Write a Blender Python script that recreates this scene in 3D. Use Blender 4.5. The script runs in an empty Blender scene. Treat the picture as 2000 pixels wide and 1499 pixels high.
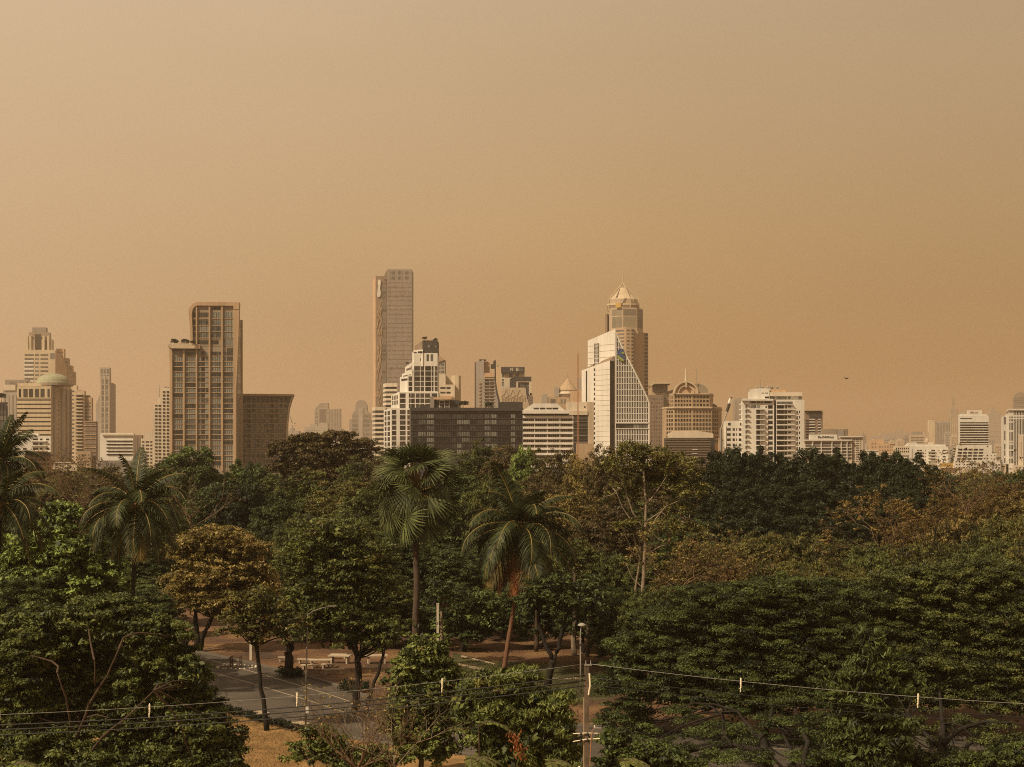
import bpy, bmesh, math, random
import numpy as np
from mathutils import Vector, Matrix

# ------------------------------------------------------------------ camera, sky, sun, air
SC = bpy.context.scene
COL = SC.collection
FOC, HZ, CAMH = 2800.0, 905.0, 18.0          # focal length and horizon row in photo pixels, eye height in metres
cam_d = bpy.data.cameras.new('camera'); cam = bpy.data.objects.new('camera', cam_d); COL.objects.link(cam)
cam_d.sensor_width = 36.0; cam_d.lens = 36.0 * FOC / 2000.0
cam_d.shift_y = (HZ - 749.5) / 2000.0
cam_d.clip_start = 0.5; cam_d.clip_end = 20000.0
cam.location = (0, 0, CAMH); cam.rotation_euler = (math.radians(90), 0, 0)
SC.camera = cam
SC.view_settings.view_transform = 'Standard'; SC.view_settings.look = 'None'
SC.view_settings.exposure = 0.0; SC.view_settings.gamma = 1.0

SUN_EL, SUN_AZ = math.radians(45), math.radians(-128)     # azimuth from the view direction (+Y), negative = to the left
sun_dir = Vector((math.sin(SUN_AZ) * math.cos(SUN_EL), math.cos(SUN_AZ) * math.cos(SUN_EL), math.sin(SUN_EL)))
sun_d = bpy.data.lights.new('sun', 'SUN'); sun = bpy.data.objects.new('sun', sun_d); COL.objects.link(sun)
sun_d.energy = 5.0; sun_d.angle = math.radians(0.8); sun_d.color = (1.0, 0.81, 0.54)
sun.rotation_euler = sun_dir.to_track_quat('Z', 'Y').to_euler(); sun.location = sun_dir * 300

world = bpy.data.worlds.new('World'); SC.world = world; world.use_nodes = True
nt = world.node_tree; nt.nodes.clear()
def wn(t, **kw):
    n = nt.nodes.new(t)
    for k, v in kw.items(): setattr(n, k, v)
    return n
out = wn('ShaderNodeOutputWorld')
sky = wn('ShaderNodeTexSky', sky_type='NISHITA', sun_disc=False, sun_elevation=SUN_EL, sun_rotation=SUN_AZ,
         air_density=2.0, dust_density=8.0, ozone_density=1.0)
bg_sky = wn('ShaderNodeBackground'); bg_sky.inputs['Strength'].default_value = 0.05
tint = wn('ShaderNodeMix', data_type='RGBA', blend_type='MULTIPLY'); tint.inputs['Factor'].default_value = 1.0
tint.inputs['B'].default_value = (1.0, 0.80, 0.60, 1)
nt.links.new(sky.outputs['Color'], tint.inputs['A']); nt.links.new(tint.outputs['Result'], bg_sky.inputs['Color'])
# brown smog layer of the sky: a ramp over height, brighter to the left where the sun stands
tc = wn('ShaderNodeTexCoord'); sep = wn('ShaderNodeSeparateXYZ'); nt.links.new(tc.outputs['Generated'], sep.inputs['Vector'])
ramp = wn('ShaderNodeValToRGB')
e = ramp.color_ramp.elements
e[0].position = 0.0; e[0].color = (0.375, 0.188, 0.066, 1)
e[1].position = 1.0; e[1].color = (0.60, 0.46, 0.30, 1)
for p, c in ((0.06, (0.445, 0.240, 0.091, 1)), (0.16, (0.525, 0.325, 0.150, 1)), (0.32, (0.570, 0.412, 0.252, 1))):
    x = e.new(p); x.color = c
nt.links.new(sep.outputs['Z'], ramp.inputs['Fac'])
side = wn('ShaderNodeMapRange'); side.inputs['From Min'].default_value = 0.36; side.inputs['From Max'].default_value = -0.36
side.inputs['To Min'].default_value = 0.86; side.inputs['To Max'].default_value = 1.22
nt.links.new(sep.outputs['X'], side.inputs['Value'])
wm = wn('ShaderNodeMapping'); wm.inputs['Scale'].default_value = (1.6, 1.6, 4.5); nt.links.new(tc.outputs['Generated'], wm.inputs['Vector'])     # faint uneven smog bands
wno = wn('ShaderNodeTexNoise'); wno.inputs['Scale'].default_value = 2.0; wno.inputs['Detail'].default_value = 3; nt.links.new(wm.outputs['Vector'], wno.inputs['Vector'])
wr = wn('ShaderNodeMapRange'); wr.inputs['To Min'].default_value = 0.93; wr.inputs['To Max'].default_value = 1.07; nt.links.new(wno.outputs['Fac'], wr.inputs['Value'])
smul = wn('ShaderNodeMath', operation='MULTIPLY'); nt.links.new(side.outputs['Result'], smul.inputs[0]); nt.links.new(wr.outputs['Result'], smul.inputs[1])
cool = wn('ShaderNodeMix', data_type='RGBA', blend_type='MIX')
csd = wn('ShaderNodeMapRange'); csd.inputs['From Min'].default_value = 0.1; csd.inputs['From Max'].default_value = -0.45
csd.inputs['To Min'].default_value = 0.0; csd.inputs['To Max'].default_value = 0.38
nt.links.new(sep.outputs['X'], csd.inputs['Value']); nt.links.new(csd.outputs['Result'], cool.inputs['Factor'])
nt.links.new(ramp.outputs['Color'], cool.inputs['A']); cool.inputs['B'].default_value = (0.585, 0.45, 0.325, 1)
bg_smog = wn('ShaderNodeBackground')
nt.links.new(cool.outputs['Result'], bg_smog.inputs['Color']); nt.links.new(smul.outputs[0], bg_smog.inputs['Strength'])
mixw = wn('ShaderNodeMixShader'); mixw.inputs['Fac'].default_value = 0.9
nt.links.new(bg_sky.outputs[0], mixw.inputs[1]); nt.links.new(bg_smog.outputs[0], mixw.inputs[2])
nt.links.new(mixw.outputs[0], out.inputs['Surface'])

cy = SC.cycles; cy.use_denoising = False; cy.filter_width = 1.05
cy.max_bounces = 5; cy.diffuse_bounces = 3; cy.glossy_bounces = 2; cy.transmission_bounces = 2; cy.volume_bounces = 1
cy.sample_clamp_indirect = 4.0; cy.sample_clamp_direct = 5.0

# ------------------------------------------------------------------ helpers
def W(px, py, d): return Vector(((px - 1000) / FOC * d, d, CAMH - (py - HZ) / FOC * d))
def X(px, d): return (px - 1000) / FOC * d
def Zp(py, d): return CAMH - (py - HZ) / FOC * d
def gd(py): return CAMH * FOC / (py - HZ)                 # distance of the ground seen at a picture row

_labels = {}
def tag(o, label=None, cat=None, group=None, kind=None):
    if label: o['label'] = label
    if cat: o['category'] = cat
    if group: o['group'] = group
    if kind: o['kind'] = kind
    return o
def empty(name, loc=(0, 0, 0), rz=0.0):
    o = bpy.data.objects.new(name, None); o.empty_display_size = 0.5
    COL.objects.link(o); o.location = loc; o.rotation_euler = (0, 0, rz); return o
def link(name, me, parent=None, loc=None, rot=None, scale=None):
    o = bpy.data.objects.new(name, me); COL.objects.link(o)
    if parent: o.parent = parent
    if loc is not None: o.location = loc
    if rot is not None: o.rotation_euler = rot
    if scale is not None: o.scale = scale
    return o
def copy_tree(o, parent=None):
    c = o.copy(); COL.objects.link(c); c.parent = parent
    for ch in o.children: copy_tree(ch, c)
    return c

class MB:
    def __init__(s): s.v = []; s.f = []
    def add(s, vs, fs):
        n = len(s.v); s.v += [tuple(v) for v in vs]; s.f += [tuple(i + n for i in f) for f in fs]; return s
    def box(s, c, size, rz=0.0):
        ca, sa = math.cos(rz), math.sin(rz); vs = []
        for x, y, z in ((-1,-1,-1),(1,-1,-1),(1,1,-1),(-1,1,-1),(-1,-1,1),(1,-1,1),(1,1,1),(-1,1,1)):
            a, b = x * size[0] / 2, y * size[1] / 2
            vs.append((c[0] + a * ca - b * sa, c[1] + a * sa + b * ca, c[2] + z * size[2] / 2))
        return s.add(vs, [(0,3,2,1),(4,5,6,7),(0,1,5,4),(1,2,6,5),(2,3,7,6),(3,0,4,7)])
    def prism(s, pts, z0, z1):                             # plan polygon -> solid; z may be a number or one per corner
        n = len(pts); a = sum(pts[i][0] * pts[(i+1) % n][1] - pts[(i+1) % n][0] * pts[i][1] for i in range(n))
        zs0 = [z0] * n if not hasattr(z0, '__len__') else list(z0); zs1 = [z1] * n if not hasattr(z1, '__len__') else list(z1)
        P = list(zip(pts, zs0, zs1))
        if a < 0: P.reverse()
        vs = [(p[0], p[1], q) for p, q, r in P] + [(p[0], p[1], r) for p, q, r in P]
        return s.add(vs, [tuple(range(n - 1, -1, -1)), tuple(range(n, 2 * n))] + [(i, (i+1) % n, n + (i+1) % n, n + i) for i in range(n)])
    def extrude_y(s, poly, y0, y1):                        # outline in x,z given depth
        n = len(poly); a = sum(poly[i][0] * poly[(i+1) % n][1] - poly[(i+1) % n][0] * poly[i][1] for i in range(n))
        P = list(poly) if a > 0 else list(reversed(poly))
        vs = [(x, y0, z) for x, z in P] + [(x, y1, z) for x, z in P]
        return s.add(vs, [tuple(range(n)), tuple(range(2 * n - 1, n - 1, -1))] + [(i, n + i, n + (i+1) % n, (i+1) % n) for i in range(n)])
    def tube(s, pts, rad, n=6, cap=True):
        pts = [Vector(p) for p in pts]; m = len(pts); rs = rad if hasattr(rad, '__len__') else [rad] * m
        vs = []; ref = Vector((0.31, 0.17, 1)).normalized()
        for i, p in enumerate(pts):
            t = (pts[min(i+1, m-1)] - pts[max(i-1, 0)])
            t = t.normalized() if t.length > 1e-9 else Vector((0, 0, 1))
            a = t.cross(ref)
            if a.length < 0.15: a = t.cross(Vector((1, 0, 0)))
            a.normalize(); b = t.cross(a)
            for k in range(n):
                q = 2 * math.pi * k / n
                vs.append(p + (a * math.cos(q) + b * math.sin(q)) * rs[i])
        fs = [(i*n+k, i*n+(k+1) % n, (i+1)*n+(k+1) % n, (i+1)*n+k) for i in range(m-1) for k in range(n)]
        if cap: fs += [tuple(range(n-1, -1, -1)), tuple((m-1)*n + k for k in range(n))]
        return s.add(vs, fs)
    def lathe(s, prof, n=16, c=(0, 0), squash=1.0):        # prof = (r,z) rings
        m = len(prof); vs = []
        for r, z in prof:
            for k in range(n):
                q = 2 * math.pi * k / n; vs.append((c[0] + r * math.cos(q), c[1] + r * math.sin(q) * squash, z))
        fs = [(i*n+k, i*n+(k+1) % n, (i+1)*n+(k+1) % n, (i+1)*n+k) for i in range(m-1) for k in range(n)]
        fs += [tuple(range(n-1, -1, -1)), tuple((m-1)*n + k for k in range(n))]
        return s.add(vs, fs)
    def mesh(s, name, mat, smooth=False):
        me = bpy.data.meshes.new(name); me.from_pydata(s.v, [], s.f); me.materials.append(mat)
        if smooth: me.polygons.foreach_set('use_smooth', [True] * len(me.polygons))
        me.update(); return me
    def build(s, name, mat, parent=None, smooth=False, loc=None):
        return link(name, s.mesh(name, mat, smooth), parent, loc)

# ------------------------------------------------------------------ materials
def new_mat(name):
    m = bpy.data.materials.new(name); m.use_nodes = True
    return m, m.node_tree, m.node_tree.nodes['Principled BSDF']
def nd(t, typ, **kw):
    n = t.nodes.new(typ)
    for k, v in kw.items(): setattr(n, k, v)
    return n
def hsv_mix(t, a, b, fac):
    n = nd(t, 'ShaderNodeMix', data_type='RGBA')
    if fac is not None: t.links.new(fac, n.inputs['Factor'])
    n.inputs['A'].default_value = (*a, 1) if len(a) == 3 else a
    n.inputs['B'].default_value = (*b, 1) if len(b) == 3 else b
    return n
def wall_mat(name, col, rough=0.85, var=0.16, scale=0.06, streak=True, joint=None):
    m, t, p = new_mat(name)
    geo = nd(t, 'ShaderNodeNewGeometry')
    n1 = nd(t, 'ShaderNodeTexNoise'); n1.inputs['Scale'].default_value = scale; n1.inputs['Detail'].default_value = 5
    t.links.new(geo.outputs['Position'], n1.inputs['Vector'])
    fac = n1.outputs['Fac']
    if streak:                                             # rain streaks: noise stretched down the wall
        mp = nd(t, 'ShaderNodeMapping'); mp.inputs['Scale'].default_value = (0.5, 0.5, 0.025)
        t.links.new(geo.outputs['Position'], mp.inputs['Vector'])
        n2 = nd(t, 'ShaderNodeTexNoise'); n2.inputs['Scale'].default_value = 1.0; n2.inputs['Detail'].default_value = 4
        t.links.new(mp.outputs['Vector'], n2.inputs['Vector'])
        a = nd(t, 'ShaderNodeMath', operation='ADD'); t.links.new(fac, a.inputs[0]); t.links.new(n2.outputs['Fac'], a.inputs[1])
        h = nd(t, 'ShaderNodeMath', operation='MULTIPLY'); t.links.new(a.outputs[0], h.inputs[0]); h.inputs[1].default_value = 0.5
        fac = h.outputs[0]
    mr = nd(t, 'ShaderNodeMapRange'); mr.inputs['From Min'].default_value = 0.32; mr.inputs['From Max'].default_value = 0.68
    t.links.new(fac, mr.inputs['Value'])
    lo = tuple(c * (1 - var * 1.6) for c in col); hi = tuple(min(0.9, c * (1 + var * 0.5)) for c in col)
    mx = hsv_mix(t, lo, hi, mr.outputs['Result'])
    t.links.new(mx.outputs['Result'], p.inputs['Base Color']); p.inputs['Roughness'].default_value = rough
    p.inputs['Specular IOR Level'].default_value = 0.25
    return m
def glass_mat(name, dark, light, rough=0.12, bias=0.55):
    m, t, p = new_mat(name)                                # panes differ: bare dark glass, blinds, curtains
    oi = nd(t, 'ShaderNodeObjectInfo'); geo = nd(t, 'ShaderNodeNewGeometry')
    a = nd(t, 'ShaderNodeMath', operation='ADD'); t.links.new(oi.outputs['Random'], a.inputs[0]); t.links.new(geo.outputs['Random Per Island'], a.inputs[1])
    f = nd(t, 'ShaderNodeMath', operation='FRACT'); t.links.new(a.outputs[0], f.inputs[0])
    no = nd(t, 'ShaderNodeTexNoise'); no.inputs['Scale'].default_value = 0.45; no.inputs['Detail'].default_value = 3
    mp = nd(t, 'ShaderNodeMapping'); mp.inputs['Scale'].default_value = (1, 1, 0.35)
    t.links.new(geo.outputs['Position'], mp.inputs['Vector']); t.links.new(mp.outputs['Vector'], no.inputs['Vector'])
    b = nd(t, 'ShaderNodeMath', operation='MULTIPLY_ADD'); t.links.new(no.outputs['Fac'], b.inputs[0]); b.inputs[1].default_value = 0.9
    t.links.new(f.outputs[0], b.inputs[2])
    mr = nd(t, 'ShaderNodeMapRange'); mr.inputs['From Min'].default_value = 0.4 + bias * 0.5; mr.inputs['From Max'].default_value = 0.95 + bias * 0.5
    t.links.new(b.outputs[0], mr.inputs['Value'])
    mx = hsv_mix(t, dark, light, mr.outputs['Result']); t.links.new(mx.outputs['Result'], p.inputs['Base Color'])
    p.inputs['Roughness'].default_value = rough; p.inputs['Specular IOR Level'].default_value = 0.22
    return m
def plain_mat(name, col, rough=0.6, metal=0.0, var=0.12, scale=3.0):
    m, t, p = new_mat(name)
    tcn = nd(t, 'ShaderNodeTexCoord'); n1 = nd(t, 'ShaderNodeTexNoise'); n1.inputs['Scale'].default_value = scale; n1.inputs['Detail'].default_value = 5
    t.links.new(tcn.outputs['Object'], n1.inputs['Vector'])
    mx = hsv_mix(t, tuple(c * (1 - 2 * var) for c in col), tuple(min(0.95, c * (1 + 2 * var)) for c in col), n1.outputs['Fac'])
    t.links.new(mx.outputs['Result'], p.inputs['Base Color']); p.inputs['Roughness'].default_value = rough; p.inputs['Metallic'].default_value = metal
    return m

M = {}
M['white'] = wall_mat('white_render', (0.64, 0.61, 0.56)); M['cream'] = wall_mat('cream_render', (0.58, 0.50, 0.40))
M['beige'] = wall_mat('beige_stone', (0.45, 0.36, 0.27)); M['tan'] = wall_mat('tan_stone', (0.40, 0.29, 0.19))
M['grey'] = wall_mat('grey_concrete', (0.33, 0.30, 0.27)); M['mid'] = wall_mat('mid_grey_concrete', (0.24, 0.21, 0.19))
M['brown'] = wall_mat('brown_cladding', (0.22, 0.16, 0.12)); M['dark'] = wall_mat('dark_cladding', (0.045, 0.04, 0.04), 0.6)
M['charcoal'] = wall_mat('charcoal_panel', (0.045, 0.042, 0.045), 0.6); M['bronze'] = wall_mat('bronze_panel', (0.26, 0.215, 0.165), 0.5)
M['pale'] = wall_mat('pale_stone', (0.52, 0.43, 0.31)); M['peach'] = wall_mat('peach_render', (0.50, 0.34, 0.22))
M['green_roof'] = wall_mat('green_copper', (0.29, 0.29, 0.205), 0.7); M['roof'] = wall_mat('roof_sheet', (0.30, 0.25, 0.20), 0.6)
M['yellow'] = wall_mat('yellow_board', (0.50, 0.32, 0.10)); M['fin'] = wall_mat('pale_fin', (0.40, 0.285, 0.185)); M['tan_glass'] = glass_mat('beige_glass', (0.17, 0.15, 0.12), (0.26, 0.22, 0.16), 0.3); M['umber'] = wall_mat('umber_cladding', (0.135, 0.12, 0.115)); M['slab'] = wall_mat('slab_panel', (0.275, 0.24, 0.21)); M['cool'] = wall_mat('cool_charcoal', (0.027, 0.033, 0.045), 0.6); M['red'] = wall_mat('red_paint', (0.45, 0.14, 0.08))
M['glass'] = glass_mat('dark_glass', (0.010, 0.010, 0.011), (0.055, 0.050, 0.045))
M['curtain'] = glass_mat('curtained_glass', (0.022, 0.024, 0.025), (0.195, 0.20, 0.185), 0.25, 0.3)
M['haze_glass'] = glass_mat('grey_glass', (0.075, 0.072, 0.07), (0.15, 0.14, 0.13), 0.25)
M['blue_sign'] = plain_mat('blue_sign', (0.03, 0.06, 0.16)); M['lime_sign'] = plain_mat('lime_sign', (0.22, 0.28, 0.06))
M['sign_white'] = plain_mat('sign_letter', (0.75, 0.68, 0.52)); M['sign_grey'] = plain_mat('sign_letter_grey', (0.20, 0.16, 0.15)); M['sign_dark'] = plain_mat('sign_letter_dark', (0.05, 0.045, 0.04))
M['steel'] = plain_mat('galvanised_steel', (0.26, 0.25, 0.23), 0.5, 0.3); M['rust'] = plain_mat('rusty_mast', (0.36, 0.15, 0.07), 0.7)
M['black'] = plain_mat('black_rubber', (0.015, 0.015, 0.016), 0.6)

_unit = {}
def unit_box(mat):
    if mat.name not in _unit:
        _unit[mat.name] = MB().box((0, 0, 0), (1, 1, 1)).mesh('box_' + mat.name, mat)
    return _unit[mat.name]

# ------------------------------------------------------------------ buildings (described by picture columns/rows at a distance D)
def even(a, b, n, fill=0.6, start=0.5):
    w = (b - a) / n; return [(a + w * (i + start) - w * fill / 2, a + w * (i + start) + w * fill / 2) for i in range(n)]
class Bld:
    def __init__(s, name, D, px, label, cat='building', group=None):
        s.D = D; s.X0 = X(px, D); s.root = tag(empty(name, (s.X0, D, 0)), label, cat, group)
        s.k = D / FOC; s.nwin = {}; s.over = {}
    def p(s, q):
        px, dd = q if hasattr(q, '__len__') else (q, 0.0)
        return ((px - 1000) / FOC * (s.D + dd) - s.X0, dd)
    def z(s, py): return CAMH - (py - HZ) * s.k
    def rect(s, x0, x1, dep=28.0, dd=0.0):
        a, b = s.p((x0, dd)), s.p((x1, dd)); k = 3.0 * s.k; f = dep / (s.D + dd)     # side walls run almost along the line of sight
        ga, gb = (a[0] + s.X0) * f, (b[0] + s.X0) * f; ga -= max(-k, min(k, ga)); gb -= max(-k, min(k, gb))
        return [a, b, (b[0] + gb, b[1] + dep), (a[0] + ga, a[1] + dep)]
    def solid(s, name, pts, top, mat, bot=None, parent=None):
        P = [s.p(q) for q in pts]; zt = [s.z(y) for y in top] if hasattr(top, '__len__') else s.z(top)
        zb = -0.5 if bot is None else s.z(bot)
        return MB().prism(P, zb, zt).build(name, M[mat], parent or s.root)
    def block(s, name, x0, x1, top, mat, bot=None, dep=28.0, dd=0.0, parent=None):
        zb = -0.5 if bot is None else s.z(bot)
        return MB().prism(s.rect(x0, x1, dep, dd), zb, s.z(top)).build(name, M[mat], parent or s.root)
    def face(s, A, B):
        a, b = s.p(A), s.p(B); t = Vector((b[0] - a[0], b[1] - a[1], 0)); L = t.length; t.normalize()
        ax = A[0] if hasattr(A, '__len__') else A; bx = B[0] if hasattr(B, '__len__') else B
        return Vector((a[0], a[1], 0)), t, L, Vector((t.y, -t.x, 0)), ax, bx, math.atan2(t.y, t.x)
    def panel(s, name, A, B, x0, x1, y0, y1, mat, proud=0.06, thick=0.4, limit=True):
        a, t, L, n, ax, bx, rz = s.face(A, B)
        u0, u1 = (x0 - ax) / (bx - ax) * L, (x1 - ax) / (bx - ax) * L; z0, z1 = s.z(y1), s.z(y0)
        c = a + t * ((u0 + u1) / 2) + n * (proud - thick / 2); c.z = (z0 + z1) / 2
        size = (abs(u1 - u0), thick, z1 - z0)
        key = (name, mat); s.nwin[name] = s.nwin.get(name, 0) + 1
        if limit and s.nwin[name] > 100:
            s.over.setdefault(key, MB()).box(c, size, rz); return None
        return link(name, unit_box(M[mat]), s.root, c, (0, 0, rz), size)
    def grid(s, A, B, cols, rows, mat='glass', name='window', skip=0.0, seed=1, proud=0.06):
        r = random.Random(seed)
        for y0, y1 in rows:
            for x0, x1 in cols:
                if r.random() >= skip: s.panel(name, A, B, x0, x1, y0, y1, mat, proud)
    def bars(s, name, A, B, items, mat, proud=0.3, thick=0.6):          # one pattern mesh: bands, mullions or a lattice
        a, t, L, n, ax, bx, rz = s.face(A, B); m = MB()
        for i, (x0, x1, y0, y1) in enumerate(items):
            u0, u1 = (x0 - ax) / (bx - ax) * L, (x1 - ax) / (bx - ax) * L; z0, z1 = s.z(y1), s.z(y0)
            c = a + t * ((u0 + u1) / 2) + n * (proud - thick / 2 + 0.004 * (i % 7)); m.box((c.x, c.y, (z0 + z1) / 2), (abs(u1 - u0), thick, z1 - z0), rz)
        return m.build(name, M[mat], s.root)
    def outline(s, name, pts, dd0, dd1, mat, parent=None):              # picture outline given depth
        P = [(s.p((x, 0))[0], s.z(y)) for x, y in pts]; m = MB().extrude_y(P, dd0, dd1); n = len(P)
        if dd1 - dd0 > 3.0:
            k = 2.5 * s.k; f = (dd1 - dd0) / s.D
            for i in range(n, 2 * n): x, y, z = m.v[i]; g = (x + s.X0) * f; g -= max(-k, min(k, g)); m.v[i] = (x + g, y, z)
        return m.build(name, M[mat], parent or s.root)
    def mast(s, name, px, y0, y1, w=0.35, mat='steel', dd=3.0):
        x = s.p((px, 0))[0]; return MB().tube([(x, dd, s.z(y1)), (x, dd, s.z(y0))], [w, w * 0.4], 5).build(name, M[mat], s.root)
    def text(s, body, px, py, h, mat, dd=-0.5, parent=None, w=None, name='lettering'):
        cu = bpy.data.curves.new(name, 'FONT'); cu.body = body; cu.size = h * s.k * 1.4; cu.extrude = 0.15; cu.align_x = 'LEFT'; cu.align_y = 'BOTTOM_BASELINE'
        tmp = link('tmp_text', cu); bpy.context.view_layer.update()
        me = bpy.data.meshes.new_from_object(tmp.evaluated_get(bpy.context.evaluated_depsgraph_get())); bpy.data.objects.remove(tmp); bpy.data.curves.remove(cu)
        me.materials.clear(); me.materials.append(M[mat]); xs = [v.co.x for v in me.vertices]
        return link(name, me, parent or s.root, (s.p((px, 0))[0], dd, s.z(py)), (math.radians(90), 0, 0), ((w * s.k / (max(xs) - min(xs))) if w else 1.0, 1, 1))
    def done(s):
        for (name, mat), m in s.over.items(): tag(m.build(name, M[mat], s.root), kind='stuff')
        s.over = {}

def sheet(name, pts, z, mat):
    m = MB().add([(x, y, z) for x, y in pts], [tuple(range(len(pts)))]); o = m.build(name, mat); return tag(o, kind='structure')

# ------------------------------------------------------------------ the skyline
R0 = random.Random(7)
def clutter(b, x0, x1, y, n, seed, hmax=7, mat='grey', dd=4.0, skip=()):
    r = random.Random(seed)
    for i in range(n):
        w = r.uniform(2, 6) ; x = r.uniform(x0 + 1, x1 - w - 1); h = r.uniform(1.5, hmax)
        b.block('roof_plant', x, x + w, y - h, r.choice([mat, 'mid', 'grey']), bot=y + 0.8, dep=6, dd=dd + r.uniform(0, 6))
def bands(b, x0, x1, ys, mat='glass', A=None, B=None, name='window', proud=0.06):
    for y0, y1 in ys: b.panel(name, x0 if A is None else A, x1 if B is None else B, x0, x1, y0, y1, mat, proud)

# far left
b = Bld('glass_office', 690, -14, 'dark glass block cut off by the left edge of the skyline', 'office building')
b.block('wall', -60, 12.5, 789, 'charcoal', dep=30); b.block('parapet', -60, 12.5, 786, 'dark', bot=789, dep=6)
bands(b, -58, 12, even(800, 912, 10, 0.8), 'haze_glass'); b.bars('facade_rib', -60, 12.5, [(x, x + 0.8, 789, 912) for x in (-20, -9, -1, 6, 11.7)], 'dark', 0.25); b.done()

b = Bld('office_tower', 1900, 28, 'pale grey tower with louvred crown behind the domed office', 'office building')
b.block('wall', 6, 60, 757, 'grey'); b.block('crown_screen', 10, 56, 742, 'mid', bot=757, dep=20, dd=2); b.block('terrace', 7, 30, 752, 'cream', bot=763, dd=-1.5, dep=8)
b.bars('louvre', 10, 56, [(x, x + 0.7, 742, 752) for x in np.arange(10, 56, 2.2)], 'grey', 0.4)
b.grid(6, 60, [(9, 11), (17, 19), (24, 27), (31, 33)], [(772, 905)], 'haze_glass'); b.done()

b = Bld('apartment_tower', 1950, 80, 'tall stepped apartment tower with pointed crown above the green dome', 'apartment building')
b.block('wall', 47, 108, 684, 'pale', dep=26)
b.solid('side_wing', [(108, 0), (116, 6), (146, 30), (146, 50), (108, 50)], [688, 690, 742, 742, 688], 'peach')
for x0, x1, y, dd in ((116, 125, 680, 12), (125, 134, 698, 18), (134, 141, 712, 24), (141, 146, 724, 28)):
    b.block('step', x0 - 6, x1, y, 'tan' if y in (698, 724) else 'peach', dep=18, dd=dd, bot=760)
    b.grid((x0 - 6, dd), (x1, dd), even(x0 - 4, x1, 2, 0.5), even(y + 4, 755, max(2, int((755 - y) / 8)), 0.5), 'haze_glass')
b.block('crown', 51, 102, 663, 'beige', dep=20, dd=3, bot=686); b.block('crown', 56, 97, 649, 'bronze', dep=16, dd=5, bot=664)
b.block('lantern', 63, 90, 639, 'mid', dep=12, dd=7, bot=650)
for x in (51, 57, 83, 92): b.block('pinnacle', x, x + 4, 656, 'pale', dep=4, dd=1, bot=686)
b.panel('crown_window', 51, 102, 67, 79, 653, 683, 'glass', -2.4); b.panel('crown_window', 51, 102, 56, 60, 666, 683, 'glass', -2.7); b.panel('crown_window', 51, 102, 86, 91, 664, 683, 'glass', -2.7)
bands(b, 48, 66, even(690, 745, 7, 0.45), 'haze_glass'); bands(b, 68, 76, even(690, 745, 7, 0.45), 'haze_glass'); bands(b, 79, 94, even(690, 745, 7, 0.45), 'haze_glass'); b.panel('window', 47, 108, 98, 107, 690, 702, 'haze_glass')
b.bars('floor_band', 47, 108, [(47, 66, y, y + 3) for y in np.arange(704, 750, 7.8)], 'white', 0.6); b.done()

b = Bld('domed_office', 950, 66, 'banded office block with a green domed roof and tall top windows', 'office building')
b.solid('wall', [(33, 0), (100, 0), (140, 42), (140, 60), (33, 60)], 754, 'beige'); b.block('parapet', 34, 99, 748, 'pale', bot=754.5, dep=30, dd=2)
dx = b.p((91, 0))[0]
prof = [(11.5, b.z(748)), (11.6, b.z(746.5)), (11.0, b.z(745))] + [(10.9 * math.cos(a), b.z(745) + 6.0 * math.sin(a)) for a in np.linspace(0.1, 1.35, 9)]
MB().lathe(prof, 24, (dx, 14)).build('dome', M['green_roof'], b.root, True); MB().lathe([(13, b.z(752)), (13, b.z(747.5))], 24, (dx, 14)).build('drum', M['roof'], b.root)
b.panel('upper_wall', 33, 100, 33.5, 99.5, 757, 777.5, 'pale', 0.25)
b.grid(33, 100, [(37, 41), (46, 54), (57, 64.5), (68.5, 76), (79.5, 87), (93, 97)], [(760, 776)], 'glass', proud=0.4)
bands(b, 33.3, 99, [(y, y + 2.6) for y in np.arange(780.5, 852, 8.5)], 'glass'); b.bars('floor_band', 33, 100, [(33, 100, y + 2.6, y + 8.4) for y in np.arange(780.5, 845, 8.5)], 'pale', 0.35)
b.grid((100, 0), (140, 42), [(113, 115)], even(778, 905, 14, 0.4), 'glass'); b.bars('facade_rib', (100, 0), (140, 42), [(104, 106, 756, 918), (118, 121, 756, 918), (128, 130, 756, 918), (136, 138.5, 756, 918)], 'grey', 0.8, 1.2)
clutter(b, 36, 60, 748, 3, 3, 5); b.done()

b = Bld('low_apartment', 740, 56, 'white balconied low rise at the foot of the domed office', 'apartment building')
b.block('wall', 12, 99, 852, 'white', dep=22); b.block('upper_storey', 22, 75, 846, 'white', bot=853, dep=14, dd=3); b.block('lower_wing', 48, 100, 886, 'peach', dep=8, dd=-9)
for y in (857, 866, 875.5):
    b.grid(12, 99, [(16, 22), (30, 38), (45, 52), (64, 74), (78, 83), (90, 96)], [(y, y + 3.2)], 'glass', skip=0.15, seed=int(y))
    b.panel('balcony', 12, 99, 62, 92, y + 4.5, y + 6, 'white', 1.2, 1.4)
b.block('awning', 50, 96, 884, 'dark', bot=891, dep=4, dd=-12); b.grid((48, -9), (100, -9), even(52, 98, 6, 0.6), [(896, 900), (905, 909)], 'glass'); clutter(b, 24, 70, 846, 3, 5, 4); b.done()

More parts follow.
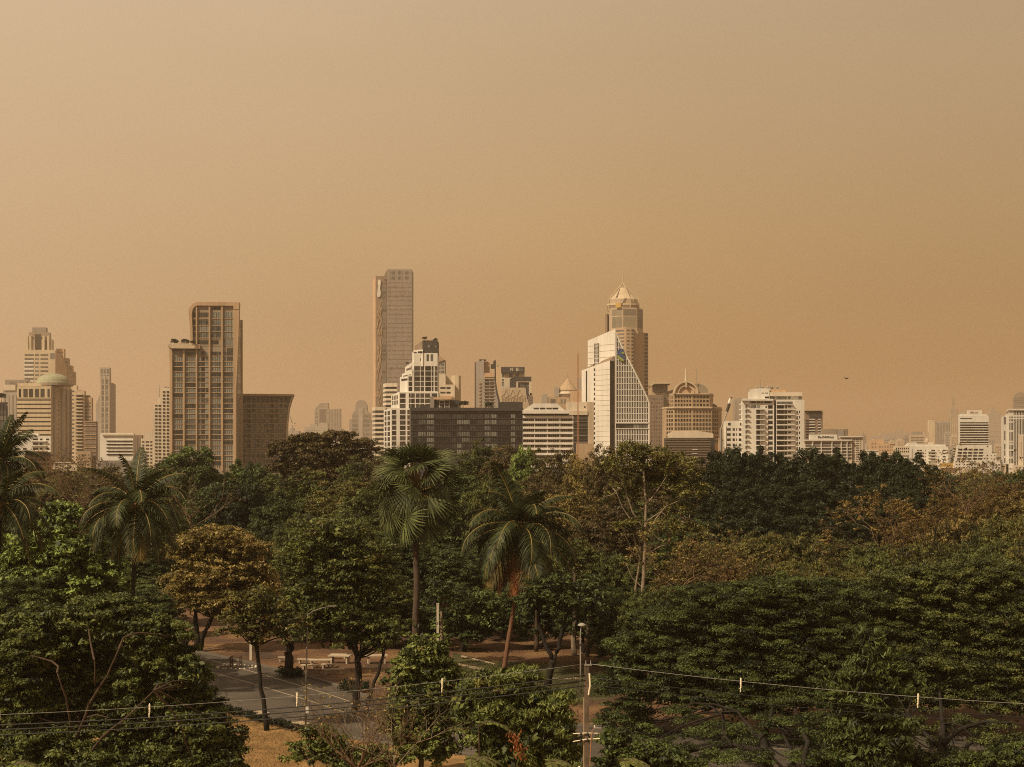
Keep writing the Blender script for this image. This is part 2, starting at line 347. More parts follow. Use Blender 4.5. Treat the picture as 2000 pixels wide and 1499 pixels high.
b = Bld('apartment_tower', 1130, 160, 'mid brown tower of stacked balconies beside the domed office', 'apartment building')
b.block('wall', 139, 150, 752, 'pale', dep=20, dd=6); b.block('wall', 146, 165, 763, 'beige', dep=20); b.block('wall', 160, 179, 776, 'tan', dep=20, dd=2); b.block('turret', 162, 174, 772, 'brown', bot=777, dep=8, dd=4)
for y in np.arange(770, 912, 6.6):
    b.panel('balcony', 146, 165, 149, 162, y, y + 2, 'pale', 1.4, 1.6); b.panel('window', 146, 165, 149, 162, y + 2.2, y + 5.4, 'glass')
b.grid((160, 2), (179, 2), [(164, 177)], even(784, 824, 6, 0.55), 'haze_glass'); b.grid((139, 6), (150, 6), [(141, 145)], even(760, 905, 18, 0.4), 'haze_glass'); clutter(b, 147, 160, 763, 2, 9, 4); b.done()
b = Bld('apartment_block', 1060, 176, 'brown gridded block in front of the slim rounded tower', 'apartment building')
b.block('wall', 165, 188, 823, 'brown', dep=20); b.grid(165, 188, even(167, 187, 2, 0.72), even(827, 912, 10, 0.5), 'haze_glass'); b.bars('floor_band', 165, 188, [(165, 188, y, y + 1.1) for y in np.arange(823, 912, 8.5)], 'peach', 0.5)
b.block('lower_wing', 150, 177, 882, 'tan', dep=8, dd=-10); b.grid((150, -10), (177, -10), even(152, 176, 4, 0.5), even(886, 912, 4, 0.45), 'haze_glass'); b.done()

b = Bld('slim_tower', 2200, 207, 'slim hazy tower with a rounded shoulder standing alone on the left', 'apartment tower')
b.block('wall', 196, 214, 735, 'grey', dep=18); b.block('crown', 195, 214, 718, 'grey', bot=747, dep=14, dd=1); b.solid('curved_wing', [(214, 0), (221, 5), (226, 14), (226, 30), (214, 30)], [748, 748, 751, 751, 748], 'mid'); b.solid('crown_side', [(213, 1), (217, 6), (217, 20), (213, 20)], [719, 731, 731, 719], 'mid', 750)
b.solid('left_wing', [(187, 8), (196, 4), (196, 20), (187, 20)], [790, 768, 768, 790], 'mid'); b.grid(196, 214, [(199, 203), (207, 211)], even(740, 850, 10, 0.8), 'haze_glass'); b.grid((195, 1), (214, 1), even(196, 214, 3, 0.7), [(721, 730), (733, 742)], 'haze_glass')
b.bars('facade_rib', 196, 214, [(204.4, 205.4, 735, 900), (196, 197, 735, 900), (213.2, 214, 735, 900)], 'pale', 0.5); b.done()

b = Bld('banded_office', 800, 229, 'low white office slab with long dark window bands beside the coconut palm top', 'office building')
b.block('wall', 195.5, 260, 846, 'white', dep=24); b.block('parapet', 199, 262, 847.5, 'cream', bot=851, dd=-1, dep=2)
bands(b, 208, 258.5, [(y, y + 2.3) for y in np.arange(861, 893, 6.6)], 'glass'); b.bars('floor_band', 195.5, 260, [(208, 260, y - 1.6, y - 0.1) for y in np.arange(861, 893, 6.6)], 'white', 0.8); b.block('podium', 188, 262, 900, 'mid', dep=5, dd=-6)
b.grid((188, -6), (262, -6), even(190, 260, 9, 0.7), [(904, 912)], 'haze_glass'); b.done()
b = Bld('office_block', 1000, 268, 'small brown block between the white slab and the stepped apartments', 'office building')
b.block('wall', 260, 277, 850, 'brown', dep=18); b.grid(260, 277, even(262, 276, 3, 0.4), [(856, 884)], 'haze_glass'); b.panel('spandrel', 260, 277, 260.5, 276.5, 884, 887, 'pale'); b.done()

b = Bld('stepped_apartment', 980, 306, 'cream apartment block climbing in steps against the tall hotel', 'apartment building')
st = [(275, 857), (284, 845), (293, 839), (298, 801), (302, 789), (308, 777), (316, 758)]
for i, (x, y) in enumerate(st):
    x1 = st[i + 1][0] if i + 1 < len(st) else 338; b.block('step', x, x1 + (0.0 if i + 1 < len(st) else 0), y, 'cream', dep=22, dd=0.05 * i)
b.grid(275, 338, [(x + 1, x + 5.2) for x in np.arange(317, 336, 7.4)], [(y, y + 3.4) for y in np.arange(764, 915, 6.75)], 'glass')
b.grid(275, 338, [(303, 307), (309.5, 314)], [(y, y + 3.2) for y in np.arange(791, 915, 6.75)], 'glass'); b.grid(275, 338, [(277, 282), (285, 291), (293.5, 297)], [(y, y + 3) for y in np.arange(862, 915, 6.75)], 'glass')
clutter(b, 318, 334, 758, 3, 4, 6); b.mast('mast', 309, 752, 777, 0.3); b.done()

# ------------------------------------------------------------------ the tall hotel with flared edges
b = Bld('hotel_tower', 800, 400, 'tall tan tower with bright vertical fins and a roof garden on its shoulder', 'hotel')
b.solid('wall', [(334, 0), (461, 0), (462, 26), (334, 26)], 676, 'bronze'); b.solid('upper_wall', [(374, 0), (461, 0), (462, 26), (374, 26)], 596, 'bronze', 677)
b.outline('left_fin', [(330, 674), (336, 676), (337.5, 690), (337.5, 920), (332.5, 920), (332.5, 720), (331.5, 690)], -1.2, 20, 'fin')
b.outline('left_edge', [(369.5, 610), (371, 603), (377, 595), (386, 591), (386, 597.5), (381, 600), (377, 606), (375.5, 616), (377, 640), (377.5, 674), (372.5, 674), (372, 640), (370, 620)], -1.4, 20, 'fin')
b.outline('roof_beam', [(385, 590.8), (468, 591.2), (467.5, 605), (457, 605), (457, 598.2), (385, 597.6)], -1.5, 6, 'fin')
b.outline('right_fin', [(457, 604), (468, 604), (466.5, 660), (462, 760), (461.5, 920), (456.3, 920), (456.3, 604)], -1.3, 1.5, 'fin')
b.solid('side_wall', [(461.5, 2), (472.5, 26), (472.5, 40), (461.5, 40)], [620, 618, 618, 620], 'bronze'); b.grid((461.5, 2), (472.5, 26), [(464, 470.5)], even(624, 768, 14, 0.75), 'curtain'); b.bars('side_rib', (461.5, 2), (472.5, 26), [(470.9, 472.6, 617, 915)], 'fin', 0.5)
for i, x in enumerate((358.3, 383.2, 408.3, 432.8)): b.outline('fin', [(x, 598 if i > 0 else 676), (x + 3.0, 598 if i > 0 else 676), (x + 3.0, 920), (x, 920)] if i != 1 else [(x, 598), (x + 2.5, 598), (x + 2.5, 920), (x, 920)], -1.1, 0.3, 'fin')
b.outline('terrace_slab', [(329.5, 674.5), (333, 672.5), (350, 671.5), (372, 672.5), (392, 674), (393, 682), (337, 681.5), (330.5, 677)], -3.0, 14, 'beige')
b.panel('terrace_shade_strip', 334, 461, 338, 392, 682, 686, 'dark', 0.3)  # flat dark strip painting in the shade under the terrace slab
pitch = 10.22
for i in range(22):
    y = 687.5 + i * pitch
    if y > 912: break
    for x0, x1 in ((338, 357.8), (361.8, 382.8), (436.5, 455.8), (411.8, 432.3)): b.panel('window', 334, 461, x0, x1, y, y + 7.4, 'curtain')
    b.panel('window', 334, 461, 386.4, 392, y, y + 7.4, 'curtain'); b.panel('recess', 334, 461, 393, 400, y - 1, y + 8.2, 'glass', 0.08); b.panel('window', 334, 461, 401.5, 407.5, y, y + 7.4, 'curtain')
for i, y in enumerate((611, 626, 638.5, 650)):
    b.panel('recess', 334, 461, 377.5, 383, y, y + 8.5, 'glass', 0.08)
    b.panel('upper_window', 334, 461, 388, 408, y, y + 8.5, 'curtain' if i else 'glass'); b.panel('upper_window', 334, 461, 412, 432, y - 0.5, y + 9.5, 'curtain'); b.panel('upper_window', 334, 461, 436.5, 455.5, y - 0.5, y + 9.5, 'curtain')
b.panel('sky_lobby', 334, 461, 387, 408, 665, 673, 'glass'); b.panel('sky_lobby', 334, 461, 412, 427, 665, 673, 'glass'); b.panel('upper_window', 334, 461, 436.5, 455.5, 662, 674, 'curtain'); b.panel('recess', 334, 461, 414, 430, 599.5, 606, 'dark', 0.1); b.panel('recess', 334, 461, 443, 455, 680, 706, 'glass', 0.1)
b.bars('mullion', 334, 461, [(x + dx, x + dx + 0.45, 687, 914) for x, n in ((338, 20), (361.8, 21), (411.8, 20.5), (436.5, 19.5)) for dx in (n * 0.2, n * 0.4, n * 0.6, n * 0.8)] + [(x + dx, x + dx + 0.4, 610, 662) for x in (388, 412, 436.5) for dx in (5, 10, 15)], 'dark', 0.18, 0.4)
b.bars('floor_band', 334, 461, [(338, 456, 687.5 + i * pitch - 2.4, 687.5 + i * pitch - 1.1) for i in range(1, 22)] + [(377, 456, y, y + 1) for y in (622, 635.5, 648, 660.5)], 'fin', 0.35, 0.5)
b.done()

b = Bld('hotel_wing', 830, 515, 'brown hotel wing with a curved flaring edge and a row of dark openings on top', 'hotel')
b.outline('wall', [(463, 771), (573, 772), (568, 784), (564, 800), (561, 825), (560, 860), (560, 925), (463, 925)], 0, 5, 'umber'); b.outline('roof_slab', [(463, 769.5), (573.5, 770.5), (572.5, 774.5), (463, 773.5)], -1.5, 5.5, 'tan')
b.outline('curved_edge', [(570.5, 774), (573, 774), (568.5, 784), (565, 800), (562, 825), (561, 860), (561, 925), (559, 925), (559, 860), (560, 825), (563, 798), (566.5, 784)], -0.8, 1.0, 'beige')
b.grid(463, 573, [(x + 0.8, x + 7.6) for x in np.arange(464, 566, 9.0)], [(776, 786)], 'dark', 'opening')
cols = [(x + 1.6, x + 6.4) for x in np.arange(464, 557, 9.0)]
b.grid(463, 573, cols, [(y + 2.2, y + 7.6) for y in np.arange(788, 915, 9.8)], 'curtain'); b.grid(463, 573, [(483, 489.5), (528, 534)], [(y + 2, y + 8.4) for y in np.arange(788, 868, 9.8)], 'glass', 'balcony_recess', proud=0.12)
b.bars('facade_grid', 463, 573, [(464, 560, y, y + 0.9) for y in np.arange(788, 915, 9.8)] + [(x, x + 0.7, 775, 915) for x in np.arange(464, 561, 9.0)], 'tan', 0.3, 0.4); b.done()

# ------------------------------------------------------------------ hazy middle distance
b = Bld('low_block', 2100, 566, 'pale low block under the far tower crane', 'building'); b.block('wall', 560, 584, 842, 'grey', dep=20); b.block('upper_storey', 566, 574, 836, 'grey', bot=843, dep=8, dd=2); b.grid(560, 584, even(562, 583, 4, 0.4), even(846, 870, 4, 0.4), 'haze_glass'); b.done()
def crane(px, D, y0, y1, jib, label, lean):
    r = tag(empty('tower_crane', (X(px, D), D, 0)), label, 'crane'); k = D / FOC
    MB().box((0, 0, Zp(y0, D) / 2), (1.6, 1.6, Zp(y0, D))).build('mast', M['steel'], r)
    MB().tube([(0, 0, Zp(y0, D)), (jib[0] * k, 0, Zp(jib[1], D))], [0.8, 0.5], 4).build('jib', M['steel'], r)
    MB().tube([(0, 0, Zp(y0, D)), (lean * k, 0, Zp(y0 - 3, D))], [0.8, 0.7], 4).build('counter_jib', M['steel'], r)
    MB().box((0.6, 0, Zp(y0, D)), (2.8, 2.2, 2.4)).build('cab', M['cream'], r)
crane(571.5, 2000, 829, 0, (-5, 814), 'thin luffing crane just right of the flaring hotel wing', 6)
b = Bld('office_tower', 3700, 628, 'hazy tower with a slanted glass top, left one of the far pair', 'office tower')
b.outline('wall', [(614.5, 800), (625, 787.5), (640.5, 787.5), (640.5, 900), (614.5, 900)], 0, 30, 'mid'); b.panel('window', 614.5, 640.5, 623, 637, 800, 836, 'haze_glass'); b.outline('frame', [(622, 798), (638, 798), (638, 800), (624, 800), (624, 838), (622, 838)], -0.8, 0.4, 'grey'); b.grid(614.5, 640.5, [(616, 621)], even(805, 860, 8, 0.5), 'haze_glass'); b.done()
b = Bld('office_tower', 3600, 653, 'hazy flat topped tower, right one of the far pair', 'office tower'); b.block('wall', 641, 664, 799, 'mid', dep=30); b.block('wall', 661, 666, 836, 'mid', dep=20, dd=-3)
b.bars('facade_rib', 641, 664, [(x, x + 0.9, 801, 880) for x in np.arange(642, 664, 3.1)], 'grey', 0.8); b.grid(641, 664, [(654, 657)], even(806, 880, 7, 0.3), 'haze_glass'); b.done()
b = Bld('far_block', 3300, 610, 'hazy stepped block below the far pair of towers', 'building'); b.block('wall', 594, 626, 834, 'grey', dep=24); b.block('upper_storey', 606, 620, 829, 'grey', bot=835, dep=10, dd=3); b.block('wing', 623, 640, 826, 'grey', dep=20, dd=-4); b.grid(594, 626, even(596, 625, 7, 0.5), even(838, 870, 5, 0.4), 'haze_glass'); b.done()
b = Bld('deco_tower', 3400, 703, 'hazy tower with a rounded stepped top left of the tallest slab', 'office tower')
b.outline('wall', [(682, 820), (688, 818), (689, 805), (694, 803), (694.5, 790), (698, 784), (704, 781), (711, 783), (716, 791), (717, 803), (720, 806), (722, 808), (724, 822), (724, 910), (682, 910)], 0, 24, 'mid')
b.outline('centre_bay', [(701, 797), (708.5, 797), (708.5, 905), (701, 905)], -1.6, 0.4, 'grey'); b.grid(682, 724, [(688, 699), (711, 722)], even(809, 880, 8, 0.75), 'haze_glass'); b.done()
b = Bld('curved_hall', 930, 715, 'low hall with a pale swooping roof beneath the deco tower', 'hall')
b.outline('roof', [(692, 878), (706, 876), (722, 871), (738, 862), (738, 866), (724, 874.5), (708, 879.5), (692, 881)], -2, 20, 'white'); b.block('wall', 696, 738, 879, 'cream', dep=16); b.grid(696, 738, even(698, 736, 5, 0.6), [(884, 892)], 'haze_glass'); b.done()

b = Bld('tall_slab_tower', 1750, 766, 'tallest slab tower, grey brown with a white looping emblem near its top', 'skyscraper')
b.solid('side_wall', [(728, 30), (733.5, 2), (733.5, 40), (728, 40)], [545, 539, 539, 545], 'peach'); b.block('left_wall', 733.5, 756, 539, 'brown', dep=34, dd=2); b.block('main_wall', 756, 804.5, 526.5, 'mid', dep=34)
b.outline('sloped_parapet', [(749.5, 540), (756, 526.5), (757, 526.5), (757, 546), (749.5, 546)], 1, 30, 'brown'); b.outline('emblem', [(738.3, 548), (740.5, 546.3), (742.8, 546.8), (743.8, 550.5), (743, 557), (742.2, 564), (743.8, 573), (743, 577.5), (740.3, 580.8), (737.3, 580), (736.2, 575), (737.6, 567), (738.9, 560), (737.6, 553)], 0.6, 2.2, 'white')
b.panel('recess', (733.5, 2), (756, 2), 754.8, 756, 548, 880, 'dark', 0.1); 
for y0 in (530.3, 540.2): b.grid(756, 804.5, [(x, x + 1.0) for g in (763, 777.5, 791) for x in (g, g + 2.4, g + 4.8, g + 7.2)], [(y0, y0 + 6.2)], 'dark', 'louvre', proud=0.1)
b.grid(756, 804.5, [(x, x + 1.0) for g in (762, 776, 790) for x in (g, g + 2.4, g + 4.8, g + 7.2)], [(717, 723.5)], 'dark', 'louvre', proud=0.1); b.grid((733.5, 2), (756, 2), [(747, 748), (749.4, 750.4), (751.8, 752.8)], [(550, 556)], 'dark', 'louvre', proud=0.1)
b.grid((733.5, 2), (756, 2), [(746.5, 753.5)], even(559, 870, 36, 0.8), 'haze_glass'); rr = random.Random(4)
b.bars('facade_relief', 756, 804.5, [(x, x + rr.uniform(0.5, 1.2), y, y + rr.uniform(1.5, 3.2)) for y in np.arange(553, 870, 4.4) for x in np.arange(757.5, 802.5, 2.3) if rr.random() < 0.6], 'slab', 0.2, 0.25)
fl = MB()
for i in range(70):
    y = rr.uniform(585, 860); x = rr.uniform(735, 744); a = b.p((x, 0))[0]; w = 1.1 * b.k
    fl.extrude_y([(a, b.z(y + 6)), (a + w, b.z(y + 6)), (a + 2.6 * w, b.z(y - 5)), (a + 1.6 * w, b.z(y - 5))], 1.4 - 0.005 * i, 2.3)
fl.build('facade_fin', M['tan'], b.root)
b.bars('floor_band', 756, 804.5, [(757, 804, y, y + 0.6) for y in np.arange(552, 870, 8.8)], 'brown', 0.25, 0.3); b.done()

b = Bld('banded_apartment', 905, 752, 'cream block with rounded dark bands in two steps at the foot of the tallest tower', 'apartment building')
b.solid('lower_wall', [(727, 8), (733, 1), (753, 0), (753, 24), (727, 24)], 795, 'cream'); b.solid('upper_wall', [(748, 14), (754, 6), (776, 5), (776, 24), (748, 24)], 748, 'cream')
for y in np.arange(799, 905, 8.9):
    b.panel('window', (733, 1), (753, 0), 733, 753, y + 3, y + 7.6, 'glass'); b.panel('window', (727, 8), (733, 1), 727.5, 733, y + 3, y + 7.6, 'haze_glass')
for y in np.arange(752, 796, 8.9):
    b.panel('window', (754, 6), (776, 5), 753, 775, y + 3, y + 7, 'glass'); b.panel('window', (748, 14), (754, 6), 748.6, 754, y + 3, y + 7, 'haze_glass')
b.done()

# ------------------------------------------------------------------ white stepped grid tower
b = Bld('stepped_tower', 850, 806, 'white gridded apartment tower stepping up to a black penthouse box', 'apartment tower')
b.block('penthouse', 825, 854.5, 665, 'dark', bot=691, dep=18, dd=1); b.solid('penthouse_side', [(810, 14), (825, 1), (825, 18), (810, 18)], [672.5, 665.5, 665.5, 672.5], 'brown', 690)
b.grid((825, 1), (854.5, 1), even(826, 853, 6, 0.75), [(674, 679)], 'curtain')
b.block('wall', 808.5, 854.5, 690, 'white', dep=26); b.solid('upper_terrace', [(805, 16), (808.5, 2), (826, -0.6), (826, 12), (805, 20)], [686, 684, 683, 683, 686], 'white', 716)
b.grid(808.5, 854.5, [(833, 837.5), (841, 845.5)], [(692.5, 705.5)], 'curtain', proud=0.1); b.panel('recess', (808.5, 2), (826, -0.6), 816, 822, 700, 705.5, 'glass', 0.15); b.panel('recess', (808.5, 2), (826, -0.6), 810, 814, 688, 692, 'glass', 0.15); b.panel('recess', (808.5, 2), (826, -0.6), 816, 825, 686.5, 690.5, 'glass', 0.15)
for x0, x1, y, y2, dd in ((791, 804, 713, 732, 16), (785, 804, 727, 740, 13), (781, 798, 734, 770, 10)):
    b.solid('terrace', [(x0, dd + 6), (804.5, 1), (808.5, 0.3), (808.5, 20), (x0, 22)], [y, y - 5 if y < 730 else y, y - 5 if y < 730 else y, y - 4, y], 'white')
    b.panel('recess', (x0, dd + 6), (804.5, 1), x0 + 3, 803, y + 4, y + 8, 'glass', 0.12)
b.block('middle_wall', 796, 809, 733, 'white', dep=20, dd=-0.4); b.block('lower_wall', 779, 856, 766, 'white', dep=24, dd=-1.6); b.solid('lower_side', [(764, 14), (779, -1.6), (779, 20), (764, 20)], [771, 766, 766, 771], 'white')
b.block('base_wall', 764, 800, 798, 'white', dep=16, dd=-3); b.solid('base_side', [(749.5, 10), (764, -3), (764, 16), (749.5, 16)], [801, 798, 798, 801], 'white')
c1 = [(809, 820), (821.5, 828), (830.5, 841.5), (843, 846.5), (849, 854)]
b.grid(808.5, 854.5, c1, [(y, y + 8.6) for y in np.arange(715.5, 764, 10.1)], 'glass', proud=0.1); b.grid((796, -0.4), (809, -0.4), [(798, 805)], [(y, y + 8.4) for y in np.arange(735.8, 764, 10.1)], 'glass')
b.grid((779, -1.6), (856, -1.6), [(781, 792), (798.5, 802), (803, 810), (812, 819.5), (821, 828.5), (830, 840), (843, 854)], [(y, y + 8.4) for y in (769, 779.3, 789.5)], 'glass'); b.grid((764, -3), (800, -3), [(761.5 + 4, 775 - 1), (781, 792), (795.5, 800)], [(y, y + 8.2) for y in np.arange(801.5, 900, 10.2)], 'glass')
b.grid((764, 14), (779, -1.6), [(766, 768.5), (770, 773), (774.5, 777)], [(y, y + 8.2) for y in (772, 782)], 'glass'); b.grid((749.5, 10), (764, -3), [(751.5, 755), (757, 762)], [(y, y + 8) for y in np.arange(803, 895, 10.2)], 'glass')
for x, y in ((808, 689), (793, 709)): b.block('planter', x, x + 5, y - 1.5, 'dark', bot=y + 1.5, dep=2, dd=0)
b.done()

b = Bld('slanted_block', 1120, 862, 'grey block with a slanted orange parapet behind the white stepped tower', 'building'); b.outline('wall', [(852, 705), (869, 703), (869, 760), (852, 760)], 0, 18, 'grey'); b.outline('slanted_parapet', [(852, 689), (869, 703.5), (855, 708), (852, 709)], -1, 17, 'tan')
b.grid(852, 869, [(855, 860), (862, 867)], even(709, 730, 3, 0.5), 'haze_glass'); b.done()
b = Bld('cream_block', 1010, 880, 'plain cream block with a rounded corner behind the dark long building', 'building')
b.block('wall', 853, 870, 731, 'cream', dep=20); b.block('wall', 868, 888, 752, 'cream', dep=18, dd=-3); b.solid('rounded_corner', [(880, 8), (888, 3), (896, 3), (900, 9), (900, 24), (880, 24)], 733, 'pale'); b.block('upper_storey', 870, 892, 733, 'pale', bot=752, dd=7, dep=12)
b.grid((868, -3), (888, -3), [(860, 870), (872, 880)], [(757, 760.5), (766, 769.5)], 'glass'); b.panel('slit', (888, 3), (896, 3), 897.5, 898.8, 737, 752, 'brown'); b.panel('terrace', (868, -3), (888, -3), 849, 884, 774, 779, 'peach', 1.5, 1.8); b.done()

# ------------------------------------------------------------------ long dark building in front
b = Bld('dark_long_building', 600, 912, 'long charcoal apartment building with rooftop garden in front of the white towers', 'apartment building')
b.block('wall', 802, 1021, 799, 'cool', dep=24); b.block('parapet', 801, 1022, 797, 'dark', bot=803, dep=3, dd=-1.0); b.block('roof_block', 973, 1021, 785, 'dark', bot=799, dep=10, dd=3); b.block('roof_block', 840, 848, 774, 'mid', bot=799, dep=8, dd=4); b.block('pergola', 848, 896, 781, 'charcoal', bot=799, dep=8, dd=5)
b.block('roof_block', 820, 841, 790, 'dark', bot=799, dep=8, dd=6); b.bars('pergola_frame', (848, 5), (896, 5), [(858, 858.8, 782, 797), (868, 868.8, 782, 797), (877, 877.8, 782, 797), (858, 878, 781.5, 782.5), (858, 878, 788, 789), (858, 864, 794, 795), (868, 878, 794, 795)], 'white', 0.6); b.panel('parasol', (848, 5), (896, 5), 848, 882, 776, 780, 'peach', 2, 3)
for i in range(8):
    y = 809 + i * 11.6
    b.bars('floor_band', 802, 1021, [(802, 1021, y - 3.2, y - 2.2)], 'charcoal', 0.4)
    for x0, x1, mt in ((806, 815, 'glass'), (817, 832, 'curtain'), (834, 848, 'curtain'), (850, 878, 'glass'), (884, 891, 'glass'), (893, 901, 'curtain'), (902.5, 917, 'curtain'), (919, 930, 'glass'), (931, 944, 'glass'), (946, 958, 'curtain'), (959, 971, 'curtain'), (974, 996, 'glass'), (998, 1006, 'curtain'), (1008, 1019, 'glass')):
        b.panel('window', 802, 1021, x0, x1, y, y + 8, mt, 0.08)
b.bars('mullion', 802, 1021, [(x, x + 0.4, 806, 898) for x in np.arange(806, 1019, 3.4)], 'dark', 0.22, 0.3); clutter(b, 905, 970, 799, 5, 21, 4, 'dark'); clutter(b, 976, 1018, 785, 3, 22, 2, 'dark'); b.done()

b = Bld('sail_front_tower', 1010, 948, 'brown glass tower with a sail shaped dark edge left of the NOBLE sign', 'apartment tower')
b.solid('curved_wall', [(927.5, 8), (932, 3), (945, 0), (945, 20), (927.5, 20)], [708, 704.5, 703, 703, 708], 'mid'); b.block('core', 943, 956, 706, 'peach', dep=14, dd=3); b.outline('glass_wall', [(934, 740), (945, 734), (968, 734), (970, 760), (978, 800), (978, 830), (934, 830)], -1, 12, 'grey')
b.outline('sail_edge', [(963.5, 705.5), (968.5, 704.5), (968.8, 745), (972.5, 768), (978.5, 790), (976, 794), (969.5, 772), (966.5, 748), (966, 720), (958.5, 720), (958.5, 713), (963.5, 711)], -2.2, 4, 'charcoal'); b.panel('sunlit_panel', (934, -1), (978, -1), 946, 966, 729, 737, 'peach', 0.5)  # last panel: peach colour stands in for sunlight on the wall top
b.grid((927.5, 8), (945, 0), [(929, 932), (933.5, 938), (939.5, 944)], [(707.5, 718), (721, 738)], 'haze_glass'); b.grid((934, -1), (978, -1), [(947, 956), (957.5, 964.5)], even(741, 800, 9, 0.62), 'glass'); b.grid((934, -1), (978, -1), [(935.5, 939)], even(745, 800, 8, 0.6), 'tan', 'balcony', proud=0.6)
b.bars('floor_band', (934, -1), (978, -1), [(945, 966, y, y + 1) for y in np.arange(739.6, 800, 6.5)], 'beige', 0.5); b.solid('left_fin', [(926.5, 6), (928.5, 5), (928.5, 14), (926.5, 14)], 706, 'brown'); b.block('cap', 936, 949, 702, 'dark', bot=704, dep=8, dd=1); b.done()
b = Bld('apartment_tower', 1060, 1002, 'cream block carrying the dark NOBLE sign on its roof', 'apartment building')
b.block('wall', 978.5, 1024.5, 718, 'cream', dep=20); b.solid('side_wall', [(966, 8), (978.5, 0), (978.5, 16), (966, 16)], 716.5, 'tan'); sg = b.block('roof_sign', 978.5, 1024.8, 717.5, 'charcoal', bot=728.8, dep=3, dd=-2.2)
for ch, x, w, mt in (('N', 996.6, 4.4, 'sign_white'), ('O', 1002.4, 4.4, 'sign_grey'), ('B', 1008, 4.0, 'sign_white'), ('L', 1013.4, 3.2, 'sign_grey'), ('E', 1017.6, 3.2, 'sign_grey')): b.text(ch, x, 725.2, 6.2, mt, dd=-2.35, w=w)
b.grid(978.5, 1024.5, [(980, 984), (994, 1001), (1007, 1014)], [(730, 737.5)], 'haze_glass'); b.grid(978.5, 1024.5, [(980, 984)], [(741, 744.5), (746, 749.5), (751, 754.5)], 'haze_glass'); b.mast('mast', 988, 712, 718, 0.3); b.block('water_tank', 971, 975, 712, 'green_roof', bot=717, dep=3, dd=6); b.done()
b = Bld('framed_block', 1030, 1018, 'dark and cream framed block below the NOBLE sign', 'apartment building')
b.outline('dark_frame', [(995.5, 741), (1004, 736.3), (1037.8, 736.3), (1037.8, 744.2), (1007, 744.2), (1007, 800), (995.5, 800)], -1.4, 18, 'charcoal'); b.outline('cream_frame', [(1007, 744.2), (1038, 744.2), (1038, 772), (1033.5, 772), (1033.5, 747), (1012, 747), (1012, 758), (1007, 758)], -1, 18, 'cream'); b.block('wall', 1007, 1034, 746, 'charcoal', dep=18)
b.grid(1007, 1034, [(1013, 1015), (1016, 1018), (1019, 1021), (1022, 1024)], [(748.5, 751.5), (753, 756)], 'curtain'); b.grid(1007, 1034, [(1028.5, 1030.2), (1030.9, 1032.6)], [(748.5, 751.5), (753, 756), (759, 762), (765, 768)], 'curtain'); b.block('annex', 1032, 1041, 774, 'brown', dep=12, dd=-2); b.block('annex_top', 1035, 1039.5, 768, 'brown', bot=775, dep=6, dd=-1); b.grid((1032, -2), (1041, -2), even(1033, 1040.5, 3, 0.5), [(776, 779), (781, 784), (786, 789)], 'haze_glass'); b.done()
b = Bld('patterned_hall', 940, 1003, 'pale tapering hall with zigzag lines in front of the framed block', 'hall')
b.outline('wall', [(978, 757.5), (1026.5, 757.5), (1028, 772), (1031, 784), (1036, 800), (1036, 830), (980, 830), (980, 785)], 0, 22, 'beige')
zz = MB()
def zig(pts, w=0.45):
    for (x0, y0), (x1, y1) in zip(pts[:-1], pts[1:]): zz.tube([(b.p((x0, 0))[0], -0.15, b.z(y0)), (b.p((x1, 0))[0], -0.15, b.z(y1))], w * b.k, 4)
zig([(984, 772), (988.5, 761), (993, 772)]); zig([(997, 772), (1001.5, 761), (1006, 772)]); zig([(1010, 772), (1015, 761), (1020, 772)]); zig([(979, 776), (983, 772), (989, 776.5), (995.5, 772.5), (1002, 776.5), (1008.5, 772.5), (1014, 776.5), (1020.5, 772.5), (1027, 777)]); zig([(979, 777.5), (1028, 777.5)], 0.3)
zz.build('zigzag_relief', M['tan'], b.root); b.bars('louvre', 978, 1028, [(x, x + 0.6, 778.5, 784) for x in np.arange(980, 1028, 3)], 'tan', 0.3); b.done()

b = Bld('white_office', 600, 1071, 'white office block with seven window bands and a hipped roof', 'office building')
b.block('wall', 1021, 1119, 812, 'white', dep=24); b.solid('eave', [(1020.5, -2), (1112, -2), (1112, 22), (1020.5, 22)], 802, 'white', 808.5); b.outline('roof', [(1021, 802.5), (1041, 788.8), (1088, 788.8), (1103, 802.5)], -1.4, 20, 'white')
b.grid((1021, -1.4), (1119, -1.4), [(1042, 1052.5), (1054.5, 1065), (1067, 1077.5), (1079, 1090)], [(797, 800)], 'glass', 'roof_slot', proud=0.1); b.block('recess', 1024, 1111, 808.4, 'dark', bot=812.2, dep=18, dd=1); b.solid('corner_wall', [(1119, 0), (1120.5, 5), (1120.5, 20), (1119, 20)], 814, 'cream')
for y in np.arange(818, 900, 10.3):
    for x0, x1 in ((1021.5, 1043), (1045.3, 1067.5), (1070.3, 1092.3), (1095, 1117.5)): b.panel('window', 1021, 1119, x0, x1, y, y + 4.9, 'glass', 0.05)
    b.panel('window', (1119, 0), (1120.5, 5), 1119.2, 1120.4, y, y + 4.9, 'haze_glass')
b.bars('floor_band', 1021, 1119, [(1021, 1119.5, y + 5.4, y + 9.6) for y in np.arange(818 - 10.3, 890, 10.3)], 'white', 0.9, 1.0); b.bars('mullion', 1021, 1119, [(x, x + 0.35, 815, 900) for x in np.arange(1025, 1117, 3.6)], 'cream', 0.16, 0.2); b.bars('pier', 1021, 1119, [(x, x + 1.2, 815, 900) for x in (1043.6, 1068.2, 1093)], 'cream', 0.6, 0.8); b.done()

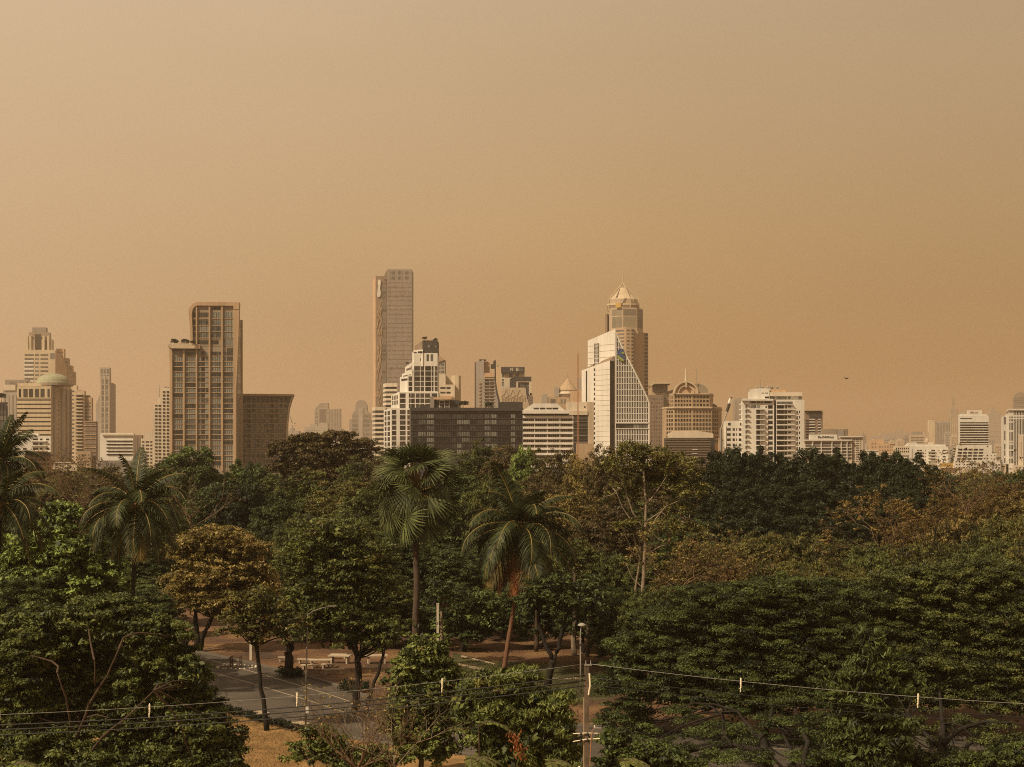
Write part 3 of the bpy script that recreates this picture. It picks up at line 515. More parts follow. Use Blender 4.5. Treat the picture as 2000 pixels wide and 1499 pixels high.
b = Bld('framed_office', 700, 1132, 'dark glass office with a pale concrete frame beside the white office', 'office building')
b.block('upper_wall', 1108, 1147, 785, 'cream', bot=804, dep=16, dd=2); b.block('lintel', 1112, 1147.5, 803, 'cream', bot=811, dep=16, dd=-0.5); b.block('wall', 1118, 1148, 810, 'charcoal', dep=20); b.block('side_pier', 1147.5, 1160, 785.5, 'beige', dep=20); bands(b, 1121, 1127.5, even(814, 868, 8, 0.85), 'glass'); bands(b, 1131, 1146.5, even(814, 868, 8, 0.85), 'glass')
b.panel('vent', (1108, 2), (1147, 2), 1141, 1143.5, 793, 797, 'dark'); b.bars('spandrel', 1118, 1148, [(1119, 1147, y, y + 0.5) for y in np.arange(817, 870, 6.8)], 'grey', 0.3); b.block('red_annex', 1127, 1160, 867, 'tan', dep=8, dd=-8); b.done()
D = 660; r = tag(empty('radio_mast', (X(1129, D), D, 0)), 'thin rusty lattice mast rising beside the white sail tower', 'mast')
m = MB(); h = Zp(692, D); s_ = 0.42
for sx, sy in ((-1, -1), (1, -1), (1, 1), (-1, 1)): m.tube([(sx * s_, sy * s_, 0), (sx * s_ * 0.7, sy * s_ * 0.7, h)], 0.10, 4)
for i in range(int(h)): m.tube([(-s_, -s_, i), (s_, -s_, i + 1)], 0.05, 3); m.tube([(s_, -s_, i), (-s_, -s_, i + 1)], 0.05, 3)
m.build('lattice', M['rust'], r); MB().tube([(0, 0, h), (0, 0, h + 3)], [0.14, 0.05], 4).build('tip', M['rust'], r)

b = Bld('conical_roof_hall', 1900, 1100, 'hall with a ribbed conical roof and spire between the two white offices', 'hall')
b.block('wall', 1070, 1108, 776, 'tan', dep=20); b.block('right_block', 1113, 1137, 764, 'peach', dep=16, dd=-2); b.outline('left_frame', [(1058, 772), (1069, 768.5), (1070, 790), (1058, 790)], -1, 10, 'grey'); b.outline('left_frame', [(1082, 759), (1091, 755), (1092, 775), (1083, 775)], 2, 12, 'grey'); b.block('spire_base', 1127, 1137, 738, 'grey', bot=766, dep=6, dd=6)
cx = b.p((1109.5, 0))[0]; k = b.k
MB().lathe([(19.5 * k, b.z(763)), (19.5 * k, b.z(761.5)), (14 * k, b.z(755)), (8 * k, b.z(748)), (3 * k, b.z(741)), (0.5 * k, b.z(738.5))], 14, (cx, 12)).build('cone_roof', M['tan'], b.root); MB().lathe([(17 * k, b.z(775)), (17 * k, b.z(768)), (22 * k, b.z(767.5)), (22 * k, b.z(770)), (16 * k, b.z(762))], 16, (cx, 12)).build('drum', M['cream'], b.root); b.mast('spire', 1109.5, 722, 741, 0.5, dd=12)
b.grid(1070, 1108, [(1075, 1085), (1095, 1099), (1101, 1105)], [(780, 789)], 'haze_glass'); b.mast('light_post', 1099, 764, 772, 0.5); b.done()

# ------------------------------------------------------------------ white sail tower and the round tower behind
b = Bld('round_crowned_tower', 1350, 1224, 'tall beige octagonal tower with a conical caged crown and needle spire', 'skyscraper')
b.solid('upper_wall', [(1189, 22), (1193, 6), (1216, 0), (1244, 2), (1256, 16), (1256, 40), (1189, 40)], 601, 'beige', 660); b.solid('lower_wall', [(1181, 24), (1200, 4), (1222, -4), (1237, -3), (1237, 2), (1246, 2), (1258, 12), (1266, 16), (1266, 46), (1181, 46)], [648, 640, 640, 641, 641, 648, 648, 648, 648, 648], 'tan')
b.solid('left_pier', [(1182, 24), (1186, 18), (1189, 24), (1189, 40), (1182, 40)], 609, 'brown', 670)
cx = b.p((1220.5, 0))[0]; k = b.k
MB().lathe([(31.5 * k, b.z(603)), (31.5 * k, b.z(590.5)), (30 * k, b.z(590)), (30 * k, b.z(592))], 24, (cx, 22), 0.62).build('ring', M['brown'], b.root); MB().lathe([(32.5 * k, b.z(593)), (32.5 * k, b.z(589.5))], 24, (cx, 22), 0.62).build('cornice', M['pale'], b.root)
MB().lathe([(29 * k, b.z(590)), (29 * k, b.z(581)), (27.5 * k, b.z(579.5))], 24, (cx, 22), 0.62).build('upper_ring', M['beige'], b.root); MB().lathe([(27 * k, b.z(580)), (17 * k, b.z(571)), (8 * k, b.z(559)), (5 * k, b.z(557))], 16, (cx, 22), 0.62).build('cone_roof', M['pale'], b.root)
for a in (-2.75, -1.15, -0.15, 1.0, 2.2): 
    q = (cx + 31.5 * k * math.cos(a), 22 + 20 * k * math.sin(a)); MB().tube([(q[0], q[1], b.z(603)), (q[0], q[1], b.z(581)), (cx, 22, b.z(546.5))], [0.5, 0.5, 0.4], 5).build('cage_rib', M['pale'], b.root)
MB().tube([(cx, 22, b.z(548)), (cx, 22, b.z(530)), (cx, 22, b.z(512))], [0.5, 0.3, 0.1], 5).build('spire', M['pale'], b.root); b.panel('banner', (1193, 6), (1216, 0), 1204, 1214, 592, 601, 'yellow', 2.0, 1.0)
b.outline('dark_slot', [(1203.5, 580), (1207.5, 580), (1213, 562), (1211.5, 562)], 8.2, 9, 'brown')
for A, B, x0, x1 in (((1193, 6), (1216, 0), 1195, 1215), ((1216, 0), (1244, 2), 1217.5, 1243), ((1244, 2), (1256, 16), 1246, 1254.5)):
    for y0, y1 in ((604, 616.5), (618.5, 640)): b.panel('curtain_wall', A, B, x0, x1, y0, y1, 'tan_glass' if x1 < 1250 else 'haze_glass')
b.grid((1200, 4), (1222, -4), [(1203, 1219)], even(643, 720, 11, 0.45), 'haze_glass'); b.grid((1222, -4), (1237, -3), [(1224, 1230)], even(643, 760, 17, 0.45), 'haze_glass'); b.grid((1222, -4), (1237, -3), [(1233.2, 1236.8)], even(643, 790, 21, 0.68), 'dark')
b.grid((1237, 2), (1258, 12), [(1246.2, 1254.2)], [(y, y + 24.5) for y in np.arange(648, 800, 27.3)], 'dark', proud=0.3); b.grid((1258, 12), (1266, 16), [(1258.8, 1265)], even(648, 800, 21, 0.66), 'dark'); b.grid((1181, 24), (1200, 4), even(1182, 1199, 3, 0.5), even(652, 700, 6, 0.6), 'haze_glass'); b.done()

b = Bld('sail_tower', 800, 1205, 'white office tower with a diagonal curved edge, lattice facade and blue green emblem', 'office tower')
b.solid('side_wall', [(1148, 16), (1201, 0), (1203, 0.5), (1203, 40), (1148, 40)], [661, 643, 643, 643, 661], 'white')
sail = [(1201, 650), (1204, 652), (1212, 671), (1220, 688), (1228, 704), (1236, 719), (1244, 735), (1252, 752), (1260, 769), (1268, 787)]
b.outline('front_wall', sail + [(1268, 925), (1201, 925)], 0.4, 26, 'dark')
lat = MB()
def top_at(x):
    for (x0, y0), (x1, y1) in zip(sail[:-1], sail[1:]):
        if x0 <= x <= x1: return y0 + (y1 - y0) * (x - x0) / (x1 - x0)
    return 787
def lbar(x0, x1, y0, y1, dd=0.0):
    a, c = b.p((x0, 0))[0], b.p((x1, 0))[0]; lat.box(((a + c) / 2, 0.2 - dd, (b.z(y0) + b.z(y1)) / 2), (c - a, 0.5, b.z(y0) - b.z(y1)))
for i, x in enumerate(np.arange(1204.0, 1267.5, 3.25)):
    t_ = max(top_at(x + 1.0), 655); lbar(x, x + 1.15, t_, 826); lbar(x, x + 1.15, 838, 925)
for y in list(np.arange(666.5, 826, 11.75)) + list(np.arange(849, 925, 11.75)):
    xr = 1268
    for (x0, y0), (x1, y1) in zip(sail[:-1], sail[1:]):
        if y0 <= y <= y1: xr = x0 + (x1 - x0) * (y - y0) / (y1 - y0)
    lbar(1201, xr, y, y + 1.1, 0.05)
b_l = lat.build('facade_lattice', M['white'], b.root)
edge = MB().tube([(b.p((x, 0))[0], 0.2, b.z(y)) for x, y in sail] + [(b.p((1268, 0))[0], 0.2, b.z(925))], 0.5, 6).build('curved_edge', M['white'], b.root)
b.panel('left_edge', (1201, 0.4), (1268, 0.4), 1200.8, 1202.6, 643, 925, 'white', 0.7, 1.0); b.bars('floor_beam', (1201, 0.4), (1268, 0.4), [(1201, 1268, 825, 827.5), (1201, 1268, 837, 838.5)], 'white', 0.75, 0.9); b.grid((1201, 0.4), (1268, 0.4), even(1203, 1236, 5, 0.9), [(833, 837)], 'glass', proud=0.1); b.grid((1201, 0.4), (1268, 0.4), even(1237, 1267, 5, 0.85), [(828, 837)], 'curtain', proud=0.1)
b.outline('emblem', [(1205.5, 690), (1207, 684), (1210, 682), (1217, 682), (1218, 688), (1215, 691), (1220, 697), (1220, 705), (1215, 706), (1209, 700)], -0.8, 0.1, 'blue_sign'); b.outline('emblem', [(1205, 694), (1207.5, 695), (1218, 703), (1218, 706), (1213.5, 706), (1206, 699.5)], -1.1, -0.85, 'lime_sign'); b.outline('emblem', [(1213, 689), (1218, 688), (1218.5, 691.5), (1215, 692)], -1.1, -0.85, 'lime_sign')
b.panel('opening', (1148, 16), (1201, 0), 1161, 1170.5, 668, 711, 'dark', 0.1); b.bars('opening_lattice', (1148, 16), (1201, 0), [(x, x + 0.6, 668, 711) for x in (1163.5, 1166, 1168.5)] + [(1161, 1170.5, y, y + 0.7) for y in np.arange(673, 711, 8.2)], 'white', 0.4)
b.bars('panel_joint', (1148, 16), (1201, 0), [(1149, 1200.5, y, y + 0.45) for y in np.arange(672, 915, 12.2)], 'beige', 0.12, 0.15)
b.solid('front_block', [(1163, 6), (1191, -2.4), (1200, -0.4), (1200, 6), (1163, 12)], [712.5, 705, 697, 697, 711], 'white'); b.solid('sloped_roof', [(1167, 5.0), (1191, -2.2), (1199.6, -0.3), (1178, 9)], [711.5, 704.6, 695.4, 700.6], 'brown', 712); b.panel('glass_strip', (1191, -2.4), (1200, -0.4), 1191.6, 1199.4, 706, 915, 'glass', 0.15); b.bars('panel_joint', (1163, 6), (1191, -2.4), [(1163.5, 1190.5, y, y + 0.4) for y in np.arange(722, 915, 10)], 'beige', 0.1, 0.14)
b.solid('left_block', [(1136, 16), (1158, 8), (1163, 7), (1163, 24), (1136, 26)], [720.5, 714, 713, 713, 720.5], 'white'); b.solid('left_block_roof', [(1142, 14), (1157.8, 8.4), (1160, 13), (1147, 22)], [719, 713.6, 707, 711], 'brown', 720); b.panel('window_strip', (1136, 16), (1158, 8), 1144.5, 1147, 722, 783, 'glass', 0.1); b.grid((1158, 8), (1163, 7), [(1160, 1162.3)], even(716, 870, 16, 0.55), 'glass', 'slot'); b.done()

b = Bld('hotel_block', 1010, 1284, 'brown hotel block with a framed roof pavilion right of the sail tower', 'hotel')
b.block('wall', 1262, 1296, 772, 'brown', dep=24); b.block('upper_wall', 1274, 1312, 768, 'tan', dep=20, dd=4); b.outline('pavilion_roof', [(1268, 752), (1276, 747), (1311, 747), (1309, 750), (1278, 750), (1270, 756)], -1, 22, 'pale'); b.block('pavilion', 1277, 1304, 749, 'mid', bot=770, dep=14, dd=5); b.solid('sloped_wing', [(1294, 2), (1316, 6), (1316, 20), (1294, 20)], [768, 760, 760, 768], 'bronze')
b.bars('pavilion_frame', (1277, 5), (1304, 5), [(x, x + 1, 749, 760) for x in (1280, 1285, 1290, 1297, 1303)], 'pale', 0.5); b.grid(1262, 1296, even(1270, 1295, 5, 0.5), even(776, 880, 14, 0.5), 'haze_glass'); b.grid((1274, 4), (1312, 4), even(1297, 1311, 4, 0.4), even(772, 800, 4, 0.35), 'haze_glass'); b.done()

b = Bld('arched_hotel', 905, 1352, 'beige gridded hotel crowned by a round arch and spire', 'hotel')
b.solid('lower_wall', [(1293.5, 12), (1300, 3), (1316, 0), (1352, -1), (1390, 0), (1404, 4), (1409.5, 14), (1409.5, 40), (1293.5, 40)], 797, 'tan'); b.solid('upper_wall', [(1308, 12), (1316, 2), (1352, 1), (1386, 3), (1393, 12), (1393, 34), (1308, 34)], 769, 'tan', 800); b.solid('cornice', [(1292.5, 12), (1300, 2), (1316, -1), (1352, -2), (1391, -1), (1405, 3), (1410.5, 14), (1410.5, 40), (1292.5, 40)], 794.8, 'pale', 798); b.solid('cornice', [(1307.4, 12), (1316, 1), (1352, 0), (1387, 2), (1393.6, 12), (1393.6, 34), (1307.4, 34)], 768, 'pale', 770.5)
arc = [(1316.5 + 24 - 24 * math.cos(a), 769 - 23.5 * math.sin(a)) for a in np.linspace(0, math.pi, 17)]
b.outline('arch_wall', arc, 2, 18, 'peach')
def arch(r, w, dd): 
    o_ = [(1340.5 - (r + w) * math.cos(a), 769 - (r + w) * math.sin(a)) for a in np.linspace(0, math.pi, 19)]; i_ = [(1340.5 - r * math.cos(a), 769 - r * math.sin(a)) for a in np.linspace(math.pi, 0, 19)]
    b.outline('arch_band', o_ + i_, dd, dd + 3, 'pale')
arch(21.5, 2.5, 0.5); arch(14.2, 1.8, 0.9); b.outline('barrel_roof', [(1358, 768), (1358, 750), (1366, 749), (1376, 752), (1383, 758), (1386, 768)], 4, 30, 'bronze')
b.block('keystone', 1338.6, 1342, 745, 'pale', bot=757, dep=4, dd=-0.3); b.mast('spire', 1340.3, 718, 745, 0.6, 'cream'); b.mast('mast', 1362, 719, 750, 0.25)
for A, B, x0, x1, n in (((1316, 2), (1352, 1), 1317, 1351, 6), ((1352, 1), (1386, 3), 1353, 1385, 5), ((1308, 12), (1316, 2), 1309, 1315, 2)): b.grid(A, B, even(x0, x1, n, 0.66), even(772, 795, 3, 0.62), 'glass')
for A, B, x0, x1, n in (((1316, 0), (1352, -1), 1317, 1351, 6), ((1352, -1), (1390, 0), 1353, 1389, 6), ((1390, 0), (1404, 4), 1391, 1403, 3), ((1300, 3), (1316, 0), 1301, 1315, 3)): b.grid(A, B, even(x0, x1, n, 0.66), even(801, 866, 8, 0.64), 'glass')
MB().lathe([(8 * b.k, b.z(795)), (6.5 * b.k, b.z(791)), (1 * b.k, b.z(787.5))], 12, (b.p((1400, 0))[0], 14)).build('turret_roof', M['charcoal'], b.root); b.done()

b = Bld('glass_low_office', 650, 1346, 'low glass office with a pale barrel roof in front of the arched hotel', 'office building')
b.solid('wall', [(1297, 6), (1306, 0), (1380, 0), (1396, 8), (1396, 26), (1297, 26)], 856, 'charcoal'); b.outline('barrel_roof', [(1306.5, 855.5), (1306.5, 849), (1309, 845.5), (1313, 843.2), (1365, 842.2), (1392, 846), (1394, 850), (1394, 855.5)], 1, 20, 'cream'); b.outline('roof_slot', [(1316, 843), (1366, 842), (1366, 840.8), (1316, 841.8)], 4, 16, 'pale')
for y in np.arange(859, 912, 4.9): b.panel('window', (1306, 0), (1380, 0), 1300, 1386, y, y + 3.3, 'haze_glass', 0.08)
b.bars('floor_band', (1306, 0), (1380, 0), [(1298, 1388, y - 1.4, y - 0.1) for y in np.arange(859, 914, 4.9)], 'brown', 0.5); b.bars('white_rail', (1306, 0), (1380, 0), [(1352, 1362, y, y + 1) for y in (878, 886, 893, 901)], 'white', 0.9); b.done()
crane(1366, 700, 868, 0, (-12, 846), 'rusty derrick crane standing before the low barrel roofed office', 22)
D = 700; r = tag(empty('mobile_crane', (X(1408, D), D, 0)), 'black and white crane jib leaning between the arched hotel and the white apartments', 'crane'); k = D / FOC
MB().tube([(0, 0, Zp(838, D)), (13 * k, 0, Zp(802, D))], [0.35, 0.35], 5).build('jib', M['steel'], r); MB().tube([(12.0 * k, 0, Zp(804, D)), (17.5 * k, 0, Zp(786.5, D))], [0.75, 0.85], 5).build('jib_sleeve', M['dark'], r); MB().tube([(16.5 * k, 0, Zp(789, D)), (19.5 * k, 0, Zp(779, D))], [0.9, 0.9], 5).build('jib_head', M['white'], r); MB().tube([(19.3 * k, 0, Zp(779.5, D)), (22 * k, 0, Zp(776, D))], [0.5, 0.3], 5).build('jib_tip', M['dark'], r); MB().tube([(0, 0, 0), (0, 0, Zp(838, D))], 0.7, 5).build('mast', M['steel'], r)

b = Bld('far_tower', 3400, 1441, 'hazy grey tower showing over the left roof of the white apartments', 'office tower'); b.block('wall', 1434, 1452, 782, 'mid', dep=24); b.block('wing', 1424, 1436, 822, 'grey', dep=20, dd=4); b.block('upper_storey', 1436.5, 1449, 778, 'mid', bot=783, dep=12, dd=3); b.bars('facade_rib', 1434, 1452, [(x, x + 0.6, 784, 840) for x in np.arange(1435, 1452, 2.4)], 'grey', 0.7); b.grid((1424, 4), (1436, 4), even(1425, 1435, 3, 0.5), even(826, 860, 5, 0.4), 'haze_glass'); b.done()

# ------------------------------------------------------------------ white apartments with balconies
b = Bld('white_apartments', 650, 1494, 'large white apartment building with balconies and satellite dishes on its roof', 'apartment building')
b.block('left_wing', 1416, 1456, 822, 'white', dep=20, dd=3); b.solid('left_wing_end', [(1414.5, 8), (1418, 2.6), (1418, 20), (1414.5, 20)], 832, 'white'); b.block('wall', 1450, 1512, 780.5, 'white', dep=24); b.outline('roof_house', [(1465, 779.5), (1465, 764), (1467.5, 760.5), (1480, 758.6), (1504.5, 758.6), (1504.5, 782)], 2, 18, 'white'); b.block('right_wall', 1516, 1571, 781.5, 'white', dep=24, dd=-1); b.block('recess', 1511, 1518, 770, 'charcoal', dep=20, dd=4)
b.block('roof_house', 1504, 1567, 766, 'cream', bot=773.5, dep=14, dd=1.5); b.block('roof_house_wall', 1505, 1566, 773.3, 'white', bot=782, dep=12, dd=3); b.block('water_tank', 1505, 1535, 760.5, 'peach', bot=767, dep=8, dd=6); b.grid((1505, 3), (1566, 3), [(1505, 1513), (1517, 1536.5), (1539, 1544), (1560, 1566)], [(774.5, 779.5)], 'curtain')
b.grid((1465, 2), (1504, 2), [(1494, 1502)], [(774.5, 778)], 'glass'); b.grid((1465, 2), (1504, 2), [(1488, 1492), (1494, 1500)], [(767, 768.5)], 'glass', 'slot'); b.solid('left_bay', [(1448.5, 8), (1452, 0.3), (1457, -1), (1457, 14), (1448.5, 14)], 779, 'white', 783)
P = 10.1
b.grid(1450, 1512, [(1466, 1476), (1478, 1485), (1487, 1490), (1492, 1507)], [(784.5, 788)], 'glass')
for i in range(11):
    y = 791.5 + i * P
    if i == 0: b.panel('window', 1450, 1512, 1467, 1477, y, y + 6, 'curtain'); b.panel('window', 1450, 1512, 1478.5, 1484.5, y, y + 6, 'curtain'); b.panel('window', 1450, 1512, 1495, 1498, y + 2, y + 5.5, 'glass')
    else:
        b.panel('window', 1450, 1512, 1477, 1484, y, y + 7.2, 'glass'); bal = b.panel('balcony', 1450, 1512, 1476.5, 1493.5, y + 7.4, y + 9.3, 'white', 1.5, 1.7); b.panel('awning', 1450, 1512, 1476.5, 1493.5, y - 1.2, y - 0.5, 'grey', 1.3, 1.4); b.panel('air_conditioner', 1450, 1512, 1487, 1489.2, y + 4, y + 6, 'mid', 0.7, 0.9)
    b.panel('window', 1450, 1512, 1500, 1509, y + 0.3, y + 7, 'glass')
    b.panel('balcony', (1448.5, 8), (1457, -1), 1449, 1456, y - 3.4, y - 1.2, 'white', 1.2, 1.4); b.panel('window', (1448.5, 8), (1457, -1), 1450.5, 1456.5, y - 1, y + 5, 'glass'); b.panel('ledge', 1450, 1512, 1456.5, 1463, y - 2.1, y - 1.4, 'white', 1.0, 1.2)
    b.panel('window', (1516, -1), (1571, -1), 1517, 1531, y + 0.4, y + 7.2, 'glass'); b.panel('window', (1516, -1), (1571, -1), 1532, 1537, y + 0.6, y + 7, 'glass'); b.panel('window', (1516, -1), (1571, -1), 1539, 1545, y + 1.6, y + 5, 'glass'); b.panel('balcony', (1516, -1), (1571, -1), 1516.5, 1552, y + 7.6, y + 9.6, 'white', 1.4, 1.6); b.panel('awning', (1516, -1), (1571, -1), 1532, 1549, y - 0.7, y - 0.1, 'grey', 1.2, 1.3)
    if i: b.grid((1516, -1), (1571, -1), [(1556, 1558), (1560.3, 1562.3)], [(y + 1.2, y + 6)], 'glass', 'slit_window')
    if i < 9 and i > 3: b.grid((1416, 3), (1456, 3), [(1420, 1427), (1431, 1435), (1438, 1439.5), (1443, 1448), (1450, 1454)], [(y + 4.4, y + 9.4)], 'glass', 'wing_window')
b.grid((1516, -1), (1571, -1), [(1517, 1548)], [(785, 789.5)], 'curtain'); b.grid((1416, 3), (1456, 3), [(1422, 1427), (1445, 1448)], [(826, 831)], 'glass', 'wing_window')
b.solid('parapet', [(1449, -1.2), (1510, -1.2), (1510, 16), (1449, 16)], 779.6, 'white', 783.2)
for x, s_ in ((1484, 3), (1494, 4.2), (1505, 3), (1513, 4), (1524, 3)):
    a = b.p((x, 0))[0]; z0 = b.z(759.5); dsh = MB().lathe([(0.1, 0), (0.45 * s_ * b.k * 1.5, 0.1), (0.62 * s_ * b.k * 1.5, 0.35)], 12).build('satellite_dish', M['steel'], b.root); dsh.location = (a, 8, z0 + 0.7); dsh.rotation_euler = (math.radians(-40), math.radians(35), 0); MB().tube([(0, 0, -1.2), (0, 0, 0.05)], 0.07, 5).build('dish_stand', M['steel'], dsh)
b.mast('mast', 1487, 739, 759, 0.16); b.done()

b = Bld('brown_office', 905, 1590, 'brown office block with a flat projecting roof right of the white apartments', 'office building'); b.block('wall', 1571, 1607, 805, 'brown', dep=20); b.block('roof_slab', 1571, 1607.5, 801.5, 'tan', bot=803.2, dep=22, dd=-1.5); b.panel('sign_board', 1571, 1607, 1580.5, 1603.5, 804.5, 818, 'dark', 0.4)
for y in np.arange(820.5, 860, 5.4):
    b.panel('window', 1571, 1607, 1580.5, 1592, y, y + 2.8, 'glass'); b.panel('window', 1571, 1607, 1597.5, 1602.5, y, y + 2.8, 'glass'); b.panel('spandrel', 1571, 1607, 1580.5, 1592, y - 2, y - 0.3, 'white', 0.3); b.panel('spandrel', 1571, 1607, 1597.5, 1602.5, y - 2, y - 0.3, 'white', 0.3); b.panel('balcony', 1571, 1607, 1573, 1579.5, y, y + 1.2, 'dark', 0.5)
b.done()
b = Bld('sign_building', 760, 1630, 'low tan building with a long cream name board on its roof', 'office building')
b.block('wall', 1569, 1664, 860, 'cream', dep=22); b.block('name_board', 1582, 1635, 849, 'white', bot=858.8, dep=3, dd=1); b.text('|The ATHENEE hotel', 1598, 855.4, 3.4, 'sign_dark', dd=0.8, w=30); b.block('cornice', 1568.5, 1664.5, 859, 'white', bot=861.5, dd=-1, dep=20); b.block('roof_block', 1606, 1634, 837.5, 'bronze', bot=850, dep=12, dd=8)
b.block('tower', 1662, 1685.5, 853.5, 'cream', dep=22, dd=1); b.block('tower_cornice', 1640, 1686, 852.5, 'white', bot=854.4, dep=20, dd=0); b.block('upper_storey', 1636, 1664, 853, 'cream', bot=861, dep=16, dd=3); MB().lathe([(8.5 * b.k, b.z(851)), (8.5 * b.k, b.z(838.5)), (9 * b.k, b.z(838.2))], 20, (b.p((1656, 0))[0], 10), 0.6).build('rotunda', M['bronze'], b.root); b.block('roof_block', 1635, 1648, 838.5, 'mid', bot=854, dep=8, dd=8); b.block('wing', 1685, 1693, 878, 'cream', dep=12, dd=2)
for y in (864.5, 869.5, 876, 882, 888, 894): b.grid(1569, 1664, [(1573, 1585), (1588.5, 1602.5), (1604.5, 1623.5), (1625.5, 1641.5), (1644, 1653), (1655, 1662)], [(y, y + 4)], 'haze_glass')
b.bars('pier', 1569, 1664, [(x, x + 1.3, 861, 905) for x in (1586.5, 1603, 1624, 1642, 1653.4)], 'white', 0.7, 0.9); b.bars('floor_band', 1569, 1664, [(1570, 1663, y, y + 1) for y in (874, 880.5, 886.5, 892.5)], 'white', 0.6, 0.7); b.grid((1662, 1), (1685, 1), [(1664, 1670), (1672, 1678), (1680, 1682)], even(855.5, 904, 11, 0.5), 'haze_glass'); b.done()

# ------------------------------------------------------------------ right hand distance
b = Bld('hazy_massif', 5850, 1738, 'very hazy broad stepped mass of buildings far behind the low orange blocks', 'building'); b.outline('wall', [(1702, 851), (1718, 851), (1720, 846), (1740, 845), (1748, 842), (1775, 846), (1790, 848), (1815, 850), (1815, 900), (1702, 900)], 0, 40, 'mid'); b.block('roof_plant', 1756, 1764, 839, 'mid', bot=845, dep=10, dd=6); b.grid(1702, 1815, even(1706, 1810, 12, 0.6), even(853, 885, 3, 0.4), 'haze_glass'); b.done()
b = Bld('orange_block', 1900, 1722, 'low orange brown block with an arched gable right of the sign building', 'building'); b.block('wall', 1699, 1726, 861, 'peach', dep=18); b.block('wall', 1714, 1748, 866, 'peach', dep=18, dd=-3); b.outline('gable', [(1736, 868), (1737, 863), (1741, 860.5), (1745, 863), (1746, 868)], -4, 8, 'beige'); b.grid(1699, 1726, even(1701, 1725, 4, 0.5), even(864, 890, 4, 0.4), 'haze_glass'); b.grid((1714, -3), (1748, -3), even(1716, 1747, 6, 0.5), even(870, 890, 3, 0.45), 'haze_glass'); b.block('upper_storey', 1706, 1724, 857.5, 'tan', bot=862, dep=8, dd=4); b.done()
b = Bld('low_office', 1000, 1768, 'low beige block with even square windows left of the white hotel', 'building'); b.block('wall', 1747, 1786, 872, 'cream', dep=18); b.outline('gable_roof', [(1768, 872.5), (1776, 865), (1790, 864), (1797, 872.5)], 1, 14, 'white'); b.grid(1747, 1786, even(1749, 1784, 9, 0.6), [(875, 878), (881, 884), (887.5, 890.5)], 'glass'); b.done()
b = Bld('banded_block', 2300, 1796, 'hazy banded block with ribbon windows above the white hotel', 'building'); b.block('wall', 1778, 1814, 850, 'beige', dep=18); b.block('upper_storey', 1783, 1812, 843.5, 'mid', bot=851, dep=10, dd=3); bands(b, 1779, 1806, even(853, 872, 4, 0.45), 'haze_glass'); b.block('stair_tower', 1804, 1814, 844, 'beige', bot=870, dep=8, dd=-1); b.done()
b = Bld('hazy_tower', 3000, 1835, 'hazy square tower with a plain pale left face', 'office tower'); b.block('wall', 1814, 1856, 823, 'grey', dep=30); b.block('left_face', 1814, 1827, 821, 'pale', dep=8, dd=-1); b.block('roof_plant', 1818, 1826, 819.5, 'mid', bot=822, dep=6, dd=2); b.bars('facade_rib', 1814, 1856, [(x, x + 0.9, 826, 880) for x in np.arange(1829, 1855, 3)], 'mid', 0.8); b.done()
b = Bld('faint_tower', 4700, 1863, 'faint brown tower with a thin mast rising left of the banded tower', 'office tower'); b.block('wall', 1855, 1877, 813, 'bronze', dep=30); b.block('crown', 1857, 1872, 800, 'bronze', bot=814, dep=16, dd=4); b.block('spire_base', 1859, 1865, 778, 'bronze', bot=801, dep=8, dd=6); b.mast('spire', 1862, 766, 780, 1.2, 'bronze', 9); b.bars('facade_rib', 1855, 1877, [(x, x + 0.8, 815, 880) for x in np.arange(1856, 1877, 4)], 'pale', 0.9); b.done()
b = Bld('white_hotel', 800, 1819, 'bright white hotel with rows of balconies and a little domed lantern', 'hotel')
b.block('wall', 1779, 1852, 872, 'white', dep=20); b.solid('left_end', [(1777.5, 8), (1781, -0.4), (1781, 14), (1777.5, 14)], 876, 'white'); b.solid('right_wing', [(1852, 0), (1858, 6), (1862, 10), (1862, 20), (1852, 20)], 875, 'white'); b.block('upper_storey', 1790, 1847, 868.5, 'white', bot=873, dep=12, dd=3); b.block('lantern_base', 1813, 1823, 863.5, 'cream', bot=869, dep=5, dd=5); MB().lathe([(4.4 * b.k, b.z(864)), (4.2 * b.k, b.z(860)), (2.6 * b.k, b.z(857.5)), (0.4 * b.k, b.z(854.5))], 12, (b.p((1818, 0))[0], 7.5)).build('lantern', M['beige'], b.root)
for y in (879, 885, 891.2, 897.4, 903.6, 909.5): b.grid(1779, 1852, [(1787, 1790), (1791, 1796), (1797, 1800.5), (1803, 1804), (1807, 1808), (1814, 1817), (1819, 1826), (1833, 1834.5), (1841, 1847)], [(y, y + 2.4)], 'glass', skip=0.12, seed=int(y)); b.panel('balcony', 1779, 1852, 1788, 1802, y + 2.7, y + 3.6, 'white', 0.9, 1.1); b.panel('balcony', 1779, 1852, 1812, 1827, y + 2.7, y + 3.6, 'white', 0.9, 1.1)
b.block('billboard', 1838, 1862, 905, 'yellow', bot=913, dep=2, dd=-14); b.block('low_wing', 1800, 1890, 914, 'cream', dep=10, dd=-12); b.done()
b = Bld('banded_tower', 900, 1902, 'white tower of dark horizontal bands with a red lettered roof sign', 'hotel tower')
b.block('wall', 1874, 1931, 812, 'white', dep=24); b.block('upper_storey', 1874, 1928, 809.5, 'white', bot=813, dep=16, dd=2); sgn = b.block('roof_sign', 1889.5, 1917.5, 801.3, 'white', bot=809, dep=1.2, dd=2); 
sq = MB(); pts = [(1896, 806.5), (1897.5, 803.8), (1899, 803.6), (1898, 806.3), (1900, 806), (1901, 804), (1901.5, 806.4), (1903, 805), (1904, 806.3), (1905.5, 804.8), (1906.5, 806.3), (1908, 805), (1909.5, 806.2), (1912, 805)]
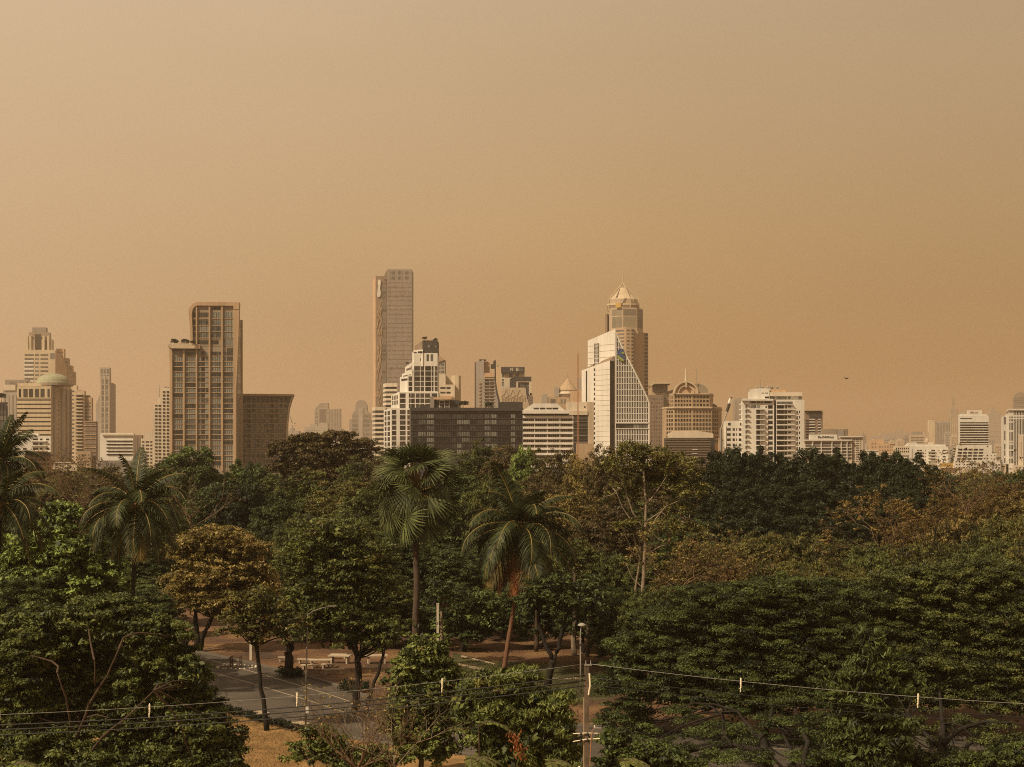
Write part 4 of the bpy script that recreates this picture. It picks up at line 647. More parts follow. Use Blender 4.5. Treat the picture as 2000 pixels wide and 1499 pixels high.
sq.tube([(b.p((x, 0))[0], 1.7, b.z(y)) for x, y in pts], 0.14, 4).build('lettering', M['red'], b.root)
b.panel('window', 1874, 1931, 1875.5, 1898, 817, 818.6, 'glass')
for y in np.arange(825, 868, 4.8): b.panel('window', 1874, 1931, 1875, 1930.3, y, y + 2.5, 'glass'); b.panel('floor_band', 1874, 1931, 1874.4, 1931, y + 2.8, y + 4.4, 'white', 0.7, 0.9)
b.block('roof_plant', 1879, 1884, 805, 'grey', bot=811, dep=4, dd=4); b.mast('mast', 1891, 795, 803, 0.2); b.done()
b = Bld('terraced_hotel', 790, 1910, 'white terraced low rise spreading in steps below the banded tower', 'hotel')
b.outline('wall', [(1871, 870), (1937.5, 869), (1937.5, 886), (1946, 886), (1946, 899), (1954, 899), (1954, 925), (1860, 925), (1864, 902), (1868, 886)], 0, 20, 'white')
for j, y in enumerate((877, 883.2, 889, 895)): b.grid(1871, 1937, [(x - j * 0.8, x + 8.2 - j * 0.8) for x in (1871.5, 1881.5, 1891.5, 1902, 1912.5)], [(y, y + 3.2)], 'glass')
b.grid(1871, 1937, even(1866, 1922, 11, 0.5), [(901, 903.2), (906.5, 909), (912.5, 915)], 'glass', skip=0.1); b.grid(1871, 1937, [(1927, 1930), (1935, 1936.5), (1942, 1944)], [(889, 891.5), (895, 897.5)], 'glass'); b.panel('window', 1871, 1937, 1927.5, 1930, 871, 873.5, 'glass'); b.grid(1871, 1937, [(1938, 1941), (1944, 1947), (1950, 1953)], [(907, 909.5), (913, 915.5)], 'glass'); b.block('terrace_garden', 1937.5, 1946, 884, 'green_roof', bot=886.4, dep=4, dd=2); b.block('lower_wing', 1953, 1978, 907, 'cream', dep=14, dd=2); b.grid((1953, 2), (1978, 2), [(1956, 1963), (1966, 1974)], [(911, 913)], 'glass'); b.done()
b = Bld('tilted_block', 1050, 1866, 'grey block with slanting balcony slabs squeezed beside the terraced hotel', 'building'); b.block('wall', 1860, 1876, 872, 'grey', dep=14)
for y in np.arange(874, 912, 5): b.panel('balcony', 1860, 1876, 1861, 1874, y, y + 2, 'pale', 1, 1.2); b.panel('window', 1860, 1876, 1862, 1874, y + 2.2, y + 4, 'glass')
b.done()
b = Bld('faint_massif', 5800, 1944, 'very faint grey tower mass filling the gap before the right edge tower', 'building'); b.outline('wall', [(1924, 812), (1934, 806), (1937, 797), (1944, 796), (1947, 804), (1953, 807), (1958, 812), (1972, 812), (1972, 905), (1924, 905)], 0, 40, 'mid'); b.bars('floor_band', 1924, 1972, [(1925, 1971, y, y + 0.6) for y in (830, 842, 852, 866)], 'grey', 0.8); b.done()
b = Bld('rounded_tower', 2700, 1990, 'hazy brown tower with a rounded top behind the striped right edge tower', 'office tower'); b.outline('wall', [(1980, 800), (1980, 776), (1982, 771), (1986, 768), (1991, 766.8), (2010, 766.8), (2010, 900), (1980, 900)], 0, 26, 'bronze'); bands(b, 1980.5, 2009, even(776, 797, 5, 0.5), 'haze_glass'); b.done()
b = Bld('striped_tower', 790, 1986, 'white tower with dark vertical stripes at the right edge of the photo', 'office tower')
b.block('wall', 1970, 2040, 801.5, 'white', dep=26); b.block('middle_wing', 1965, 1971, 809, 'white', dep=18, dd=2); b.block('left_wing', 1958.5, 1968, 813, 'white', dep=18, dd=4); b.solid('left_end', [(1957.5, 10), (1959, 3.8), (1959, 16), (1957.5, 16)], 812, 'beige'); b.panel('crown_opening', (1965, 2), (1971, 2), 1966, 1971.5, 804, 808, 'mid', 0.2); b.block('cornice', 1969, 2042, 799, 'white', bot=802, dep=20, dd=-0.8)
b.grid(1970, 2040, [(x, x + 1.5) for x in np.arange(1980, 2040, 3.1)], [(802.5, 811)], 'glass', 'stripe'); b.grid(1970, 2040, [(x, x + 1.5) for x in np.arange(1980, 1988, 3.1)], [(819, 912)], 'glass', 'stripe'); b.grid(1970, 2040, [(x, x + 1.5) for x in np.arange(1989.3, 2040, 3.1)], [(819, 849)], 'glass', 'stripe'); b.grid(1970, 2040, [(x, x + 1.4) for x in np.arange(1971.5, 1979, 2.7)], [(814, 817), (819, 823), (826, 840), (844, 861), (864, 866), (869, 878), (881, 892), (896, 905)], 'glass', 'stripe')
b.grid(1970, 2040, [(x, x + 1.4) for x in np.arange(1980, 2040, 3.1)], [(814, 817)], 'glass', 'stripe'); b.panel('glass_strip', (1958.5, 4), (1968, 4), 1964.4, 1967.4, 830, 905, 'glass'); b.panel('glass_strip', (1958.5, 4), (1968, 4), 1961, 1966.5, 814, 829, 'haze_glass'); b.grid((1958.5, 4), (1968, 4), [(1961.5, 1963.3)], [(842, 860), (867, 878), (880, 890), (895, 905)], 'glass', 'stripe'); b.panel('blank_wall', 1970, 2040, 1988, 1998, 850, 912, 'cream', 0.5); b.panel('arched_opening', 1970, 2040, 1998, 2012, 856, 905, 'mid', 0.55); b.panel('slot', 1970, 2040, 1993, 1994, 864, 900, 'bronze', 0.6); b.done()
b = Bld('low_annex', 800, 1989, 'low pale annex in front of the right edge tower', 'building'); b.block('wall', 1979, 2040, 909, 'cream', dep=8, dd=-14); b.grid((1979, -14), (2040, -14), even(1982, 2038, 8, 0.5), [(912.5, 915)], 'haze_glass'); b.done()
b = Bld('white_hut', 420, 1919, 'small white flat roofed hut among the far trees below the terraced hotel', 'hut'); b.block('wall', 1911, 1930, 924.8, 'white', dep=6); b.block('roof', 1910.5, 1930.5, 924, 'cream', bot=925.2, dep=7, dd=-0.4); b.grid(1911, 1930, [(1914, 1917), (1923, 1926)], [(929, 932)], 'haze_glass'); b.done()
# low background blocks that close the skyline down to the trees
for i, (x0, x1, y, D_, mt, lab) in enumerate(((640, 690, 868, 2400, 'grey', 'low hazy block under the far pair of towers'), (100, 150, 904, 900, 'cream', 'low cream block below the domed office side wall'), (228, 282, 899, 900, 'pale', 'low pale block behind the left coconut palm top'), (560, 604, 856, 1250, 'beige', 'low beige block behind the dome shaped tree left of the far towers'),
        (1690, 1716, 880, 950, 'white', 'small white block just left of the orange gabled block'), (1736, 1782, 889, 900, 'white', 'low white block in front of the square windowed block'), (1945, 1972, 893, 1000, 'grey', 'low grey block between the terraced hotel and the right edge tower'), (1404, 1422, 858, 900, 'peach', 'low pinkish block left of the white apartments wing'))):
    b = Bld('low_block', D_, (x0 + x1) / 2, lab, 'building'); b.block('wall', x0, x1, y, mt, dep=16); n = max(3, int((x1 - x0) / 5)); b.block('parapet', x0 - 0.3, x1 + 0.3, y - 1, mt, bot=y + 0.8, dep=2, dd=-0.6)
    b.grid(x0, x1, even(x0 + 1, x1 - 1, n, 0.55), even(y + 3, min(y + 30, 918), 3, 0.4), 'haze_glass', skip=0.1, seed=i); b.done()
# faint low blocks crowding the far right and left horizon
for i, (x0, x1, y, D_, mt, lab) in enumerate(((1692, 1706, 868, 2600, 'grey', 'faint low block squeezed left of the orange gabled block'), (1726, 1744, 856, 3000, 'grey', 'faint block rising behind the orange gable'), (1752, 1766, 860, 2700, 'beige', 'faint narrow block above the square windows'), (1766, 1779, 854, 3100, 'mid', 'faint stepped block left of the hazy banded block'), (1846, 1858, 846, 2500, 'grey', 'faint slim block right of the hazy square tower'), (1858, 1872, 852, 2200, 'beige', 'faint block left of the banded tower foot'), (1930, 1944, 858, 2400, 'grey', 'faint block just right of the banded tower'), (1944, 1960, 870, 2000, 'beige', 'pale hazy block before the faint grey massif'), (1684, 1692, 850, 2800, 'mid', 'faint slim block behind the sign building tower'), (596, 612, 846, 2700, 'grey', 'faint small block below the far tower pair on their left'), (664, 682, 856, 2600, 'grey', 'faint low block right of the far tower pair'), (226, 250, 858, 2300, 'grey', 'faint low block right of the slim hazy tower'))):
    b = Bld('low_block', D_, (x0 + x1) / 2, lab, 'building'); b.block('wall', x0, x1, y, mt, dep=16); b.block('upper_storey', x0 + (x1 - x0) * 0.2, x0 + (x1 - x0) * 0.7, y - 3, mt, bot=y + 0.5, dep=8, dd=3); b.grid(x0, x1, even(x0 + 1, x1 - 1, 4, 0.5), even(y + 2, y + 26, 5, 0.4), 'haze_glass', skip=0.1, seed=i + 20); b.mast('mast', x0 + (x1 - x0) * 0.4, y - 8, y - 3, 0.4); b.done()
# the bird
r = tag(empty('flying_bird', W(1653, 739.5, 300)), 'tiny dark bird gliding over the right half of the sky', 'bird')
MB().lathe([(0.02, -0.35), (0.10, -0.2), (0.13, 0.05), (0.09, 0.25), (0.02, 0.42)], 8).build('body', M['dark'], r).rotation_euler = (0, math.radians(90), 0)
for sx in (-1, 1): MB().add([(sx * 0.05, -0.14, 0.02), (sx * 0.05, 0.16, 0.02), (sx * 0.55, 0.10, 0.18), (sx * 1.0, -0.02, 0.06), (sx * 0.5, -0.10, 0.16), (sx * 0.05, -0.14, 0.06), (sx * 0.05, 0.16, 0.06), (sx * 0.55, 0.10, 0.21), (sx * 0.5, -0.10, 0.19)], [(0, 1, 2, 4), (4, 2, 3), (5, 8, 7, 6), (8, 3, 7), (0, 4, 8, 5), (4, 3, 8), (1, 6, 7, 2), (2, 7, 3), (0, 5, 6, 1)]).build('wing', M['dark'], r)

# ------------------------------------------------------------------ foliage toolkit
def leaf_mat(name, lo, hi, accent=None, acc_at=0.72, trans=0.25, rough=0.55):
    m, t, p = new_mat(name)
    at = nd(t, 'ShaderNodeAttribute', attribute_name='tint'); oi = nd(t, 'ShaderNodeObjectInfo')
    r = nd(t, 'ShaderNodeValToRGB'); e = r.color_ramp.elements; e[0].color = (*lo, 1); e[1].color = (*hi, 1); e[0].position = 0.12; e[1].position = 0.92
    t.links.new(at.outputs['Fac'], r.inputs['Fac']); col = r.outputs['Color']
    if accent:                                             # patches of turned leaves
        geo = nd(t, 'ShaderNodeNewGeometry'); n = nd(t, 'ShaderNodeTexNoise'); n.inputs['Scale'].default_value = 0.55; n.inputs['Detail'].default_value = 3
        t.links.new(geo.outputs['Position'], n.inputs['Vector'])
        ad = nd(t, 'ShaderNodeMath', operation='MULTIPLY_ADD'); t.links.new(at.outputs['Fac'], ad.inputs[0]); ad.inputs[1].default_value = 0.45; t.links.new(n.outputs['Fac'], ad.inputs[2])
        mr = nd(t, 'ShaderNodeMapRange'); mr.inputs['From Min'].default_value = acc_at; mr.inputs['From Max'].default_value = acc_at + 0.22; t.links.new(ad.outputs[0], mr.inputs['Value'])
        mx = hsv_mix(t, (0, 0, 0), accent, mr.outputs['Result']); t.links.new(col, mx.inputs['A']); col = mx.outputs['Result']
    hs = nd(t, 'ShaderNodeHueSaturation'); vr = nd(t, 'ShaderNodeMapRange'); vr.inputs['To Min'].default_value = 0.8; vr.inputs['To Max'].default_value = 1.2
    t.links.new(oi.outputs['Random'], vr.inputs['Value']); t.links.new(vr.outputs['Result'], hs.inputs['Value']); t.links.new(col, hs.inputs['Color']); col = hs.outputs['Color']
    t.links.new(col, p.inputs['Base Color']); p.inputs['Roughness'].default_value = rough; p.inputs['Specular IOR Level'].default_value = 0.3
    tr = nd(t, 'ShaderNodeBsdfTranslucent'); t.links.new(col, tr.inputs['Color']); ms = nd(t, 'ShaderNodeMixShader'); ms.inputs['Fac'].default_value = trans
    o = t.nodes['Material Output']; t.links.new(p.outputs[0], ms.inputs[1]); t.links.new(tr.outputs[0], ms.inputs[2]); t.links.new(ms.outputs[0], o.inputs['Surface'])
    return m
L = {}
L['fig'] = leaf_mat('fig_leaves', (0.004, 0.008, 0.0028), (0.0324, 0.0458, 0.013))
L['deep'] = leaf_mat('deep_green_leaves', (0.006, 0.0111, 0.0042), (0.1093, 0.1493, 0.0425))
L['green'] = leaf_mat('green_leaves', (0.0084, 0.0156, 0.0055), (0.1663, 0.2247, 0.0567))
L['rain'] = leaf_mat('rain_tree_leaves', (0.0055, 0.0102, 0.0035), (0.1131, 0.1473, 0.036))
L['olive'] = leaf_mat('olive_leaves', (0.0213, 0.0223, 0.008), (0.2085, 0.1993, 0.048), (0.17, 0.095, 0.028), 0.86)
L['olive2'] = leaf_mat('olive_dark_leaves', (0.008, 0.0109, 0.0042), (0.1713, 0.1915, 0.0483), (0.15, 0.055, 0.022), 0.95)
L['bright'] = leaf_mat('bright_green_leaves', (0.014, 0.025, 0.007), (0.2989, 0.3766, 0.0993), (0.20, 0.15, 0.05), 1.0)
L['near'] = leaf_mat('near_tree_leaves', (0.0074, 0.0134, 0.0042), (0.203, 0.2353, 0.058), (0.17, 0.12, 0.035), 0.98)
L['orange'] = leaf_mat('turning_leaves', (0.035, 0.027, 0.009), (0.34, 0.265, 0.075), (0.30, 0.17, 0.085), 0.86)
L['rust'] = leaf_mat('rusty_leaves', (0.038, 0.023, 0.01), (0.25, 0.165, 0.045), (0.12, 0.105, 0.028), 0.84)
L['brown'] = leaf_mat('brown_leaves', (0.022, 0.017, 0.008), (0.18, 0.13, 0.05), (0.085, 0.078, 0.024), 0.82)
L['palm'] = leaf_mat('palm_leaves', (0.0071, 0.0114, 0.0048), (0.0675, 0.0809, 0.0239), None, 0.7, 0.15, 0.62)
L['fan'] = leaf_mat('fan_palm_leaves', (0.0076, 0.0115, 0.004), (0.1283, 0.147, 0.05), None, 0.7, 0.12, 0.55)
L['deadfrond'] = leaf_mat('dead_fronds', (0.14, 0.050, 0.018), (0.42, 0.15, 0.05)); L['yellowfrond'] = leaf_mat('yellowing_fronds', (0.075, 0.062, 0.018), (0.17, 0.12, 0.03))
L['litter'] = leaf_mat('fallen_leaves', (0.10, 0.045, 0.02), (0.30, 0.15, 0.06)); L['hedge'] = leaf_mat('hedge_leaves', (0.010, 0.016, 0.007), (0.035, 0.045, 0.016)); L['grass'] = leaf_mat('grass_blades', (0.03, 0.04, 0.012), (0.085, 0.085, 0.03)); L['straw'] = leaf_mat('dry_grass_blades', (0.13, 0.085, 0.035), (0.32, 0.21, 0.09))
L['fern'] = leaf_mat('fresh_leaves', (0.05, 0.065, 0.02), (0.20, 0.21, 0.055))
BK = {}
BK['dark'] = wall_mat('dark_bark', (0.024, 0.019, 0.015), 0.95, 0.45, 3.5); BK['brown'] = wall_mat('brown_bark', (0.085, 0.056, 0.038), 0.95, 0.3, 2.0)
BK['pale'] = wall_mat('pale_bark', (0.26, 0.20, 0.145), 0.9, 0.3, 2.0); BK['twig'] = wall_mat('bare_twigs', (0.15, 0.095, 0.058), 0.9, 0.3, 2.0); BK['palm'] = wall_mat('palm_bark', (0.085, 0.060, 0.045), 0.95, 0.3, 2.5); BK['coco'] = wall_mat('coconut_bark', (0.17, 0.085, 0.052), 0.95, 0.25, 2.5)
M['petiole'] = plain_mat('yellow_petiole', (0.22, 0.15, 0.035), 0.5); M['husk'] = plain_mat('orange_husk', (0.27, 0.11, 0.035), 0.7)

def quads_mesh(name, P, mat, tint):
    """P: (n,k,3) corner points of n loose faces of k corners each"""
    n, k = P.shape[:2]; me = bpy.data.meshes.new(name)
    me.vertices.add(n * k); me.vertices.foreach_set('co', P.reshape(-1).astype(np.float32))
    me.loops.add(n * k); me.loops.foreach_set('vertex_index', np.arange(n * k, dtype=np.int32))
    me.polygons.add(n); me.polygons.foreach_set('loop_start', np.arange(0, n * k, k, dtype=np.int32)); me.polygons.foreach_set('loop_total', np.full(n, k, dtype=np.int32))
    a = me.attributes.new('tint', 'FLOAT', 'FACE'); a.data.foreach_set('value', np.clip(tint, 0, 1).astype(np.float32))
    me.materials.append(mat); me.update(calc_edges=True); return me
def norm(v): return v / np.maximum(1e-9, np.linalg.norm(v, axis=-1, keepdims=True))
def leaf_quads(rng, C, N, s, asp, droop=0.0):
    n = len(C); t = np.cross(N, norm(rng.normal(size=(n, 3)))); t = norm(t); t[:, 2] -= droop; t = norm(t); b = norm(np.cross(N, t))
    s = s[:, None]; return np.stack([C - t * s, C + b * s * asp - t * s * 0.1, C + t * s, C - b * s * asp - t * s * 0.1], axis=1)
def clump_leaves(rng, C, rc, per, flat=0.6, leaf=0.15, asp=0.45, up=0.45, jit=0.55, droop=0.0, inner=0.18, tv=0.17):
    """leaves on the outside of many small clumps; C (n,3) centres, rc (n,) radii"""
    n = len(C); idx = np.repeat(np.arange(n), per); m = len(idx)
    d = norm(rng.normal(size=(m, 3))); flip = (d[:, 2] < 0) & (rng.random(m) < 0.72); d[flip, 2] *= -1
    rad = rng.random(m) ** 0.38; k = rng.random(m) < inner; rad[k] *= rng.random(k.sum()) * 0.7
    R = rc[idx] * rng.uniform(0.75, 1.2, m); pos = C[idx] + d * (rad * R)[:, None] * np.array([1, 1, flat])
    N = norm(d * 0.6 + np.array([0, 0, up]) + rng.normal(size=(m, 3)) * jit)
    s = leaf * rng.uniform(0.55, 1.25, m); tint = np.repeat(rng.normal(0.48, tv, n), per) + rng.normal(0, 0.21, m)
    return leaf_quads(rng, pos, N, s, asp, droop), tint
def ell_clumps(rng, c, r, rc, fill=1.0, low=-0.35, mode='dome'):
    """clump centres over an ellipsoid (dome) or a flat layered umbrella"""
    r = np.array(r, float); c = np.array(c, float)
    if mode == 'dome':
        area = 4 * math.pi * ((r[0] * r[1]) ** 1.6 / 3 + 2 * (r[0] * r[2]) ** 1.6 / 3) ** (1 / 1.6) * (1 - low) / 2
        n = max(4, int(area / (rc * rc * 1.9) * fill)); d = norm(rng.normal(size=(n * 8, 3))); d = d[d[:, 2] > low]; w_ = np.linalg.norm(d / r, axis=1); d = d[rng.choice(len(d), min(n, len(d)), replace=False, p=w_ / w_.sum())]
        bump = 1 + 0.13 * np.sin(d @ np.array([5.1, 3.3, 4.2]) + rng.uniform(0, 6)) + 0.08 * np.sin(d @ np.array([-9, 7, 6]) + rng.uniform(0, 6))
        rr = np.where(rng.random(len(d)) < 0.25, rng.uniform(0.45, 0.8, len(d)), rng.uniform(0.84, 1.04, len(d))) * bump
        hz_ = np.sqrt(np.maximum(0, 1 - np.abs(d[:, 2]) ** 3)) / np.maximum(1e-6, np.sqrt(1 - d[:, 2] ** 2)); d = d * np.stack([hz_, hz_, np.ones(len(d))], 1)     # broad topped crowns
        bz = 1 + (bump - 1) * 0.25; P = c + d * (rr / bump)[:, None] * np.stack([bump, bump, bz], 1) * r
        e_ = norm(rng.normal(size=(n, 3))); e_ = e_[e_[:, 2] > 0.35][: n // 4]; P = np.vstack([P, c + e_ * rng.uniform(0.55, 0.9, (len(e_), 1)) * r])     # fill under the top
    else:
        n = max(6, int(math.pi * r[0] * r[1] / (rc * rc * 1.5) * fill)); q = rng.uniform(0, 2 * math.pi, n); u = np.sqrt(rng.random(n))
        h = np.sqrt(np.maximum(0, 1 - u ** 2)); lay = np.where(rng.random(n) < 0.3, rng.uniform(0.35, 0.8, n), rng.uniform(0.85, 1.0, n))
        P = c + np.stack([np.cos(q) * u * r[0], np.sin(q) * u * r[1], h * lay * r[2] + rng.normal(0, 0.06, n) * r[2]], axis=1)
    return P, rc * rng.uniform(0.65, 1.3, len(P))
def limb(m, a, b, r0, r1, rng, sag=0.0, n=5, wig=0.07, sides=5):
    a, b = Vector(a), Vector(b); L_ = (b - a).length; pts = []
    o1 = Vector(rng.normal(size=3)) * L_ * wig; o2 = Vector(rng.normal(size=3)) * L_ * wig
    for i in range(n + 1):
        u = i / n; p = a.lerp(b, u) + o1 * math.sin(math.pi * u) + o2 * math.sin(2 * math.pi * u) * 0.6; p.z += sag * L_ * math.sin(math.pi * u); pts.append(p)
    m.tube(pts, [r0 + (r1 - r0) * i / n for i in range(n + 1)], sides, False); return pts
def twigs(m, rng, p, d, L_, r, depth, spread=0.6, up=0.15, sides=4):
    """bare branching; returns tips"""
    d = Vector(d).normalized(); pts = [Vector(p)]
    for i in range(3):
        d = (d + Vector(rng.normal(size=3)) * 0.16 + Vector((0, 0, up * 0.3))).normalized(); pts.append(pts[-1] + d * L_ / 3)
    m.tube(pts, [r, r * 0.88, r * 0.76, r * 0.62], sides, False)
    if depth == 0: return [pts[-1]]
    out_ = []
    for k in range(2 if rng.random() < 0.55 else 3):
        nd_ = (d + Vector(rng.normal(size=3)) * spread + Vector((0, 0, up))).normalized(); st_ = pts[-1] if k < 2 else pts[2]
        out_ += twigs(m, rng, st_, nd_, L_ * rng.uniform(0.62, 0.85), r * 0.62, depth - 1, spread, up, 3 if depth < 3 else 4)
    return out_

# nominal trees, shared by copies
TY = {}
def tree_type(key, seed, H, R, zb, rc, per, leaf, asp=0.45, flat=0.6, mode='dome', fill=1.0, tr=0.22, droop=0.0, limbs=14, up=0.45, bark='dark', low=-0.35, lobes=1):
    rng = np.random.default_rng(seed); m = MB(); fork = zb * 0.75
    limb(m, (0, 0, -0.3), (rng.normal(0, 0.15), rng.normal(0, 0.15), fork), tr * 1.25, tr * 0.85, rng, n=5, sides=8, wig=0.03); top = Vector(m.v[-1])
    if mode == 'dome':
        P, rr = ell_clumps(rng, (0, 0, zb + (H - zb) * 0.38), (R * 0.92, R * 0.92, (H - zb) * 0.60), rc, fill, low, 'dome')
        for k in range(lobes):
            q = rng.uniform(0, 6.28); o = R * rng.uniform(0.35, 0.6); p2, r2 = ell_clumps(rng, (o * math.cos(q), o * math.sin(q), zb + (H - zb) * rng.uniform(0.2, 0.6)), (R * 0.5, R * 0.5, (H - zb) * 0.33), rc, fill, -0.1, 'dome'); P = np.vstack([P, p2]); rr = np.concatenate([rr, r2])
    else: P, rr = ell_clumps(rng, (0, 0, zb), (R, R, H - zb), rc, fill, low, 'umbrella')
    Q, tint = clump_leaves(rng, P, rr, per, flat, leaf, asp, up, 0.55, droop)
    P2, r2 = ell_clumps(rng, (0, 0, zb + (H - zb) * 0.38), (R * 0.6, R * 0.6, (H - zb) * 0.42), rc * 1.5, 0.8, -0.9); Q2, t2 = clump_leaves(rng, P2, r2, per // 2, 0.8, leaf * 1.7, 0.6, 0.3, 0.6); Q = np.concatenate([Q, Q2]); tint = np.concatenate([tint, t2 - 0.1])  # core leaves get a darker tint, the crown's inner shade put into colour
    for i in rng.choice(len(P), min(limbs, len(P)), replace=False): limb(m, (0, 0, fork * rng.uniform(0.75, 1.0)), P[i] * np.array([0.92, 0.92, 1]) - np.array([0, 0, rr[i] * 0.3]), tr * 0.5, tr * 0.1, rng, 0.06, 5, 0.06, 5)
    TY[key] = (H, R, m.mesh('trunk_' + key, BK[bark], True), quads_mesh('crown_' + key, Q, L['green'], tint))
for i in range(3):
    tree_type('broad%d' % i, 10 + i, 10, 5, 2.0, 0.80, 120, 0.19, fill=1.15, lobes=4, limbs=14, low=-0.8)
    tree_type('dense%d' % i, 20 + i, 13, 6, 2.0, 0.95, 150, 0.24, 0.55, 0.75, lobes=5, up=0.3, fill=1.1, low=-0.8)
    tree_type('flat%d' % i, 30 + i, 9, 7, 2.8, 0.75, 95, 0.18, 0.36, 0.40, 'dome', 1.1, 0.24, limbs=24, up=0.7, low=-0.6, lobes=5)
    tree_type('thin%d' % i, 40 + i, 11, 5, 2.2, 0.70, 62, 0.18, 0.42, 0.6, lobes=3, fill=1.0, limbs=50, bark='twig', low=-0.7)
    tree_type('tallbroad%d' % i, 60 + i, 19, 5.5, 3.0, 0.85, 105, 0.21, fill=1.1, lobes=6, limbs=14, low=-0.8)
    tree_type('talldense%d' % i, 70 + i, 20, 6.2, 3.0, 1.05, 170, 0.25, 0.55, 0.8, lobes=7, up=0.3, fill=1.05, low=-0.85)
    tree_type('tallthin%d' % i, 80 + i, 18, 5.5, 3.0, 0.75, 62, 0.19, 0.42, 0.65, lobes=5, fill=1.0, limbs=50, bark='twig', low=-0.7)
    tree_type('far%d' % i, 50 + i, 13, 6.5, 2.5, 1.3, 80, 0.42, 0.55, 0.65, lobes=3, limbs=6, low=-0.7)
MARKS = [(0, 'glass block'), (66, 'domed office'), (160, 'balcony tower'), (229, 'low white slab'), (306, 'stepped apartments'), (360, 'hotel roof garden'), (425, 'tall finned hotel'), (515, 'flaring hotel wing'), (572, 'thin far crane'), (628, 'far pair of towers'), (703, 'deco tower'), (766, 'tallest slab tower'), (820, 'white stepped tower'), (880, 'charcoal roof pergola'), (930, 'sail edged tower'), (985, 'NOBLE roof sign'), (1040, 'hipped white roof'), (1095, 'conical roof'), (1140, 'rusty lattice mast'), (1180, 'white sail side'), (1235, 'sail lattice'), (1284, 'brown hotel block'), (1346, 'arched hotel'), (1408, 'leaning crane jib'), (1440, 'lower white wing'), (1490, 'roof dishes'), (1545, 'white balconies'), (1590, 'flat brown roof'), (1625, 'cream name board'), (1675, 'rotunda roof'), (1722, 'orange gabled block'), (1768, 'square windows'), (1819, 'white lantern hotel'), (1866, 'faint masted tower'), (1905, 'red roof sign'), (1950, 'faint grey massif'), (1990, 'striped edge tower')]
def mark(px): return min(MARKS, key=lambda q: abs(q[0] - px))[1]
_seen = {}
WORD = {'fig': 'very dark green', 'deep': 'dark green', 'green': 'mid green', 'olive': 'olive yellow', 'olive2': 'dull olive', 'bright': 'bright green', 'orange': 'turning orange', 'rust': 'rusty brown', 'brown': 'brown leaved', 'rain': 'dark feathery', 'near': 'leafy green'}
SHAPE = {'broad': 'rounded', 'dense': 'billowing', 'flat': 'flat topped', 'thin': 'twiggy', 'far': 'low'}
_n = [0]
def tree(ty, px, top, half, D, mat, where, group='park trees', label=None):
    _n[0] += 1; r = random.Random(_n[0] * 17); H = Zp(top, D) * 1.03; R = half * D / FOC; H0, R0, tm, cm = TY[ty + str(_n[0] % 3)]
    if (H / H0) / (R / R0) > 1.3 and 'tall' + ty + '0' in TY: R *= 1.15; H0, R0, tm, cm = TY['tall' + ty + str(_n[0] % 3)]
    root = empty(r.choice(['park_tree']), (X(px, D), D, 0), r.uniform(0, 6.28)); root.scale = (R / R0, R / R0, H / H0)
    lab = label or '%s %s tree %s under the %s' % (WORD[mat], SHAPE[ty], where, mark(px))
    tag(root, lab, 'tree', group); _seen[lab] = _seen.get(lab, 0) + 1
    if _seen[lab] > 1: print('DUPLABEL', lab)
    t = link('trunk', tm, root); c = link('crown', cm, root); c.material_slots[0].link = 'OBJECT'; c.material_slots[0].material = L[mat]; return root

